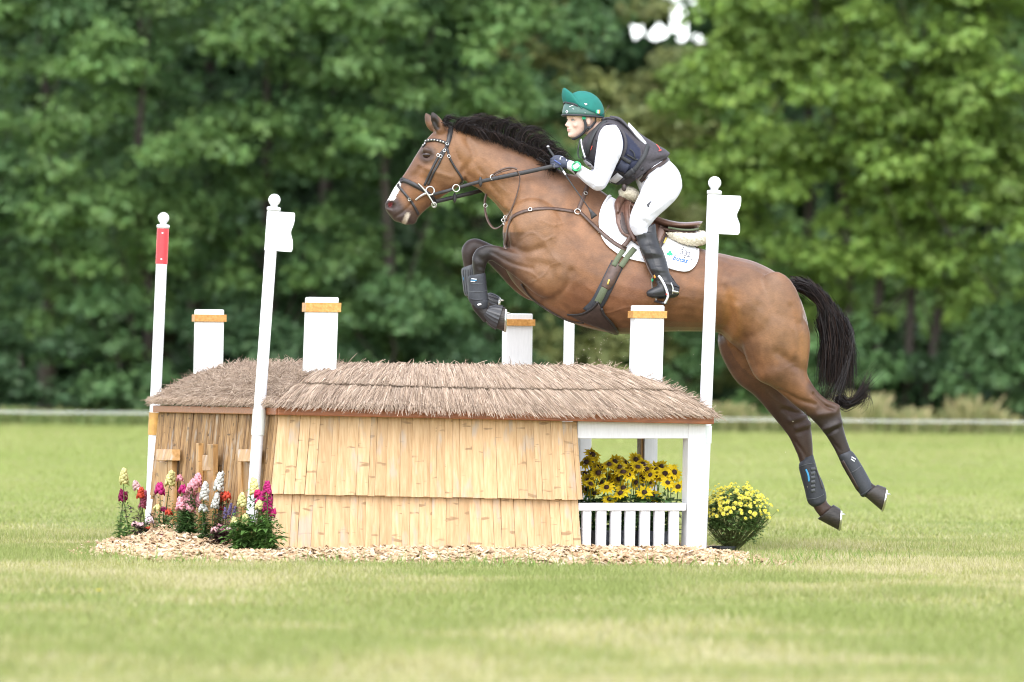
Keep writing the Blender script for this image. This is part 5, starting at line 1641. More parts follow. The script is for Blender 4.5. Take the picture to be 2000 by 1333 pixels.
for k in range(10):               # paler outer locks
    v = [(1664, 655), (1662 - k, 700), (1650 - k * 1.5, 745), (1640 - k * 2, 780), (1636 + rng.normal() * 6, 800)]
    for st_ in curl((1650, 622), v, 7, 1, (3, 3), (-.03, .008)): tail.append((st_[0], st_[1], np.array([.05, .044, .046]) * rng.uniform(.6, 1.2)))
for k in range(44):               # thrown tip curling up to the right
    v = [(1650, 790), (1672 + rng.normal() * 4, 782), (1686 + rng.normal() * 5, 758), (1700 + rng.normal() * 5, 730), (1722 + rng.normal() * 4, 708 + rng.normal() * 4)]
    if k % 2: v = v[:3] + [(1692 + rng.normal() * 6, 745), (1684 + rng.normal() * 8, 722)]
    tail += curl((1636, 780), v, 5, 1, (5, 6), (0, .015), (.0011, .0019))
    v = [(1655, 790), (1675, 778), (1690 + rng.normal() * 4, 770), (1688 + rng.normal() * 5, 790), (1676 + rng.normal() * 6, 800 + rng.normal() * 8)]
    tail += curl((1640, 778), v, 4, 1, (5, 6), (0, .015), (.0011, .0019))
for k in range(60):               # fly-away hairs
    y_ = rng.uniform(610, 790)
    x_ = 1640 + rng.uniform(-30, 14)
    if rng.random() < .35: v = [(x_ + 20, y_ - 4), (x_ + 40, y_ + rng.normal() * 6), (x_ + 55, y_ + 10 + rng.normal() * 10)]
    else: v = [(x_ + 4, y_ + 25), (x_ + 12 + rng.normal() * 8, y_ + 50), (x_ + 22 + rng.normal() * 14, y_ + 75)]
    tail += curl((x_, y_), v, 1, 1, (2, 3), (0, .02), (.0007, .001))
hair(tail, 'tail', horse)['kind'] = 'stuff'
obj('dock', TV, TF, M['hair'], horse, smooth=True, col=np.tile((.022, .014, .012), (len(TV), 1)))
# ------------------------------------------------------------------ things laid on a surface
def hit(bvh, px, py, side=-1, Yc=YH):
    """point and normal of the near (or, mirrored, the far) side of a surface under an image point"""
    o, d = ray(px, py)
    h, n, _, _ = bvh.ray_cast(o, d)
    if h is None:
        q = P(px, py, Yc - .05)
        h, n, _, _ = bvh.find_nearest(Vector(q))
    h, n = np.array(h), np.array(n)
    if side > 0:
        h = h * (1, -1, 1) + (0, 2 * Yc, 0); n = n * (1, -1, 1)
    return h, n

def strap(pts, wpx, th, bvh, off=0.001, side=-1, sub=6, crown=.08, Yc=YH, ends=True):
    """a flat band hugging the surface along image points"""
    p = crom(np.asarray(pts, dtype=float), sub)
    Q, Nn = zip(*[hit(bvh, x, y, side, Yc) for x, y in p])
    Q, Nn = np.array(Q), np.array(Nn)
    for _ in range(2):
        Nn[1:-1] = (Nn[:-2] + Nn[1:-1] * 2 + Nn[2:]) / 4
        Q[1:-1] = (Q[:-2] + Q[1:-1] * 2 + Q[2:]) / 4
    Nn /= np.linalg.norm(Nn, axis=1)[:, None] + 1e-9
    T = np.gradient(Q, axis=0); T /= np.linalg.norm(T, axis=1)[:, None] + 1e-9
    Sd = np.cross(T, Nn); Sd /= np.linalg.norm(Sd, axis=1)[:, None] + 1e-9
    W = np.asarray(wpx if not np.isscalar(wpx) else [wpx] * len(p), dtype=float)
    if len(W) != len(p): W = np.interp(np.linspace(0, 1, len(p)), np.linspace(0, 1, len(W)), W)
    hw = (W / 2 / F * (Yc - .2))[:, None]
    Q = Q + Nn * off
    ring = np.stack([Q - Sd * hw, Q - Sd * hw * .97 + Nn * th, Q + Nn * th * (1 + crown), Q + Sd * hw * .97 + Nn * th, Q + Sd * hw, Q - Nn * th * .5], 1)
    m = len(Q); V = ring.reshape(-1, 3); k = 6
    Fc = [(i * k + j, (i + 1) * k + j, (i + 1) * k + (j + 1) % k, i * k + (j + 1) % k) for i in range(m - 1) for j in range(k)]
    Fc += [tuple(range(k)), tuple((m - 1) * k + j for j in range(k - 1, -1, -1))]
    return V, Fc

def patch(poly, bvh, off=0.003, th=0.004, step=5, side=-1, Yc=YH, sub=3, smooth_it=2, edge_drop=True, puff=0.0):
    """a sheet with a traced outline laid over the surface, with thickness"""
    pl_ = np.asarray(poly, dtype=float)
    pl_ = crom(np.vstack([pl_, pl_[:1]]), sub)[:-1] if sub > 1 else pl_
    lo, hi = pl_.min(0), pl_.max(0)
    gx, gy = np.meshgrid(np.arange(lo[0] + step / 2, hi[0], step), np.arange(lo[1] + step / 2, hi[1], step))
    g = np.column_stack([gx.ravel(), gy.ravel()])
    k = inside(g[:, 0], g[:, 1], pl_) & (edge_dist(g[:, 0], g[:, 1], pl_) > step * .45)
    pts = np.vstack([pl_, g[k]])
    n = len(pl_)
    r = delaunay_2d_cdt([Vector(p) for p in pts], [(i, (i + 1) % n) for i in range(n)], [list(range(n))], 2, 1e-4)
    v2 = np.array([tuple(v) for v in r[0]]); tri = [tuple(f) for f in r[2]]
    Q, Nn = zip(*[hit(bvh, x, y, side, Yc) for x, y in v2])
    Q, Nn = np.array(Q), np.array(Nn)
    nb = [set() for _ in v2]
    for f in tri:
        for a in f:
            nb[a].update(f)
    for _ in range(smooth_it):
        Q = np.array([Q[list(s)].mean(0) if s else q for s, q in zip(nb, Q)]) * .5 + Q * .5
        Nn = np.array([Nn[list(s)].mean(0) if s else q for s, q in zip(nb, Nn)])
    Nn /= np.linalg.norm(Nn, axis=1)[:, None] + 1e-9
    e = edge_dist(v2[:, 0], v2[:, 1], pl_)
    dome = np.clip(e / (step * 1.2), 0, 1)[:, None]
    top = Q + Nn * (off + th * (.55 + .45 * dome) + puff * np.clip(e / 12, 0, 1)[:, None])
    bot = Q + Nn * (off - .004)
    m = len(v2)
    fl = 1 if side < 0 else -1
    # orient by normal
    Fc = []
    for f in tri:
        a = np.cross(top[f[1]] - top[f[0]], top[f[2]] - top[f[0]])
        f = f if a @ Nn[f[0]] > 0 else f[::-1]
        Fc.append(f); Fc.append(tuple(i + m for i in f[::-1]))
    ed = {}
    for f in Fc[::2]:
        for i in range(len(f)): ed[(f[i], f[(i + 1) % len(f)])] = 1
    for a, b in list(ed):
        if (b, a) not in ed: Fc.append((b, a, a + m, b + m))
    return np.vstack([top, bot]), Fc

def both(name, fn, mat, parent, smooth=True):
    """the same piece on the near and the mirrored far side, as two parts"""
    for sg in (-1, 1):
        V, Fc = fn(sg)
        if sg > 0: Fc = [f[::-1] for f in Fc]
        o = obj(name, V, Fc, mat, parent, smooth=smooth)
        if sg < 0: first = o
    return first

def ring3(c, n_, r, tr, m=18):
    """a metal ring in space"""
    n_ = np.asarray(n_) / np.linalg.norm(n_)
    a = np.cross(n_, (.2, .1, 1)); a /= np.linalg.norm(a); b = np.cross(n_, a)
    pts = [c + r * (a * math.cos(t) + b * math.sin(t)) for t in np.linspace(0, 2 * math.pi, m)]
    return tube(pts, tr, 6)

def textmesh(body, shear=0.0, bold=0.0):
    cu = bpy.data.curves.new('t', 'FONT'); cu.body = body; cu.size = 1; cu.shear = shear; cu.offset = bold; cu.resolution_u = 2
    o = bpy.data.objects.new('t', cu); COL.objects.link(o)
    dg = bpy.context.evaluated_depsgraph_get(); dg.update()
    me = o.evaluated_get(dg).to_mesh()
    v = np.array([tuple(p.co)[:2] for p in me.vertices]); f = [tuple(p.vertices) for p in me.polygons]
    o.evaluated_get(dg).to_mesh_clear()
    bpy.data.objects.remove(o); bpy.data.curves.remove(cu)
    return v, f
def lettering(name, body, org, size, ang, bvh, mat, parent, off=.0095, shear=0.0, sx=1.0, Yc=YH, bold=.012):
    v, f = textmesh(body, shear, bold)
    a = math.radians(ang)
    q = np.column_stack([org[0] + size * (v[:, 0] * sx * math.cos(a) + v[:, 1] * math.sin(a)), org[1] + size * (v[:, 0] * sx * math.sin(a) - v[:, 1] * math.cos(a))])
    V = []
    for x, y in q:
        h, n = hit(bvh, x, y, -1, Yc); V.append(h + n * off)
    return obj(name, V, f, mat, parent)

# leathers and cloths
M['leather_black'] = simple('leather_black', (0.022, 0.019, 0.02), 0.42, .25, 60, .2, .002)
M['leather_brown'] = simple('leather_brown', (0.085, 0.048, 0.035), 0.42, .25, 50, .2, .002)
M['leather_saddle'] = simple('leather_saddle', (0.125, 0.062, 0.042), 0.36, .28, 26, .2, .003)
M['leather_dark'] = simple('leather_dark', (0.045, 0.028, 0.024), 0.45, .3, 40, .25, .003)
M['leather_worn'] = simple('leather_worn', (0.26, 0.17, 0.14), 0.38, .2, 22, .15, .003)
M['web_green'] = simple('web_green', (0.105, 0.125, 0.072), 0.8, .15, 220, .4, .002)
M['pad_white'] = simple('pad_white', (0.80, 0.79, 0.81), 0.85, .03, 46, .35, .006)
M['fleece'] = simple('fleece', (0.74, 0.66, 0.51), 0.95, .1, 85, .9, .012)
M['neoprene'] = simple('neoprene', (0.028, 0.03, 0.037), 0.6, .2, 120, .3, .002)
M['boot_grey'] = simple('boot_grey', (0.075, 0.078, 0.085), 0.55, .18, 60, .25, .002)
M['blue_trim'] = simple('blue_trim', (0.06, 0.33, 0.62), 0.5, .1, 40, 0)
M['rubber'] = simple('rubber', (0.03, 0.03, 0.034), 0.38, .25, 40, .15)
M['print_white'] = simple('print_white', (0.75, 0.76, 0.78), 0.6, .05, 50, 0)
M['print_grey'] = simple('print_grey', (0.15, 0.15, 0.17), 0.7, .1, 50, 0)
M['print_blue'] = simple('print_blue', (0.03, 0.12, 0.46), 0.6, .05, 50, 0)
M['print_green'] = simple('print_green', (0.02, 0.40, 0.19), 0.6, .05, 50, 0)
M['print_black'] = simple('print_black', (0.03, 0.03, 0.035), 0.6, .05, 50, 0)
M['print_red'] = simple('print_red', (0.75, 0.09, 0.06), 0.6, .05, 50, 0)
M['print_orange'] = simple('print_orange', (0.85, 0.33, 0.05), 0.6, .05, 50, 0)
M['gold'] = simple('gold', (0.62, 0.45, 0.10), 0.4, .1, 50, 0)

# ------------------------------------------------------------------ saddle cloth
PADP = [(1207, 362), (1190, 382), (1178, 400), (1171.5, 420), (1170.5, 441), (1175, 462), (1186, 480), (1205, 495), (1218, 502), (1236, 508), (1262, 513.5), (1284, 519), (1302, 523.5), (1318, 528.5), (1335, 531.5), (1347, 529.5), (1357.5, 519), (1362.5, 503), (1362.5, 491), (1357, 483), (1330, 466), (1290, 443), (1250, 418), (1225, 388)]
pad = thing('saddle_pad', 'white quilted saddle cloth with the number 332 under the brown saddle', 'saddle pad', tuple(P(1270, 470, YH)))
pad_o = both('cloth', lambda sg: patch(PADP, HBVH, .004, .006, 6, sg, puff=.003), M['pad_white'], pad)
both('binding', lambda sg: strap([(1207, 362), (1190, 382), (1178, 400), (1171.5, 420), (1170.5, 441), (1175, 462), (1186, 480), (1205, 495), (1218, 502), (1236, 508), (1262, 513.5), (1284, 519), (1302, 523.5), (1318, 528.5), (1335, 531.5), (1347, 529.5), (1357.5, 519), (1362.5, 503), (1362, 490)], 4, .004, HBVH, .010, sg, 3), M['pad_white'], pad)
PB = BVHTree.FromPolygons([tuple(v.co + pad.location) for v in pad_o.data.vertices], [tuple(p.vertices) for p in pad_o.data.polygons])
lettering('number', '3', (1327, 497), 15.5, 6, PB, M['print_grey'], pad, .0015, .1)
lettering('number', '3', (1334.5, 500), 15.5, 6, PB, M['print_grey'], pad, .0015, .1)
lettering('number', '2', (1340.5, 502), 15, 6, PB, M['print_grey'], pad, .0015, .1)
lettering('wordmark', 'bucas', (1313, 507), 12.5, 15, PB, M['print_blue'], pad, .0015, .30, 1.05, bold=.028)
def clover():
    mb = MB()
    for cx, cy in ((1305, 496.5), (1308.6, 493.2), (1311, 497.2)):
        ringp = [(cx + 3 * math.cos(t), cy + 2.7 * math.sin(t)) for t in np.linspace(0, 2 * math.pi, 10, endpoint=False)]
        V = [np.add(*(lambda h: (h[0], h[1] * .0015))(hit(PB, x, y))) for x, y in ringp]
        mb.add(V, [tuple(range(9, -1, -1))])
    st = [(1307.6, 497), (1308.8, 497), (1308.4, 501.5), (1306.8, 501)]
    mb.add([np.add(*(lambda h: (h[0], h[1] * .0012))(hit(PB, x, y))) for x, y in st], [(3, 2, 1, 0)])
    mb.build('clover_mark', M['print_green'], pad)
clover()
for x, y in ((1335, 484), (1337, 503.5), (1350.5, 507)):
    h, n = hit(PB, x, y)
    obj('number_pin', *ellipsoid(h + n * .001, (.004, 0, 0), (0, .003, 0), (0, 0, .004), 6, 4), M['print_black'], pad)

# ------------------------------------------------------------------ girth, breastplate
girth = thing('girth', 'green webbing girth with brown leather centre and dark belly guard', 'girth', tuple(P(1185, 570, YH)))
both('billet', lambda sg: strap([(1219, 488), (1208, 504), (1198, 521)], 10, .004, HBVH, .013, sg), M['web_green'], girth)
both('billet', lambda sg: strap([(1239, 488), (1226, 503), (1212, 523)], 11, .004, HBVH, .013, sg), M['web_green'], girth)
both('edge', lambda sg: strap([(1207, 514), (1194, 540), (1180, 568), (1166, 594), (1150, 610)], 27, .003, HBVH, .004, sg), M['neoprene'], girth)
both('centre', lambda sg: strap([(1206, 515), (1198, 532), (1188, 552), (1182, 563)], [22, 23, 23, 17], .005, HBVH, .008, sg), M['leather_brown'], girth)
both('strap', lambda sg: strap([(1182, 562), (1174, 578), (1168, 590)], 14, .004, HBVH, .0085, sg), M['web_green'], girth)
both('logo', lambda sg: strap([(1187, 556), (1190, 547)], 3, .001, HBVH, .0155, sg, 3), M['gold'], girth)
gp = [(1108, 611), (1138, 611), (1160, 598), (1170, 590), (1178, 604), (1183, 616), (1197, 628), (1210, 648), (1204, 653), (1178, 642), (1140, 629)]
def guard(sg):
    V, Fc = patch(gp, HBVH, .010, .008, 5, sg)
    return V, Fc
both('belly_guard', guard, M['leather_dark'], girth)
both('piping', lambda sg: strap([(1108, 612), (1138, 611), (1160, 599), (1169, 588)], 4.5, .005, HBVH, .014, sg, 4), M['leather_black'], girth)
both('piping', lambda sg: strap([(1176, 600), (1182, 614), (1196, 627), (1208, 645)], 4.5, .005, HBVH, .014, sg, 4), M['leather_black'], girth)
# deep tongue of the guard below the belly line
V, Fc = sect([(1112, 606, 1112, 616, .03), (1140, 612, 1140, 631, .07), (1170, 622, 1174, 643, .085), (1192, 634, 1196, 651, .07), (1204, 645, 1207, 654, .03)], 4, 18)
obj('belly_guard', V, Fc, M['leather_dark'], girth, smooth=True)

bp = thing('breastplate', 'brown leather breastplate and martingale round the chest of the horse', 'breastplate', tuple(P(1060, 420, YH)))
both('strap', lambda sg: strap([(986, 488), (990, 462), (996, 434), (1008, 420), (1036, 411), (1075, 408), (1121, 414)], 7, .004, HBVH, .002, sg), M['leather_brown'], bp)
both('strap', lambda sg: strap([(1129, 412), (1137, 392), (1147, 364)], 8, .004, HBVH, .002, sg), M['leather_brown'], bp)
both('strap', lambda sg: strap([(1133, 417), (1150, 434), (1172, 455), (1200, 478), (1222, 490)], [6, 6, 8, 8, 9], .004, HBVH, .014, sg), M['leather_brown'], bp)
for pts, w_ in (([(1121, 414)], 0),):
    for sg in (-1, 1):
        h, n = hit(HBVH, 1128, 415, sg)
        obj('ring', *ring3(h + n * .008, n, .017, .003), M['steel'], bp, smooth=True)
for x, y in ((1036, 411), (1171, 454), (1143, 380)):
    h, n = hit(HBVH, x, y)
    obj('buckle', *ring3(h + n * .012, n, .011, .0022, 8), M['steel'], bp, smooth=True)
both('strap', lambda sg: strap([(1019, 554), (1032, 574), (1052, 592), (1080, 610), (1112, 626), (1140, 630)], 5, .004, HBVH, .004, sg), M['leather_dark'], bp)
# running martingale: loop round the neck, ring to the rein
YN = YH - .15
mart = [P(987, 432, YH - .1), P(996, 415, YN), P(1007, 388, YN - .01), P(1014, 362, YN - .01), P(1015, 345, YN - .01), P(1010, 334, YN - .01)]
obj('strap', *tube(mart, .0058, 8, 4, flat=.45), M['leather_brown'], bp, smooth=True)
mart = [P(1010, 331, YN - .005), P(1000, 328, YN), P(985, 330, YN), P(972, 336, YN), P(960, 344, YH - .12)]
obj('strap', *tube(mart, .0062, 8, 4, flat=.45), M['leather_brown'], bp, smooth=True)
mart = [P(999, 331, YN), P(980, 336, YN), P(968, 342, YN), P(962, 350, YN)]
obj('strap', *tube(mart, .004, 8, 4, flat=.45), M['leather_brown'], bp, smooth=True)
obj('ring', *ring3(P(962, 347, YN), (.6, -1, .1), .015, .0028), M['steel'], bp, smooth=True)
mart = [P(952, 374, YH - .02), P(947, 392, YH - .03), P(948, 414, YH - .03), P(954, 434, YH - .04), P(964, 446, YH - .05), P(974, 445, YH - .06), P(984, 437, YH - .08)]
obj('strap', *tube(mart, .0085, 8, 4, flat=.4), M['leather_brown'], bp, smooth=True)
obj('buckle', *ring3(P(948, 402, YH - .035), (.4, -1, .1), .011, .0022, 8), M['steel'], bp)
for q in ((986, 437), (983, 431), (987, 425)):
    obj('ring', *ring3(P(*q, YH - .11), (.3, -1, .4), .010, .0028), M['steel'], bp, smooth=True)

# ------------------------------------------------------------------ saddle
sad = thing('saddle', 'brown leather jumping saddle with cream sheepskin half pad under the rider', 'saddle', tuple(P(1285, 430, YH)))
def seat_sec(st, n=20): return sect(st, 5, n)
obj('seat', *seat_sec([(1214, 388, 1219, 400, .045), (1226, 391, 1232, 410, .075), (1246, 402, 1250, 424, .095), (1270, 416, 1272, 436, .115), (1298, 428, 1297, 446, .14), (1326, 434, 1325, 449, .165), (1350, 434, 1349, 448, .165), (1364, 432.5, 1363, 446, .13), (1372, 432.5, 1369, 440, .06)]), M['leather_saddle'], sad, smooth=True)
obj('panel', *seat_sec([(1284, 440, 1284, 452, .13), (1310, 446, 1310, 459, .15), (1340, 450, 1339, 464, .15), (1357, 450, 1356, 464, .12), (1363, 452, 1361, 460, .06)]), M['leather_brown'], sad, smooth=True)
for sg in (-1, 1):
    obj('welt', *tube([P(1305, 445, YH + sg * .155), P(1330, 449, YH + sg * .172), P(1352, 449.5, YH + sg * .16), P(1364, 447, YH + sg * .12)], .006, 8, 4), M['web_green'], sad, smooth=True)
both('sweat_flap', lambda sg: patch([(1206, 402), (1226, 392), (1255, 408), (1290, 436), (1304, 450), (1303, 470), (1292, 489), (1275, 499), (1250, 490), (1226, 472), (1208, 455)], HBVH, .022, .006, 6, sg), M['leather_dark'], sad)
FLAP = [(1196, 411), (1200, 400), (1210, 392.5), (1226, 389), (1250, 404), (1286, 433), (1299, 448), (1297, 466), (1288, 482), (1272, 494), (1254, 494), (1234, 476), (1218, 468), (1205, 455), (1198, 432)]
both('flap', lambda sg: patch(FLAP, HBVH, .026, .007, 5, sg, puff=.003), M['leather_saddle'], sad)
both('block', lambda sg: strap([(1221, 391), (1209, 396), (1202, 408), (1202, 424)], [7, 15, 15, 6], .014, HBVH, .030, sg, 6, .5), M['leather_saddle'], sad)
both('suede', lambda sg: patch([(1203, 424), (1215, 418), (1222, 440), (1230, 462), (1222, 466), (1209, 454)], HBVH, .0325, .004, 5, sg), M['leather_dark'], sad)
both('knee_roll', lambda sg: strap([(1232, 391), (1223, 400), (1220, 418), (1223, 438), (1229, 458), (1238, 478)], [10, 14, 14, 13, 12, 7], .018, HBVH, .028, sg, 6, .4), M['leather_saddle'], sad)
both('stitching', lambda sg: strap([(1227, 396), (1220, 418), (1224, 440), (1231, 462)], 1.2, .002, HBVH, .060, sg, 4), M['leather_worn'], sad)
both('panel', lambda sg: patch([(1284, 448), (1291, 450), (1294, 462), (1290, 476), (1283, 482), (1278, 468)], HBVH, .034, .006, 5, sg), M['leather_worn'], sad)
both('logo', lambda sg: strap([(1294, 484), (1298, 474)], 3, .001, HBVH, .036, sg, 3), M['gold'], sad)
both('keeper', lambda sg: strap([(1270, 436), (1286, 441), (1304, 442), (1316, 456), (1320, 467)], [7, 7, 7, 6, 5], .004, HBVH, .055, sg, 5), M['leather_brown'], sad)
both('girth_strap', lambda sg: strap([(1232, 464), (1224, 478), (1216, 487)], 9, .004, HBVH, .034, sg, 4), M['leather_brown'], sad)
# sheepskin
sk = MB()
for sg in (-1, 1):
    pts = [P(1300, 458, YH + sg * .12), P(1320, 462, YH + sg * .15), P(1342, 467, YH + sg * .16), P(1360, 468, YH + sg * .13), P(1368, 466, YH + sg * .06), P(1369, 464, YH)]
    sk.add(*tube(pts, [.014, .025, .034, .038, .040, .040], 16, 5))
V, N_, Fc = remesh(sk, .0055, 3)
V = V + N_ * (rng.normal(size=len(V)) * .0017 + .0012 * np.sin(V[:, 0] * 210) * np.sin(V[:, 2] * 190))[:, None]
obj('sheepskin', V, Fc, M['fleece'], sad, smooth=True)
sk = MB(); sk.add(*sect([(1208, 372, 1211, 396, .05), (1222, 364, 1222, 394, .08), (1236, 366, 1238, 398, .08), (1248, 374, 1246, 398, .05)], 4, 18))
V, N_, Fc = remesh(sk, .0055, 3)
V = V + N_ * (rng.normal(size=len(V)) * .0017 + .0012 * np.sin(V[:, 0] * 210) * np.sin(V[:, 2] * 190))[:, None]
obj('sheepskin', V, Fc, M['fleece'], sad, smooth=True)
# stirrups
M['alu'] = simple('alu', (0.58, 0.58, 0.59), 0.35, .06, 40, .05, metal=.85)
YS = -.385
def stirrup(sg):
    f = lambda px, py, dy: P(px, py, YH + dy) * (1, 1, 1) if sg < 0 else P(px, py, YH + dy) * (1, -1, 1) + (0, 2 * YH, 0)
    lth = [f(1252, 484, -.31), f(1259, 502, -.335), f(1268, 524, -.35), f(1276, 540, YS + .02)]
    obj('stirrup_leather', *tube(lth, .010, 8, 4, flat=.3, up=(1, 0, .4)), M['leather_brown'], sad, smooth=True)
    lth = [f(1260, 488, -.325), f(1266, 506, -.345), f(1274, 528, -.36), f(1279, 541, YS + .01)]
    obj('stirrup_leather', *tube(lth, .007, 8, 4, flat=.3, up=(1, 0, .4)), M['leather_brown'], sad, smooth=True)
    arch = [f(1283, 589, YS + .075), f(1276, 572, YS + .07), f(1273, 553, YS + .055), f(1275, 541, YS + .03), f(1280, 535.5, YS), f(1288, 541, YS - .03), f(1298, 558, YS - .055), f(1304, 576, YS - .066), f(1303, 584, YS - .066), f(1298, 593, YS - .062)]
    si = obj('stirrup', *tube(arch, .0085, 10, 4, flat=.6, up=(0, -1, 0)), M['alu'], sad, smooth=True)
    tr = [f(1298, 593, YS - .06), f(1291, 591, YS), f(1283, 589, YS + .07)]
    obj('tread', *tube(tr, .018, 8, 3, flat=.4, up=(1, 0, 0)), M['rubber'], si, smooth=True)
    obj('badge', *ellipsoid(f(1279.5, 540, YS - .012), (.008, 0, 0), (0, .006, 0), (0, 0, .012), 8, 6), M['print_orange'], si)
    obj('badge', *ellipsoid(f(1274.5, 547, YS + .035), (.007, 0, 0), (0, .007, 0), (0, 0, .012), 8, 6), M['print_green'], si)
    obj('stud', *ellipsoid(f(1302, 575, YS - .074), (.005, 0, 0), (0, .004, 0), (0, 0, .005), 8, 6), M['print_red'], si)
stirrup(-1); stirrup(1)

# ------------------------------------------------------------------ bridle and reins
br = thing('bridle', 'black leather bridle with padded noseband, steel bit and reins on the horse', 'bridle', tuple(P(850, 320, YH)))
LB = M['leather_black']
both('headpiece', lambda sg: strap([(881, 244), (880, 256), (877, 272), (872, 288)], [8, 10, 9, 8], .004, HBVH, .002, sg), LB, br)
both('cheekpiece', lambda sg: strap([(872, 288), (864, 297), (854, 311), (842, 335), (829, 363)], 5, .004, HBVH, .003, sg), LB, br)
both('cheekpiece', lambda sg: strap([(872, 290), (866, 301), (857, 320), (847, 338), (836, 362)], 4.5, .004, HBVH, .003, sg), LB, br)
both('browband', lambda sg: strap([(819, 283), (827, 279), (838, 276), (850, 274.5), (862, 277), (874, 282)], 5.5, .005, HBVH, .003, sg), LB, br)
both('throat_lash', lambda sg: strap([(873, 290), (879, 311), (889, 329), (900, 346), (903, 354), (901, 360)], 4.2, .004, HBVH, .003, sg), LB, br)
both('noseband', lambda sg: strap([(774, 349), (784, 351), (798, 356), (812, 363), (826, 371), (840, 380), (851, 394)], [8, 9, 9, 9, 7, 6, 6], .007, HBVH, .002, sg), LB, br)
both('flash_strap', lambda sg: strap([(770, 354), (780, 366), (796, 385), (805, 397), (813, 411), (817, 419)], 5, .004, HBVH, .003, sg), LB, br)
for x, y in ((873, 282), (868, 295), (856, 304), (861, 306), (800, 390), (876, 306)):
    h, n = hit(HBVH, x, y)
    obj('buckle', *ring3(h + n * .009, n, .0085, .0018, 8), M['steel'], br)
for k in range(9):     # stones on the browband
    q = lerp((822, 281), (866, 279), k / 8) - (0, 5 * math.sin(math.pi * k / 8))
    h, n = hit(HBVH, *q)
    obj('stone', *ellipsoid(h + n * .008, (.0055, 0, 0), (0, .004, 0), (0, 0, .005), 6, 4), M['steel'], br)
for sg in (-1, 1):
    mir = (lambda v: v) if sg < 0 else (lambda v: v * (1, -1, 1) + (0, 2 * YH, 0))
    h, n = hit(HBVH, 836, 374)
    yb = h[1] - .012
    dpt = yb
    c = P(840, 373, dpt)
    bit = obj('bit', *ring3(mir(c), (.15 * 1, -1 if sg < 0 else 1, .1), .024, .0038, 24), M['steel'], br, smooth=True)
    bar = [mir(P(*q, dpt - .004)) for q in ((817, 359), (825, 367), (834, 378), (842, 390), (848, 400))]
    obj('cheek_bar', *tube(bar, [.0035, .0045, .006, .0045, .0035], 8, 3), M['steel'], bit, smooth=True)
    obj('mouthpiece', *tube([mir(P(835, 377, dpt - .002)), mir(P(824, 382, dpt + .006)), mir(P(812, 391, dpt + .02))], [.008, .0075, .006], 8, 3), M['steel'], bit, smooth=True)
    obj('ring', *ring3(mir(P(847.5, 400, dpt)), (0, 1, .2), .013, .003), M['steel'], bit, smooth=True)
def rein(pts, w_, name='rein'):
    return obj(name, *tube([P(*q) for q in pts], w_, 8, 4, flat=.28, up=(0, 0, 1)), LB, br, smooth=True)
h0 = hit(HBVH, 840, 373)[0][1]
rein([(847, 380, h0 - .015), (866, 375, YH - .115), (884, 370, YH - .125)], .0095)
rein([(898, 366, YH - .127), (936, 355.5, YH - .145), (985, 345, YH - .155), (1030, 336, YH - .15), (1079, 325, YH - .125)], [.0105, .0105, .0125, .0125, .012])
obj('ring', *ring3(P(891, 368, YH - .127), (.1, -1, .1), .020, .0034), M['steel'], br, smooth=True)
rein([(852, 394, h0 + .02), (888, 385.5, YH + .02), (943, 372, YH + .085), (990, 358, YH + .14), (1040, 340, YH + .15), (1074, 324, YH + .11)], .0115)
for q, yy in (((938.5, 356), YH - .147), ((888, 387), YH + .015)):
    c = P(*q, yy)
    obj('rein_stop', *skin(np.array([c - UV * .028, c - UV * .012, c + UV * .012, c + UV * .030]), np.array([RV * k for k in (.003, .011, .011, .004)]), np.array([np.array([0, .006, 0])] * 4), 10), LB, br, smooth=True)

# ------------------------------------------------------------------ leg boots
def boot(label, group, st, yo_, mat, straps=(), trims=(), name='tendon_boot', rib=0.0, cat='horse boot'):
    root = thing(name, label, cat, tuple(P(st[0][0], st[0][1], YH + yo_)), 0, group)
    V, Fc = sect([(a, b, c, d, w_, yo_) for a, b, c, d, w_ in st], 5, 40 if rib else 22)
    if rib:
        n = 40; m = (len(V) - 2) // n
        R = V[:m * n].reshape(m, n, 3); cen = R.mean(1, keepdims=True)
        k = 1 + rib * (np.arange(n) % 2 * 2 - 1)[None, :, None] * np.linspace(.6, 1, m)[:, None, None]
        V[:m * n] = (cen + (R - cen) * k).reshape(-1, 3)
    obj('shell', V, Fc, mat, root, smooth=not rib)
    tree_ = BVHTree.FromPolygons([tuple(v) for v in V.tolist()], Fc)
    for pts, w_, mt in straps:
        obj('strap', *strap(pts, w_, .003, tree_, .001, -1, 4, Yc=YH + yo_), M[mt], root, smooth=True)
    for pts, w_, mt in trims:
        obj('trim', *strap(pts, w_, .0015, tree_, .002, -1, 4, Yc=YH + yo_), M[mt], root, smooth=True)
    return root, tree_
GB = 'protective boots on the legs of the horse'
r_, t_ = boot('dark blue brushing boot on the nearer tucked foreleg', GB, [(916, 539, 948, 534, .040), (914, 545, 949, 541, .044), (915, 562, 951, 562, .044), (914, 582, 954, 584, .046), (920, 594, 955, 590, .046), (927, 603, 952, 602, .040), (938, 607, 950, 606, .02)], NF, M['neoprene'],
     [([(914, 553), (932, 555), (950, 552)], 1.2, 'boot_grey'), ([(915, 569), (932, 571), (951, 568)], 1.2, 'boot_grey'), ([(914, 583), (930, 586), (953, 585)], 3, 'neoprene')], [([(921, 545), (931, 546)], 1.6, 'print_white'), ([(920, 547.6), (931, 548)], 1.4, 'blue_trim'), ([(920, 550), (928, 550.5)], 1.6, 'print_white'), ([(933, 596), (940, 594)], 4, 'print_white')])
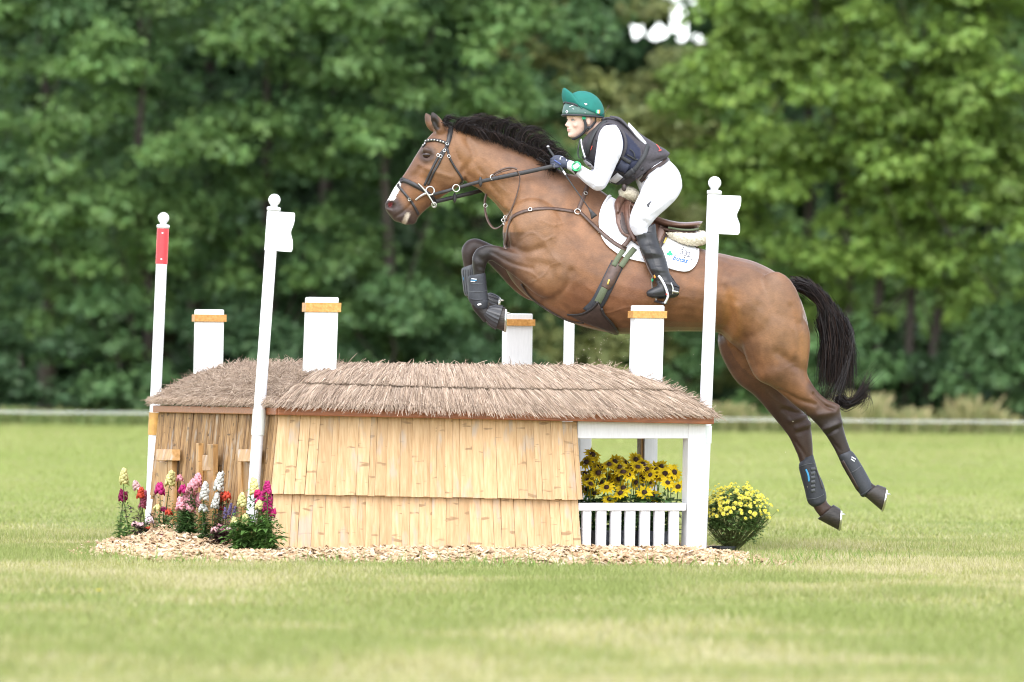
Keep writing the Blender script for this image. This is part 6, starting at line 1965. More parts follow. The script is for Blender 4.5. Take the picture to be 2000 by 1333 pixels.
boot('grey ribbed brushing boot on the farther tucked foreleg', GB, [(903, 524, 930, 514, .038), (901, 530, 930, 524, .043), (903, 550, 930, 546, .043), (906, 572, 930, 568, .045), (909, 579, 928, 578, .040)], FFL, M['boot_grey'],
     [([(905 + k * 4.5, 527), (906 + k * 4.3, 550), (909 + k * 4, 574)], 1.0, 'neoprene') for k in range(5)], [([(905, 538), (906, 548)], 1.5, 'blue_trim')])
boot('dark blue brushing boot on the rearmost hind leg', GB, [(1637, 890, 1661, 880, .034), (1640, 897, 1668, 886, .042), (1654, 922, 1682, 907, .043), (1668, 948, 1696, 932, .044), (1681, 968, 1704, 948, .043), (1686, 972, 1704, 953, .034)], NHL, M['neoprene'],
     [([(1656, 925), (1668, 921), (1681, 911)], 1.2, 'boot_grey'), ([(1682, 968), (1692, 962), (1703, 952)], 4, 'neoprene'), ([(1646, 900), (1660, 925), (1676, 955)], 7, 'leather_dark')], [([(1663, 893), (1671, 898)], 2, 'print_white'), ([(1662, 897), (1669, 902)], 2, 'print_white'), ([(1653, 914), (1661, 930)], 3.2, 'blue_trim')])
boot('black hard shelled boot with a blue stripe on the farther hind leg', GB, [(1566, 897, 1588, 888, .030), (1560, 910, 1591, 898, .044), (1564, 930, 1598, 922, .045), (1571, 955, 1608, 945, .046), (1577, 980, 1614, 968, .048), (1584, 988, 1613, 979, .046), (1592, 992, 1610, 984, .03)], FHL, M['neoprene'],
     [([(1562, 912), (1576, 907), (1591, 905)], 1.5, 'boot_grey'), ([(1577, 975), (1594, 974), (1614, 964)], 1.5, 'boot_grey')] + [([(1584, 917 + k * 8.5), (1592, 915 + k * 8.5)], 6.5, 'boot_grey') for k in range(6)], [([(1574, 917), (1579, 928), (1580, 941)], 3.6, 'blue_trim'), ([(1592, 912), (1600, 935), (1606, 955)], 2.5, 'leather_dark')])
GO = 'rubber overreach boots on the fore hooves'
boot('ribbed black rubber overreach boot on the nearer fore hoof', GO, [(943, 620, 956, 599, .044), (948, 628, 964, 597, .050), (957, 638, 974, 596, .058), (968, 645, 983, 597, .064)], NF, M['rubber'], name='overreach_boot', rib=.02)
boot('ribbed black rubber overreach boot on the farther fore hoof', GO, [(938, 596, 950, 574, .044), (946, 602, 958, 572, .050), (956, 608, 967, 575, .056), (966, 610, 976, 580, .060)], FFL, M['rubber'], name='overreach_boot', rib=.02)
# ------------------------------------------------------------------ the rider
YR = YH
rider = thing('person', 'rider in green helmet, dark body protector and white breeches crouched over the saddle', 'person', tuple(P(1270, 400, YR)))
M['skin'] = vcol('skin', 0.5, .15, 120, .001, .05, .35)
M['cloth_white'] = simple('cloth_white', (0.63, 0.625, 0.67), 0.75, .03, 18, .25, .01)
M['breeches'] = simple('breeches', (0.62, 0.615, 0.66), 0.7, .03, 14, .22, .01)
M['navy'] = simple('navy', (0.022, 0.026, 0.052), 0.65, .2, 60, .3, .004)
M['charcoal'] = simple('charcoal', (0.050, 0.045, 0.052), 0.75, .18, 90, .3, .003)
M['webbing'] = simple('webbing', (0.032, 0.033, 0.036), 0.7, .2, 160, .4, .002)
M['riding_boot'] = simple('riding_boot', (0.018, 0.018, 0.020), 0.4, .25, 40, .2, .004)
M['glove'] = simple('glove', (0.045, 0.052, 0.085), 0.6, .3, 120, .4, .003)
M['helmet_shell'] = simple('helmet_shell', (0.065, 0.135, 0.115), 0.5, .12, 260, .15)
M['silk'] = simple('silk', (0.006, 0.145, 0.118), 0.8, .1, 20, .2, .006)

def limb(st, n=20, sub=4, Y=YR): return sect(st, sub, n, Y)
sy = lambda px, py, c: hit(HBVH, px, py)[0][1] - YH - c        # depth just clear of the horse's side
kn = [sy(1249, 436, .10), sy(1258, 462, .10), sy(1275, 495, .085), sy(1290, 530, .075), sy(1297, 555, .072)]
kn = [min(k, -.27) for k in kn]
kn[0] = min(kn[0], -.26)
def thigh(g, s): 
    k = kn[0] if s < 0 else -kn[0]
    d = (k / s if s else 0)
    q = [(1272, 322, 1331, 348, .10, -.085), (1260, 350, 1332, 368, .105, -.125), (1250, 376, 1322, 388, .10, -.185), (1240, 397, 1302, 408, .09, -.24), (1232, 416, 1284, 424, .08, kn[0] + .005), (1229, 432, 1274, 436, .07, kn[0] - .005), (1231, 446, 1268, 446, .062, kn[1]), (1240, 462, 1270, 458, .055, kn[1])]
    return [(a + g * -1, b, c + g, d_, w_ + g / 345, y_ * -s) for a, b, c, d_, w_, y_ in q]
PELV = [(1296, 303, 1240, 352, .135), (1310, 316, 1246, 366, .15), (1325, 333, 1252, 384, .165), (1331, 352, 1258, 398, .17), (1327, 376, 1272, 406, .15), (1312, 394, 1282, 408, .09)]
SHIN = [(1240, 456, 1281, 455, .058, kn[1]), (1244, 472, 1288, 474, .062, kn[1] - .002), (1252, 490, 1296, 492, .064, kn[2]), (1260, 509, 1302, 510, .058, kn[2] - .003), (1268, 526, 1306, 526, .05, kn[3]), (1276, 541, 1311, 541, .044, kn[3] - .003), (1282, 554, 1320, 553, .042, kn[4]), (1287, 563, 1326, 564, .040, kn[4])]
FOOT = [(1328, 560, 1325, 578, .026, kn[4]), (1320, 554, 1317, 582, .034, kn[4]), (1305, 552, 1303, 584, .038, kn[4] - .004), (1290, 556, 1289, 584, .042, kn[4] - .010), (1276, 562, 1276, 583, .042, kn[4] - .014), (1266, 567, 1267, 580, .034, kn[4] - .016), (1262, 571, 1263, 577, .018, kn[4] - .017)]
TORSO = [(1304, 308, 1226, 362, .140), (1285, 288, 1190, 350, .150), (1258, 270, 1166, 331, .160), (1232, 251, 1147, 312, .168), (1212, 239, 1138, 291, .160), (1194, 233, 1139, 274, .115), (1180, 233, 1146, 264, .065)]
ARM = [(1180, 246, 1203, 244, .048, -.150), (1171, 258, 1212, 258, .058, -.180), (1167, 274, 1217, 278, .060, -.195), (1164, 295, 1215, 299, .058, -.203), (1161, 318, 1205, 321, .053, -.207), (1159, 338, 1196, 341, .049, -.206), (1157, 354, 1188, 358, .046, -.203), (1159, 366, 1180, 370, .040, -.2)]
FORE = [(1180, 348, 1175, 373, .040, -.202), (1168, 341, 1163, 373, .046, -.197), (1155, 334, 1152, 366, .046, -.185), (1141, 326, 1137, 354, .042, -.165), (1128, 319, 1125, 342, .036, -.142), (1117, 314.5, 1114, 334, .031, -.124), (1108, 313, 1106, 330, .028, -.112)]
def mirror(st): return [(a, b, c, d, w_, -(y_[0] if y_ else 0)) for a, b, c, d, w_, *y_ in st]
def shift(st, dx, dy): return [(a + dx, b + dy, c + dx, d + dy, *r) for a, b, c, d, *r in st]
def grow(st, k): 
    out = []
    for a, b, c, d, w_, *r in st:
        mx, my = (a + c) / 2, (b + d) / 2
        out.append((mx + (a - mx) * k, my + (b - my) * k, mx + (c - mx) * k, my + (d - my) * k, w_ * k, *r))
    return out

# head in its own axes: facing the fence, turned a little to the camera
PSI = math.radians(24)
FW = np.array([-math.cos(PSI), -math.sin(PSI), 0]); SD = np.array([math.sin(PSI), -math.cos(PSI), 0]); UPV = np.array([0, 0, 1.])
tilt = math.radians(-4)
FW, UPV = FW * math.cos(tilt) + UPV * math.sin(tilt), UPV * math.cos(tilt) - FW * math.sin(tilt)
HO = P(1112.5, 268.5, YR - .035) - FW * .078
def HP(x, y, h): return HO + FW * x + SD * y + UPV * h      # x forward, y towards the camera side, h up from the chin
hd = MB()
prof = [(-.004, .066, .030, .016), (.004, .078, .012, .026), (.014, .083, -.015, .036), (.027, .080, -.045, .047), (.040, .083, -.062, .054), (.056, .081, -.072, .060), (.074, .079, -.082, .0655), (.093, .076, -.090, .069), (.112, .082, -.095, .071), (.135, .082, -.097, .073), (.165, .070, -.093, .071), (.195, .045, -.075, .057), (.215, .01, -.04, .03)]
q = crom(np.array(prof), 3)
C_ = np.array([HP((f + b) / 2, 0, h) for h, f, b, w_ in q]); A_ = np.array([FW * (f - b) / 2 for h, f, b, w_ in q]); B_ = np.array([SD * w_ * (.90 if h < .05 else .94) for h, f, b, w_ in q])
hd.add(*skin(C_, A_, B_, 26, ex=2.25))
hd.add(*skin(np.array([HP(.070, 0, .104), HP(.078, 0, .092), HP(.086, 0, .079), HP(.092, 0, .068), HP(.083, 0, .059)]), np.array([FW * k for k in (.009, .0105, .0125, .0140, .006)]), np.array([SD * k for k in (.007, .0072, .0085, .0115, .008)]), 12))
for sg in (-1, 1):
    hd.add(*ellipsoid(HP(.083, sg * .011, .063), FW * .009, SD * .007, UPV * .006, 10, 8))
    hd.add(*ellipsoid(HP(.055, sg * .038, .068), FW * .018, SD * .019, UPV * .018, 12, 8))       # cheeks
    hd.add(*ellipsoid(HP(.064, sg * .030, .108), FW * .013, SD * .022, UPV * .005, 12, 8))       # brows
    hd.add(*ellipsoid(HP(-.012, sg * .072, .088), FW * .016, SD * .010, UPV * .029, 12, 8))      # ears
hd.add(*ellipsoid(HP(.0815, 0, .0465), FW * .009, SD * .021, UPV * .0048, 12, 8))
hd.add(*ellipsoid(HP(.081, 0, .0375), FW * .010, SD * .018, UPV * .0055, 12, 8))
hd.add(*ellipsoid(HP(.073, 0, .013), FW * .014, SD * .017, UPV * .014, 12, 8))
# neck
nk0 = HP(-.03, 0, .06); nk1 = P(1170, 254, YR)
hd.add(*tube([nk0, lerp(nk0, nk1, .5), nk1], [.046, .047, .056], 18, 3))
HV, HN, HF = remesh(hd, .0042, 3)
loc = (HV - HO)
hx, hy, hh = loc @ FW, loc @ SD, loc @ UPV
# eye sockets and lip line
for sg in (-1, 1):
    d = np.sqrt(((hy - sg * .031) / .015) ** 2 + ((hh - .096) / .008) ** 2)
    HV = HV - FW * (np.exp(-d ** 2) * .007 * (hx > .04))[:, None]
HV = HV - FW * (np.exp(-((hh - .042) / .0017) ** 2 - (hy / .022) ** 4) * .0035 * (hx > .06))[:, None]
SK = np.tile(np.array([0.76, 0.52, 0.42]), (len(HV), 1))
for sg in (-1, 1):
    SK = paint(SK, np.exp(-(((hy - sg * .042) / .020) ** 2 + ((hh - .066) / .017) ** 2)) * .5 * (hx > .02), (0.72, 0.38, 0.30))
    SK = paint(SK, np.exp(-(((hy - sg * .032) / .017) ** 4 + ((hh - .1125) / .0035) ** 2)) * .5 * (hx > .04), (0.33, 0.19, 0.11))
    SK = paint(SK, np.exp(-(((hy - sg * .031) / .015) ** 4 + ((hh - .0965) / .0062) ** 2)) * .42 * (hx > .04), (0.30, 0.17, 0.13))
    SK = paint(SK, np.exp(-(((hy - sg * .008) / .004) ** 2 + ((hh - .0585) / .0028) ** 2)) * .8 * (hx > .06), (0.22, 0.08, 0.06))
SK = paint(SK, np.exp(-((hy / .021) ** 4 + ((hh - .042) / .0075) ** 4)) * .75 * (hx > .06), (0.62, 0.27, 0.24))
SK = paint(SK, np.exp(-((hy / .02) ** 4 + ((hh - .042) / .0014) ** 2)) * .8 * (hx > .06), (0.22, 0.06, 0.06))
# the body under the clothes, one continuous mesh joined to the head
bd = MB()
for st in (grow(PELV, .93), grow(TORSO, .93), grow(thigh(0, -1), .76), grow(mirror(thigh(0, -1)), .76), grow(SHIN, .74), grow(mirror(SHIN), .74), grow(FOOT, .8), grow(mirror(FOOT), .8), grow(ARM, .78), grow(shift(mirror(ARM), -4, -2), .78), grow(FORE, .76), grow(shift(mirror(FORE), -6, -3), .76)):
    bd.add(*sect(st, 3, 16, YR))
bd.add(*tube([P(1186, 262, YR), P(1172, 255, YR), lerp(nk0, nk1, .6)], [.075, .06, .048], 16, 3))
bd.add(HV, HF)
BV, BN, BF = remesh(bd, .0048, 1, .3)
# keep the fine face: colour by nearest head vertex
from mathutils.kdtree import KDTree
kd = KDTree(len(HV))
for i, v in enumerate(HV): kd.insert(v, i)
kd.balance()
BC = np.tile(np.array([0.66, 0.40, 0.29]), (len(BV), 1))
for i, v in enumerate(BV):
    if v[2] > HO[2] - .05:
        _, j, dd = kd.find(v)
        if dd < .02: BC[i] = SK[j]
obj('body', BV, BF, M['skin'], rider, smooth=True, col=BC)
M['eye_white'] = simple('eye_white', (0.42, 0.39, 0.37), 0.2, .03, 50, 0)
M['iris'] = simple('iris', (0.07, 0.09, 0.10), 0.1, .2, 300, 0)
for sg in (-1, 1):
    e = obj('eye', *ellipsoid(HP(.0635, sg * .031, .0955), FW * .0095, SD * .0105, UPV * .0062, 14, 10), M['eye_white'], rider, smooth=True)
    obj('iris', *ellipsoid(HP(.0705, sg * .031 - .001, .0957), FW * .0030, SD * .0050, UPV * .0050, 12, 8), M['iris'], e, smooth=True)
    obj('lashes', *tube([HP(.066, sg * .021, .0985), HP(.0735, sg * .031, .1025), HP(.064, sg * .043, .0985)], [.0006, .0014, .0007], 6, 4), M['print_black'], rider, smooth=True)

# clothing -----------------------------------------------------------
sh = MB()
for st in (grow(TORSO, .97), ARM, shift(mirror(ARM), -4, -2), FORE, shift(mirror(FORE), -6, -3)): sh.add(*sect(st, 4, 20, YR))
V, N_, Fc = remesh(sh, .007, 5)
SS = Sculpt(V, N_, Fc, YR)
for pts, r, a in (([(1186, 300), (1200, 318), (1196, 335)], 3, -.004), ([(1160, 330), (1172, 336), (1180, 350)], 3, -.006), ([(1150, 350), (1165, 362), (1178, 362)], 3, .004), ([(1170, 262), (1180, 270), (1182, 290)], 4, -.004), ([(1205, 300), (1208, 312)], 3, -.005), ([(1130, 330), (1150, 348)], 2.5, -.003), ([(1128, 338), (1146, 356)], 2.5, .003), ([(1180, 275), (1192, 288), (1206, 290)], 2.5, -.003), ([(1168, 285), (1180, 296), (1200, 300)], 2.5, .0025), ([(1164, 318), (1178, 326), (1196, 324)], 2.2, -.003), ([(1120, 324), (1128, 334)], 2, -.003), ([(1136, 334), (1152, 352), (1166, 360)], 2, -.0025), ([(1166, 300), (1176, 312), (1190, 318)], 3, -.003), ([(1164, 345), (1160, 362)], 3, -.004)):
    SS.stroke(pts, r, a * 1.25)
SS.normals()
obj('shirt', SS.V, SS.F, M['cloth_white'], rider, smooth=True)
bq = MB()
for st in (PELV, thigh(0, -1), mirror(thigh(0, -1))): bq.add(*sect(st, 4, 22, YR))
V, N_, Fc = remesh(bq, .008, 6)
SS = Sculpt(V, N_, Fc, YR)
for pts, r, a in (([(1254, 360), (1275, 352), (1300, 350)], 4, -.006), ([(1250, 372), (1268, 362), (1284, 356)], 3, .004), ([(1256, 352), (1270, 344)], 3, -.006), ([(1235, 430), (1248, 428), (1262, 436)], 3, -.005), ([(1240, 420), (1252, 420), (1268, 428)], 3, .003), ([(1310, 395), (1290, 412), (1270, 425)], 4, -.004), ([(1318, 335), (1326, 350), (1326, 368)], 6, .004), ([(1262, 340), (1256, 352)], 3, -.004), ([(1258, 366), (1280, 368), (1306, 362)], 3, -.003), ([(1248, 384), (1266, 378), (1290, 384)], 3, -.002), ([(1238, 410), (1254, 402), (1276, 410)], 2.5, -.0022), ([(1288, 330), (1304, 342), (1318, 360)], 4, -.003), ([(1232, 425), (1246, 436), (1260, 432)], 2.2, -.003), ([(1236, 440), (1248, 446), (1260, 442)], 2.2, .002)):
    SS.stroke(pts, r, a * 1.25)
SS.normals()
bre = obj('breeches', SS.V, SS.F, M['breeches'], rider, smooth=True)
BBVH = BVHTree.FromPolygons([tuple(v) for v in SS.V.tolist()], SS.F.tolist())
obj('logo', *patch([(1263, 400), (1274, 391), (1268, 405), (1265, 406)], BBVH, .001, .001, 3, sub=1, smooth_it=0), M['print_black'], bre)
obj('belt', *strap([(1252, 354), (1262, 342), (1276, 332), (1294, 320), (1304, 311)], 7.5, .004, BBVH, .004), M['leather_dark'], bre, smooth=True)
obj('pocket', *strap([(1258, 356), (1266, 347)], 1.2, .001, BBVH, .001, sub=3), M['print_black'], bre)
for sg in (-1, 1):
    bt = MB()
    for st in (SHIN, FOOT): bt.add(*sect(st if sg < 0 else mirror(st), 4, 20, YR))
    tp = [(1246, 452, 1280, 436, .03, kn[1]), (1248, 470, 1284, 462, .05, kn[1])]
    bt.add(*sect(tp if sg < 0 else mirror(tp), 3, 14, YR))
    V, N_, Fc = remesh(bt, .006, 3)
    SS = Sculpt(V, N_, Fc, YR)
    for k in range(9):
        y_ = 482 + k * 7
        x0 = 1249 + (y_ - 482) * .47
        SS.stroke([(x0 + 2, y_ + 2), (x0 + 20, y_ - 1 + 3 * (k % 2)), (x0 + 38, y_ + 2)], 2.0, -.0014 if k % 2 else .0012, side=sg)
    SS.stroke([(1258, 452), (1268, 480), (1282, 520), (1296, 548)], 1.3, .0022, side=sg)
    SS.stroke([(1280, 548), (1300, 552), (1318, 548)], 2.5, -.004, side=sg)
    SS.stroke([(1264, 578), (1290, 579), (1326, 575)], 1.6, .004, side=sg)
    SS.normals()
    b_ = obj('riding_boot', SS.V, SS.F, M['riding_boot'], rider, smooth=True)
    if sg < 0:
        TB = BVHTree.FromPolygons([tuple(v) for v in SS.V.tolist()], SS.F.tolist())
        h, n = hit(TB, 1262, 436)
        obj('button', *ellipsoid(h + n * .002, (.006, 0, 0), (0, .003, 0), (0, 0, .007), 10, 6), M['steel'], b_, smooth=True)
        obj('spur', *strap([(1288, 552), (1304, 556), (1322, 560), (1328, 566)], 2.2, .003, TB, .002), M['leather_black'], b_, smooth=True)
        obj('spur', *strap([(1310, 553), (1314, 564), (1313, 575)], 2.6, .003, TB, .003), M['steel'], b_, smooth=True)
        obj('spur', *strap([(1313, 569), (1322, 571), (1328, 571)], 5, .003, TB, .003), M['steel'], b_, smooth=True)

# body protector
vm = MB(); vm.add(*sect(grow(TORSO[:6], 1.06) + grow(TORSO[6:], 1.02), 5, 30, YR))
tailp = [(1309, 300, 1296, 316, .10), (1298, 291, 1270, 330, .135), (1276, 279, 1240, 345, .155)]
vm.add(*sect(tailp, 4, 24, YR))
V, N_, Fc = remesh(vm, .0075, 4)
SS = Sculpt(V, N_, Fc, YR)
for pts, r, a in (([(1205, 318), (1232, 342), (1250, 330), (1252, 300), (1240, 280), (1222, 262)], 3, .007), ([(1215, 300), (1240, 312)], 2, -.006), ([(1222, 322), (1246, 310)], 2, -.006), ([(1228, 285), (1218, 330)], 2, -.005), ([(1206, 330), (1240, 340)], 2, -.005), ([(1262, 283), (1256, 312), (1230, 346)], 2.4, .004), ([(1270, 320), (1300, 306)], 2, -.004), ([(1240, 350), (1275, 330), (1304, 312)], 2.5, .005)):
    SS.stroke(pts, r, a)
SS.normals()
vx, vy = SS.px[:, 0], SS.px[:, 1]
poly_n = np.array([(1170, 250), (1190, 238), (1212, 250), (1236, 275), (1250, 290), (1252, 305), (1244, 325), (1230, 340), (1205, 335), (1190, 330), (1160, 320)], dtype=float)
nav = inside(vx, vy, poly_n)
VC = np.where(nav[:, None], np.array([[.020, .024, .052]]), np.array([[.052, .046, .053]]))
M['vest'] = vcol('vest', .7, .35, 110, .003, .18, .35)
vest = obj('body_protector', SS.V, SS.F, M['vest'], rider, smooth=True, col=VC)
VB = BVHTree.FromPolygons([tuple(v) for v in SS.V.tolist()], SS.F.tolist())
vs = lambda nm, pts, w_, mt, off=.002, th=.004: obj(nm, *strap(pts, w_, th, VB, off, Yc=YR), M[mt], vest, smooth=True)
vs('armhole', [(1166, 276), (1170, 258), (1182, 244), (1200, 244), (1216, 260), (1222, 282), (1216, 304), (1204, 320)], 6, 'charcoal', .001, .008)
vs('shoulder_strap', [(1182, 238), (1168, 250), (1158, 266), (1150, 286), (1146, 302)], 13, 'webbing', .004)
vs('collar', [(1178, 234), (1192, 233), (1208, 237)], 8, 'charcoal', .003, .007)
vs('side_strap', [(1264, 284), (1258, 305), (1244, 326), (1230, 338), (1220, 346)], 8, 'webbing', .006)
vs('buckle', [(1222, 343), (1238, 332)], 11, 'print_black', .009, .006)
vs('patch', [(1252, 332), (1256, 328)], 6, 'print_black', .003, .002)
vs('patch', [(1234, 348), (1238, 345)], 6, 'print_black', .003, .002)
vs('lacing', [(1226, 302), (1236, 308), (1246, 314)], 3, 'webbing', .006)
vs('lacing', [(1230, 292), (1238, 300), (1240, 312)], 2, 'webbing', .006)
vs('pouch', [(1208, 320), (1226, 330)], 20, 'navy', .003, .012)
vs('pouch', [(1212, 306), (1232, 318)], 7, 'webbing', .006, .008)
for pts in ([(1281, 284), (1286, 290), (1289, 296)], [(1286, 297), (1291, 295)], [(1158, 285), (1155, 293)]):
    vs('logo', pts, 1.5, 'print_red', .006, .0015)
h, n = hit(VB, 1154, 254, Yc=YR)
bk = MB()
obj('buckle', *ring3(h + n * .014, n, .022, .004, 5), M['boot_grey'], vest)
# competition bibs, white with dark edging
vs('bib', [(1132, 319), (1146, 322), (1160, 328)], 24, 'cloth_white', .010, .003)
vs('bib_edge', [(1130, 309), (1143, 307), (1160, 317)], 4, 'webbing', .012, .004)
vs('bib', [(1186, 356), (1200, 350), (1212, 340)], 15, 'cloth_white', .010, .003)
vs('bib_edge', [(1190, 366), (1206, 358), (1220, 346)], 5, 'charcoal', .011, .004)
lettering('lettering', 'STREET', (1128, 321), 9, 10, VB, M['print_black'], vest, .015, Yc=YR)
# back bib: a stiff white panel hung from the shoulders
bb = MB()
V, Fc = sect([(1192, 226, 1190, 233, .05), (1212, 231, 1208, 240, .10), (1232, 251, 1226, 258, .12), (1252, 274, 1244, 282, .12), (1262, 284, 1256, 292, .11)], 4, 22, YR)
obj('back_bib', V, Fc, M['charcoal'], vest, smooth=True)
V, Fc = sect([(1227, 241, 1222, 256, .10), (1240, 255, 1233, 270, .115), (1252, 268, 1245, 281, .12), (1264, 281, 1257, 292, .11)], 4, 22, YR)
V = V + (UV * .004 + RV * .003)
obj('back_bib', V, Fc, M['cloth_white'], vest, smooth=True)
obj('cord', *tube([P(1172, 226, YR - .02), P(1180, 222, YR - .03), P(1189, 208, YR - .03), P(1190.5, 206, YR - .03)], .0018, 5, 4), M['leather_brown'], vest, smooth=True)
obj('cord', *tube([P(1133, 272, YR - .11), P(1129.5, 290, YR - .12), P(1129, 302, YR - .12), P(1132, 310, YR - .12)], .0035, 6, 4), M['print_black'], vest, smooth=True)
obj('collar_edge', *tube([P(1135, 274, YR - .08), P(1136, 285, YR - .12), P(1140, 300, YR - .14), P(1143, 308, YR - .15)], .010, 8, 4, flat=.4), M['cloth_white'], vest, smooth=True)
obj('whistle', *ellipsoid(P(1219, 367, YR - .16), RV * .014, (0, .012, 0), UV * .022, 12, 8), M['leather_dark'], vest, smooth=True)

# helmet: shell, stretched green cover with its peak flipped up
hc = HP(-.008, 0, .128)
def HE(az, el, k=1.0):
    """point on the helmet: azimuth from the front (towards the camera positive), elevation"""
    ca, sa, ce, se = math.cos(az), math.sin(az), math.cos(el), math.sin(el)
    fx = .116 if ca > 0 else .128
    return hc + (FW * fx * ca * ce + SD * .098 * sa * ce + UPV * .128 * abs(se) ** 1.0 * (1 if se > 0 else -1) * 1.0) * k
def dome(k, el0, nm, mat, sel=None, par=rider, m=12, n=48, th=.006):
    V, Fc = [], []
    for kk in (k, k - th / .11):
        for j in range(m + 1):
            for i in range(n):
                az = i / n * 2 * math.pi
                e0 = el0(az)
                el = e0 + (math.pi / 2 - .002 - e0) * (j / m)
                V.append(HE(az, el, kk))
    off_ = (m + 1) * n
    for j in range(m):
        for i in range(n):
            a, b = j * n + i, j * n + (i + 1) % n
            Fc.append((a, b, b + n, a + n)); Fc.append((a + off_, a + n + off_, b + n + off_, b + off_))
    for i in range(n):
        b = (i + 1) % n
        Fc.append((i, i + off_, b + off_, b))
    return obj(nm, V, Fc, mat, par, smooth=True)
rim = lambda az: -.02 + .03 * math.cos(az) - .16 * (1 - math.cos(az)) * .5
helm = dome(1.0, rim, 'helmet', M['helmet_shell'])
obj('helmet_rim', *tube([HE(t, rim(t) - .01, 1.0) for t in np.linspace(0, 2 * math.pi, 40)], .006, 8), M['print_black'], helm, smooth=True)
cov = lambda az: (.80 - .80 * (1 - math.cos(az)) * .5 * 1.28) if True else 0
def cov_el(az):
    t = abs((az + math.pi) % (2 * math.pi) - math.pi) / math.pi      # 0 front .. 1 back
    return float(np.interp(t, [0, .25, .5, .7, .85, 1], [.62, .50, .12, -.12, -.22, -.25]))
silk = dome(1.035, cov_el, 'helmet_cover', M['silk'], th=.010)
V, Fc = [], []
na, nv = 25, 7
for s in (0, 1):
    for j in range(nv):
        for i in range(na):
            az = (i / (na - 1) - .5) * 2 * 1.25
            v = j / (nv - 1)
            b = HE(az, cov_el(az) - .03, 1.045)
            ln = .082 * max(0, math.cos(az / 1.25 * math.pi / 2)) ** .55
            V.append(b + UPV * ln * v * .97 + FW * (.012 * math.sin(v * 2.2) + .010 * s * 0) - (FW * math.cos(az) + SD * math.sin(az)) * (.005 * s + .02 * v * v * .3))
for s in (0, 1):
    o_ = s * na * nv
    for j in range(nv - 1):
        for i in range(na - 1):
            a = o_ + j * na + i
            f = (a, a + 1, a + na + 1, a + na)
            Fc.append(f if s == 0 else f[::-1])
for j in range(nv - 1):
    for i in (0, na - 1):
        a = j * na + i; Fc.append((a, a + na, a + na + na * nv, a + na * nv))
for i in range(na - 1):
    a = (nv - 1) * na + i; Fc.append((a, a + 1, a + 1 + na * nv, a + na * nv))
obj('peak', V, Fc, M['silk'], helm, smooth=True)
obj('band', *tube([HE(t, cov_el(t) - .035, 1.03) for t in np.linspace(-1.0, 1.0, 16)], .006, 8), M['print_black'], helm, smooth=True)
def helm_patch(nm, az, el, w_, h_, mat, k=1.05, rot=0.0):
    c = HE(az, el, k); a = HE(az + .01, el, k) - HE(az - .01, el, k); b = HE(az, el + .01, k) - HE(az, el - .01, k)
    a /= np.linalg.norm(a); b /= np.linalg.norm(b); n = np.cross(a, b)
    if n @ (c - hc) < 0: n = -n
    a, b = a * math.cos(rot) + b * math.sin(rot), b * math.cos(rot) - a * math.sin(rot)
    return obj(nm, *box(c, a * w_ / 2, b * h_ / 2, n * .0015), mat, helm)
for i, mt in enumerate(('print_green', 'print_white', 'print_orange')):
    helm_patch('tricolour', 1.93 + i * .085, .06, .0085, .020, M[mt], 1.05, -.25)
helm_patch('badge', .34, .13, .014, .014, M['print_white'], 1.012, .78)
helm_patch('badge', .34, .13, .008, .008, M['print_grey'], 1.024, .78)
helm_patch('emblem', 1.42, .42, .016, .006, M['print_white'], 1.052, -.3)
helm_patch('emblem', 1.42, .39, .008, .006, M['print_white'], 1.052, .3)
helm_patch('scuff', .62, .38, .026, .003, M['print_white'], 1.008, .35)
helm_patch('scuff', .75, .24, .010, .003, M['print_white'], 1.006, -.5)
obj('rivet', *ellipsoid(HE(1.35, .03, 1.0), RV * .003, (0, .003, 0), UV * .003, 8, 5), M['steel'], helm)
chin = [HP(.018, .072, .112), HP(.012, .075, .085), HP(.008, .074, .055), HP(.012, .066, .030), HP(.035, .045, .004), HP(.055, .018, -.010), HP(.058, -.01, -.011)]
obj('chin_strap', *tube(chin, .0075, 8, 4, flat=.45), M['print_black'], helm, smooth=True)
obj('chin_strap', *tube([HP(.012, .075, .05), HP(-.02, .075, .05), HP(-.05, .07, .075), HP(-.075, .055, .10)], .0075, 8, 4, flat=.45), M['print_black'], helm, smooth=True)
obj('strap_tag', *box(HP(.018, .078, .106), FW * .010, SD * .003, UPV * .010), M['print_green'], helm, bevel=.001)
obj('strap_buckle', *box(HP(.010, .078, .045), FW * .008, SD * .004, UPV * .008), M['leather_black'], helm, bevel=.001)
# hair under the back of the helmet
hs_ = []
HC2 = np.array([.28, .17, .085])
for k in range(90):
    a = rng.uniform(1.7, 2.9) * (1 if rng.random() < .7 else -1)
    r0 = HE(a, rim(a) + .1, .97)
    hs_.append((np.array([r0, r0 - UPV * .02 - FW * .006, r0 - UPV * .045 - FW * .002 + rng.normal(size=3) * .004]), .0016, HC2 * rng.uniform(.7, 1.3)))
hair(hs_, 'hair', rider)['kind'] = 'stuff'

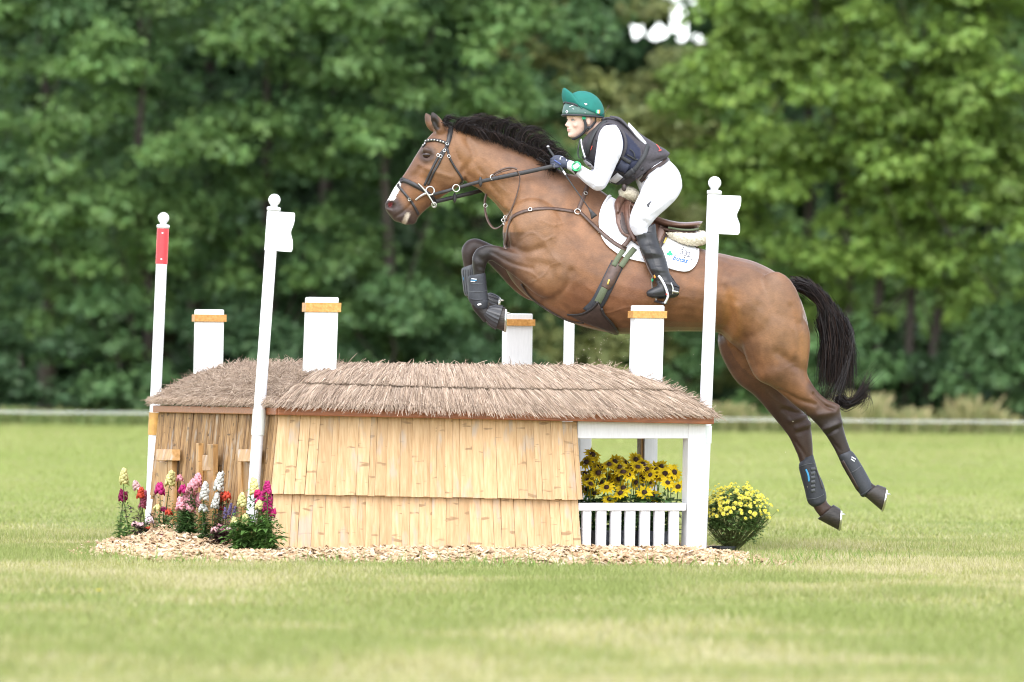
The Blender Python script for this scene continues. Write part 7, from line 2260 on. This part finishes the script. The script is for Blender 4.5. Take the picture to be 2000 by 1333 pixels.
# gloved hands closed on the reins -------------------------------------
def hand(dx, dy, y0, sg):
    """sg = -1 near hand, +1 far hand; fingers wrap from the outside towards the middle"""
    g = MB()
    yo_ = lambda k: y0 + k * -sg
    Q = lambda px, py, k: P(px + dx, py + dy, YR + yo_(k))
    g.add(*sect([(1111 + dx, 312 + dy, 1108 + dx, 331 + dy, .027, y0), (1104 + dx, 311 + dy, 1103 + dx, 329 + dy, .024, y0), (1096 + dx, 308 + dy, 1096 + dx, 329 + dy, .021, y0 + .004 * -sg), (1088 + dx, 307.5 + dy, 1088 + dx, 328 + dy, .018, y0 + .006 * -sg)], 4, 16, YR))
    L = [1.0, 1.08, 1.02, .86]
    for i, py in enumerate((310.5, 315.5, 320.5, 325.5)):
        l = L[i]
        ch = [Q(1093, py, 0), Q(1086 - 1.5 * l, py + .3, -.002), Q(1080 - 2.2 * l, py + 1.2, .010), Q(1079.5 - 1.2 * l, py + 2, .032 * l), Q(1085, py + 2.2, .045 * l), Q(1090, py + 1.5, .042)]
        g.add(*tube(ch, [.0095, .0102, .0098, .0092, .0085, .007], 10, 3))
    th_ = [Q(1104, 314, .012), Q(1097, 309, .020), Q(1089, 306.5, .022), Q(1083, 307.5, .020), Q(1079.5, 309.5, .017)]
    g.add(*tube(th_, [.012, .0125, .011, .0095, .007], 10, 3))
    V, N_, Fc = remesh(g, .0036, 2)
    o = obj('glove', V, Fc, M['glove'], rider, smooth=True)
    T_ = BVHTree.FromPolygons([tuple(v) for v in V.tolist()], Fc.tolist())
    if sg < 0:
        M['glove_blue'] = M.get('glove_blue') or simple('glove_blue', (0.06, 0.09, 0.26), .6, .2, 60, .2)
        obj('panel', *strap([(1082, 313), (1090, 318), (1096, 322)], 3.0, .0015, T_, .001, Yc=YR), M['glove_blue'], o, smooth=True)
        obj('trim', *strap([(1094, 313), (1095, 307.5), (1105, 308.5), (1107, 315)], 1.4, .0015, T_, .001, Yc=YR), M['print_white'], o, smooth=True)
        obj('panel', *strap([(1083, 321), (1082, 327), (1084, 331)], 2.4, .0015, T_, .001, Yc=YR), M['print_grey'], o, smooth=True)
        obj('cuff', *strap([(1109, 311), (1108, 320), (1107, 330)], 4, .002, T_, .001, Yc=YR), M['glove'], o, smooth=True)
hand(0, 0, -.108, -1)
hand(-7, -3, .108, 1)

# watch worn over the sleeve
wc = P(1126, 325.5, YR - .20); wn_ = np.array([-.25, -1, .25]); wn_ /= np.linalg.norm(wn_)
wa = np.cross(wn_, UV); wa /= np.linalg.norm(wa); wb = np.cross(wn_, wa)
wa, wb = wa * .8 + wb * .6, wb * .8 - wa * .6
wt = obj('watch', *skin(np.array([wc - wn_ * .008, wc, wc + wn_ * .006, wc + wn_ * .007]), np.array([wa * k for k in (.027, .029, .028, .025)]), np.array([wb * k for k in (.027, .029, .028, .025)]), 28), simple('watch_green', (0.03, 0.50, 0.16), .35, .05, 50, 0), rider, smooth=False)
obj('watch_face', *box(wc + wn_ * .0075, wa * .017, wb * .012, wn_ * .001), M['print_white'], wt, bevel=.001)
for s in (-1, 1): obj('watch_button', *box(wc + wn_ * .0072 + wb * .0195 * s, wa * .010, wb * .0025, wn_ * .001), M['print_black'], wt)
SHB = BVHTree.FromPolygons([tuple(v) for v in sect(FORE, 4, 20, YR)[0].tolist()], sect(FORE, 4, 20, YR)[1])
obj('watch_strap', *strap([(1131, 317), (1127, 326), (1121, 340)], 12, .003, SHB, .004, Yc=YR), M['print_black'], wt, smooth=True)

# whip held in the near hand
wh = thing('whip', 'short black jumping whip held in the gloved hand of the rider', 'whip', tuple(P(1090, 318, YR - .1)))
ys = lambda x, y, k: hit(HBVH, x, y)[0][1] - k
obj('handle', *tube([P(1071, 290, YR - .05), P(1080, 303, YR - .075), P(1090, 319, YR - .10), P(1099, 333, YR - .13), P(1102, 338, YR - .135)], [.0075, .0072, .0068, .006, .005], 8, 3), M['webbing'], wh, smooth=True)
obj('knob', *ellipsoid(P(1070.5, 287, YR - .048), RV * .011, (0, .011, 0), UV * .008, 12, 8), M['alu'], wh, smooth=True)
obj('collar', *tube([P(1100, 335, YR - .132), P(1105, 342, YR - .145)], .0068, 10), M['alu'], wh, smooth=True)
obj('shaft', *tube([P(1103, 340, YR - .14), P(1125, 372, YR - .215), P(1152, 410, min(ys(1152, 410, .02), YR - .24))], [.0038, .0034, .003], 8, 3), M['webbing'], wh, smooth=True)
yt_ = min(ys(1160, 420, .02), YR - .25)
obj('flap', *skin(np.array([P(1150, 407, yt_), P(1156, 416, yt_), P(1159, 422, yt_), P(1161, 425, yt_)]), np.array([(RV * .82 + UV * .57) * k for k in (.004, .011, .018, .021)]), np.array([np.array([0, .003, 0])] * 4), 10), M['leather_black'], wh, smooth=True)

# clods and drops thrown up below the girth ----------------------------
dm = MB()
for k in range(95):
    if k < 62: px_, py_ = 1165 + rng.normal() * 28, 690 + rng.normal() * 16
    elif k < 80: px_, py_ = rng.uniform(1150, 1480), rng.uniform(640, 760)
    else: px_, py_ = rng.uniform(1480, 1640), rng.uniform(780, 960)
    c = P(px_, py_, YH + rng.uniform(-.3, .2)); r = rng.uniform(.0012, .0028) * (1.6 if rng.random() < .1 else 1)
    dm.add(*ellipsoid(c, (r, 0, 0), (0, r, 0), (0, 0, r * rng.uniform(.6, 1.1)), 5, 3), 0, (.62, .56, .42))
tag(dm.build('flying_grit', M['chips'], col=True, kind='stuff'), 'tiny pale specks of grit flying under the belly of the horse', 'grit')
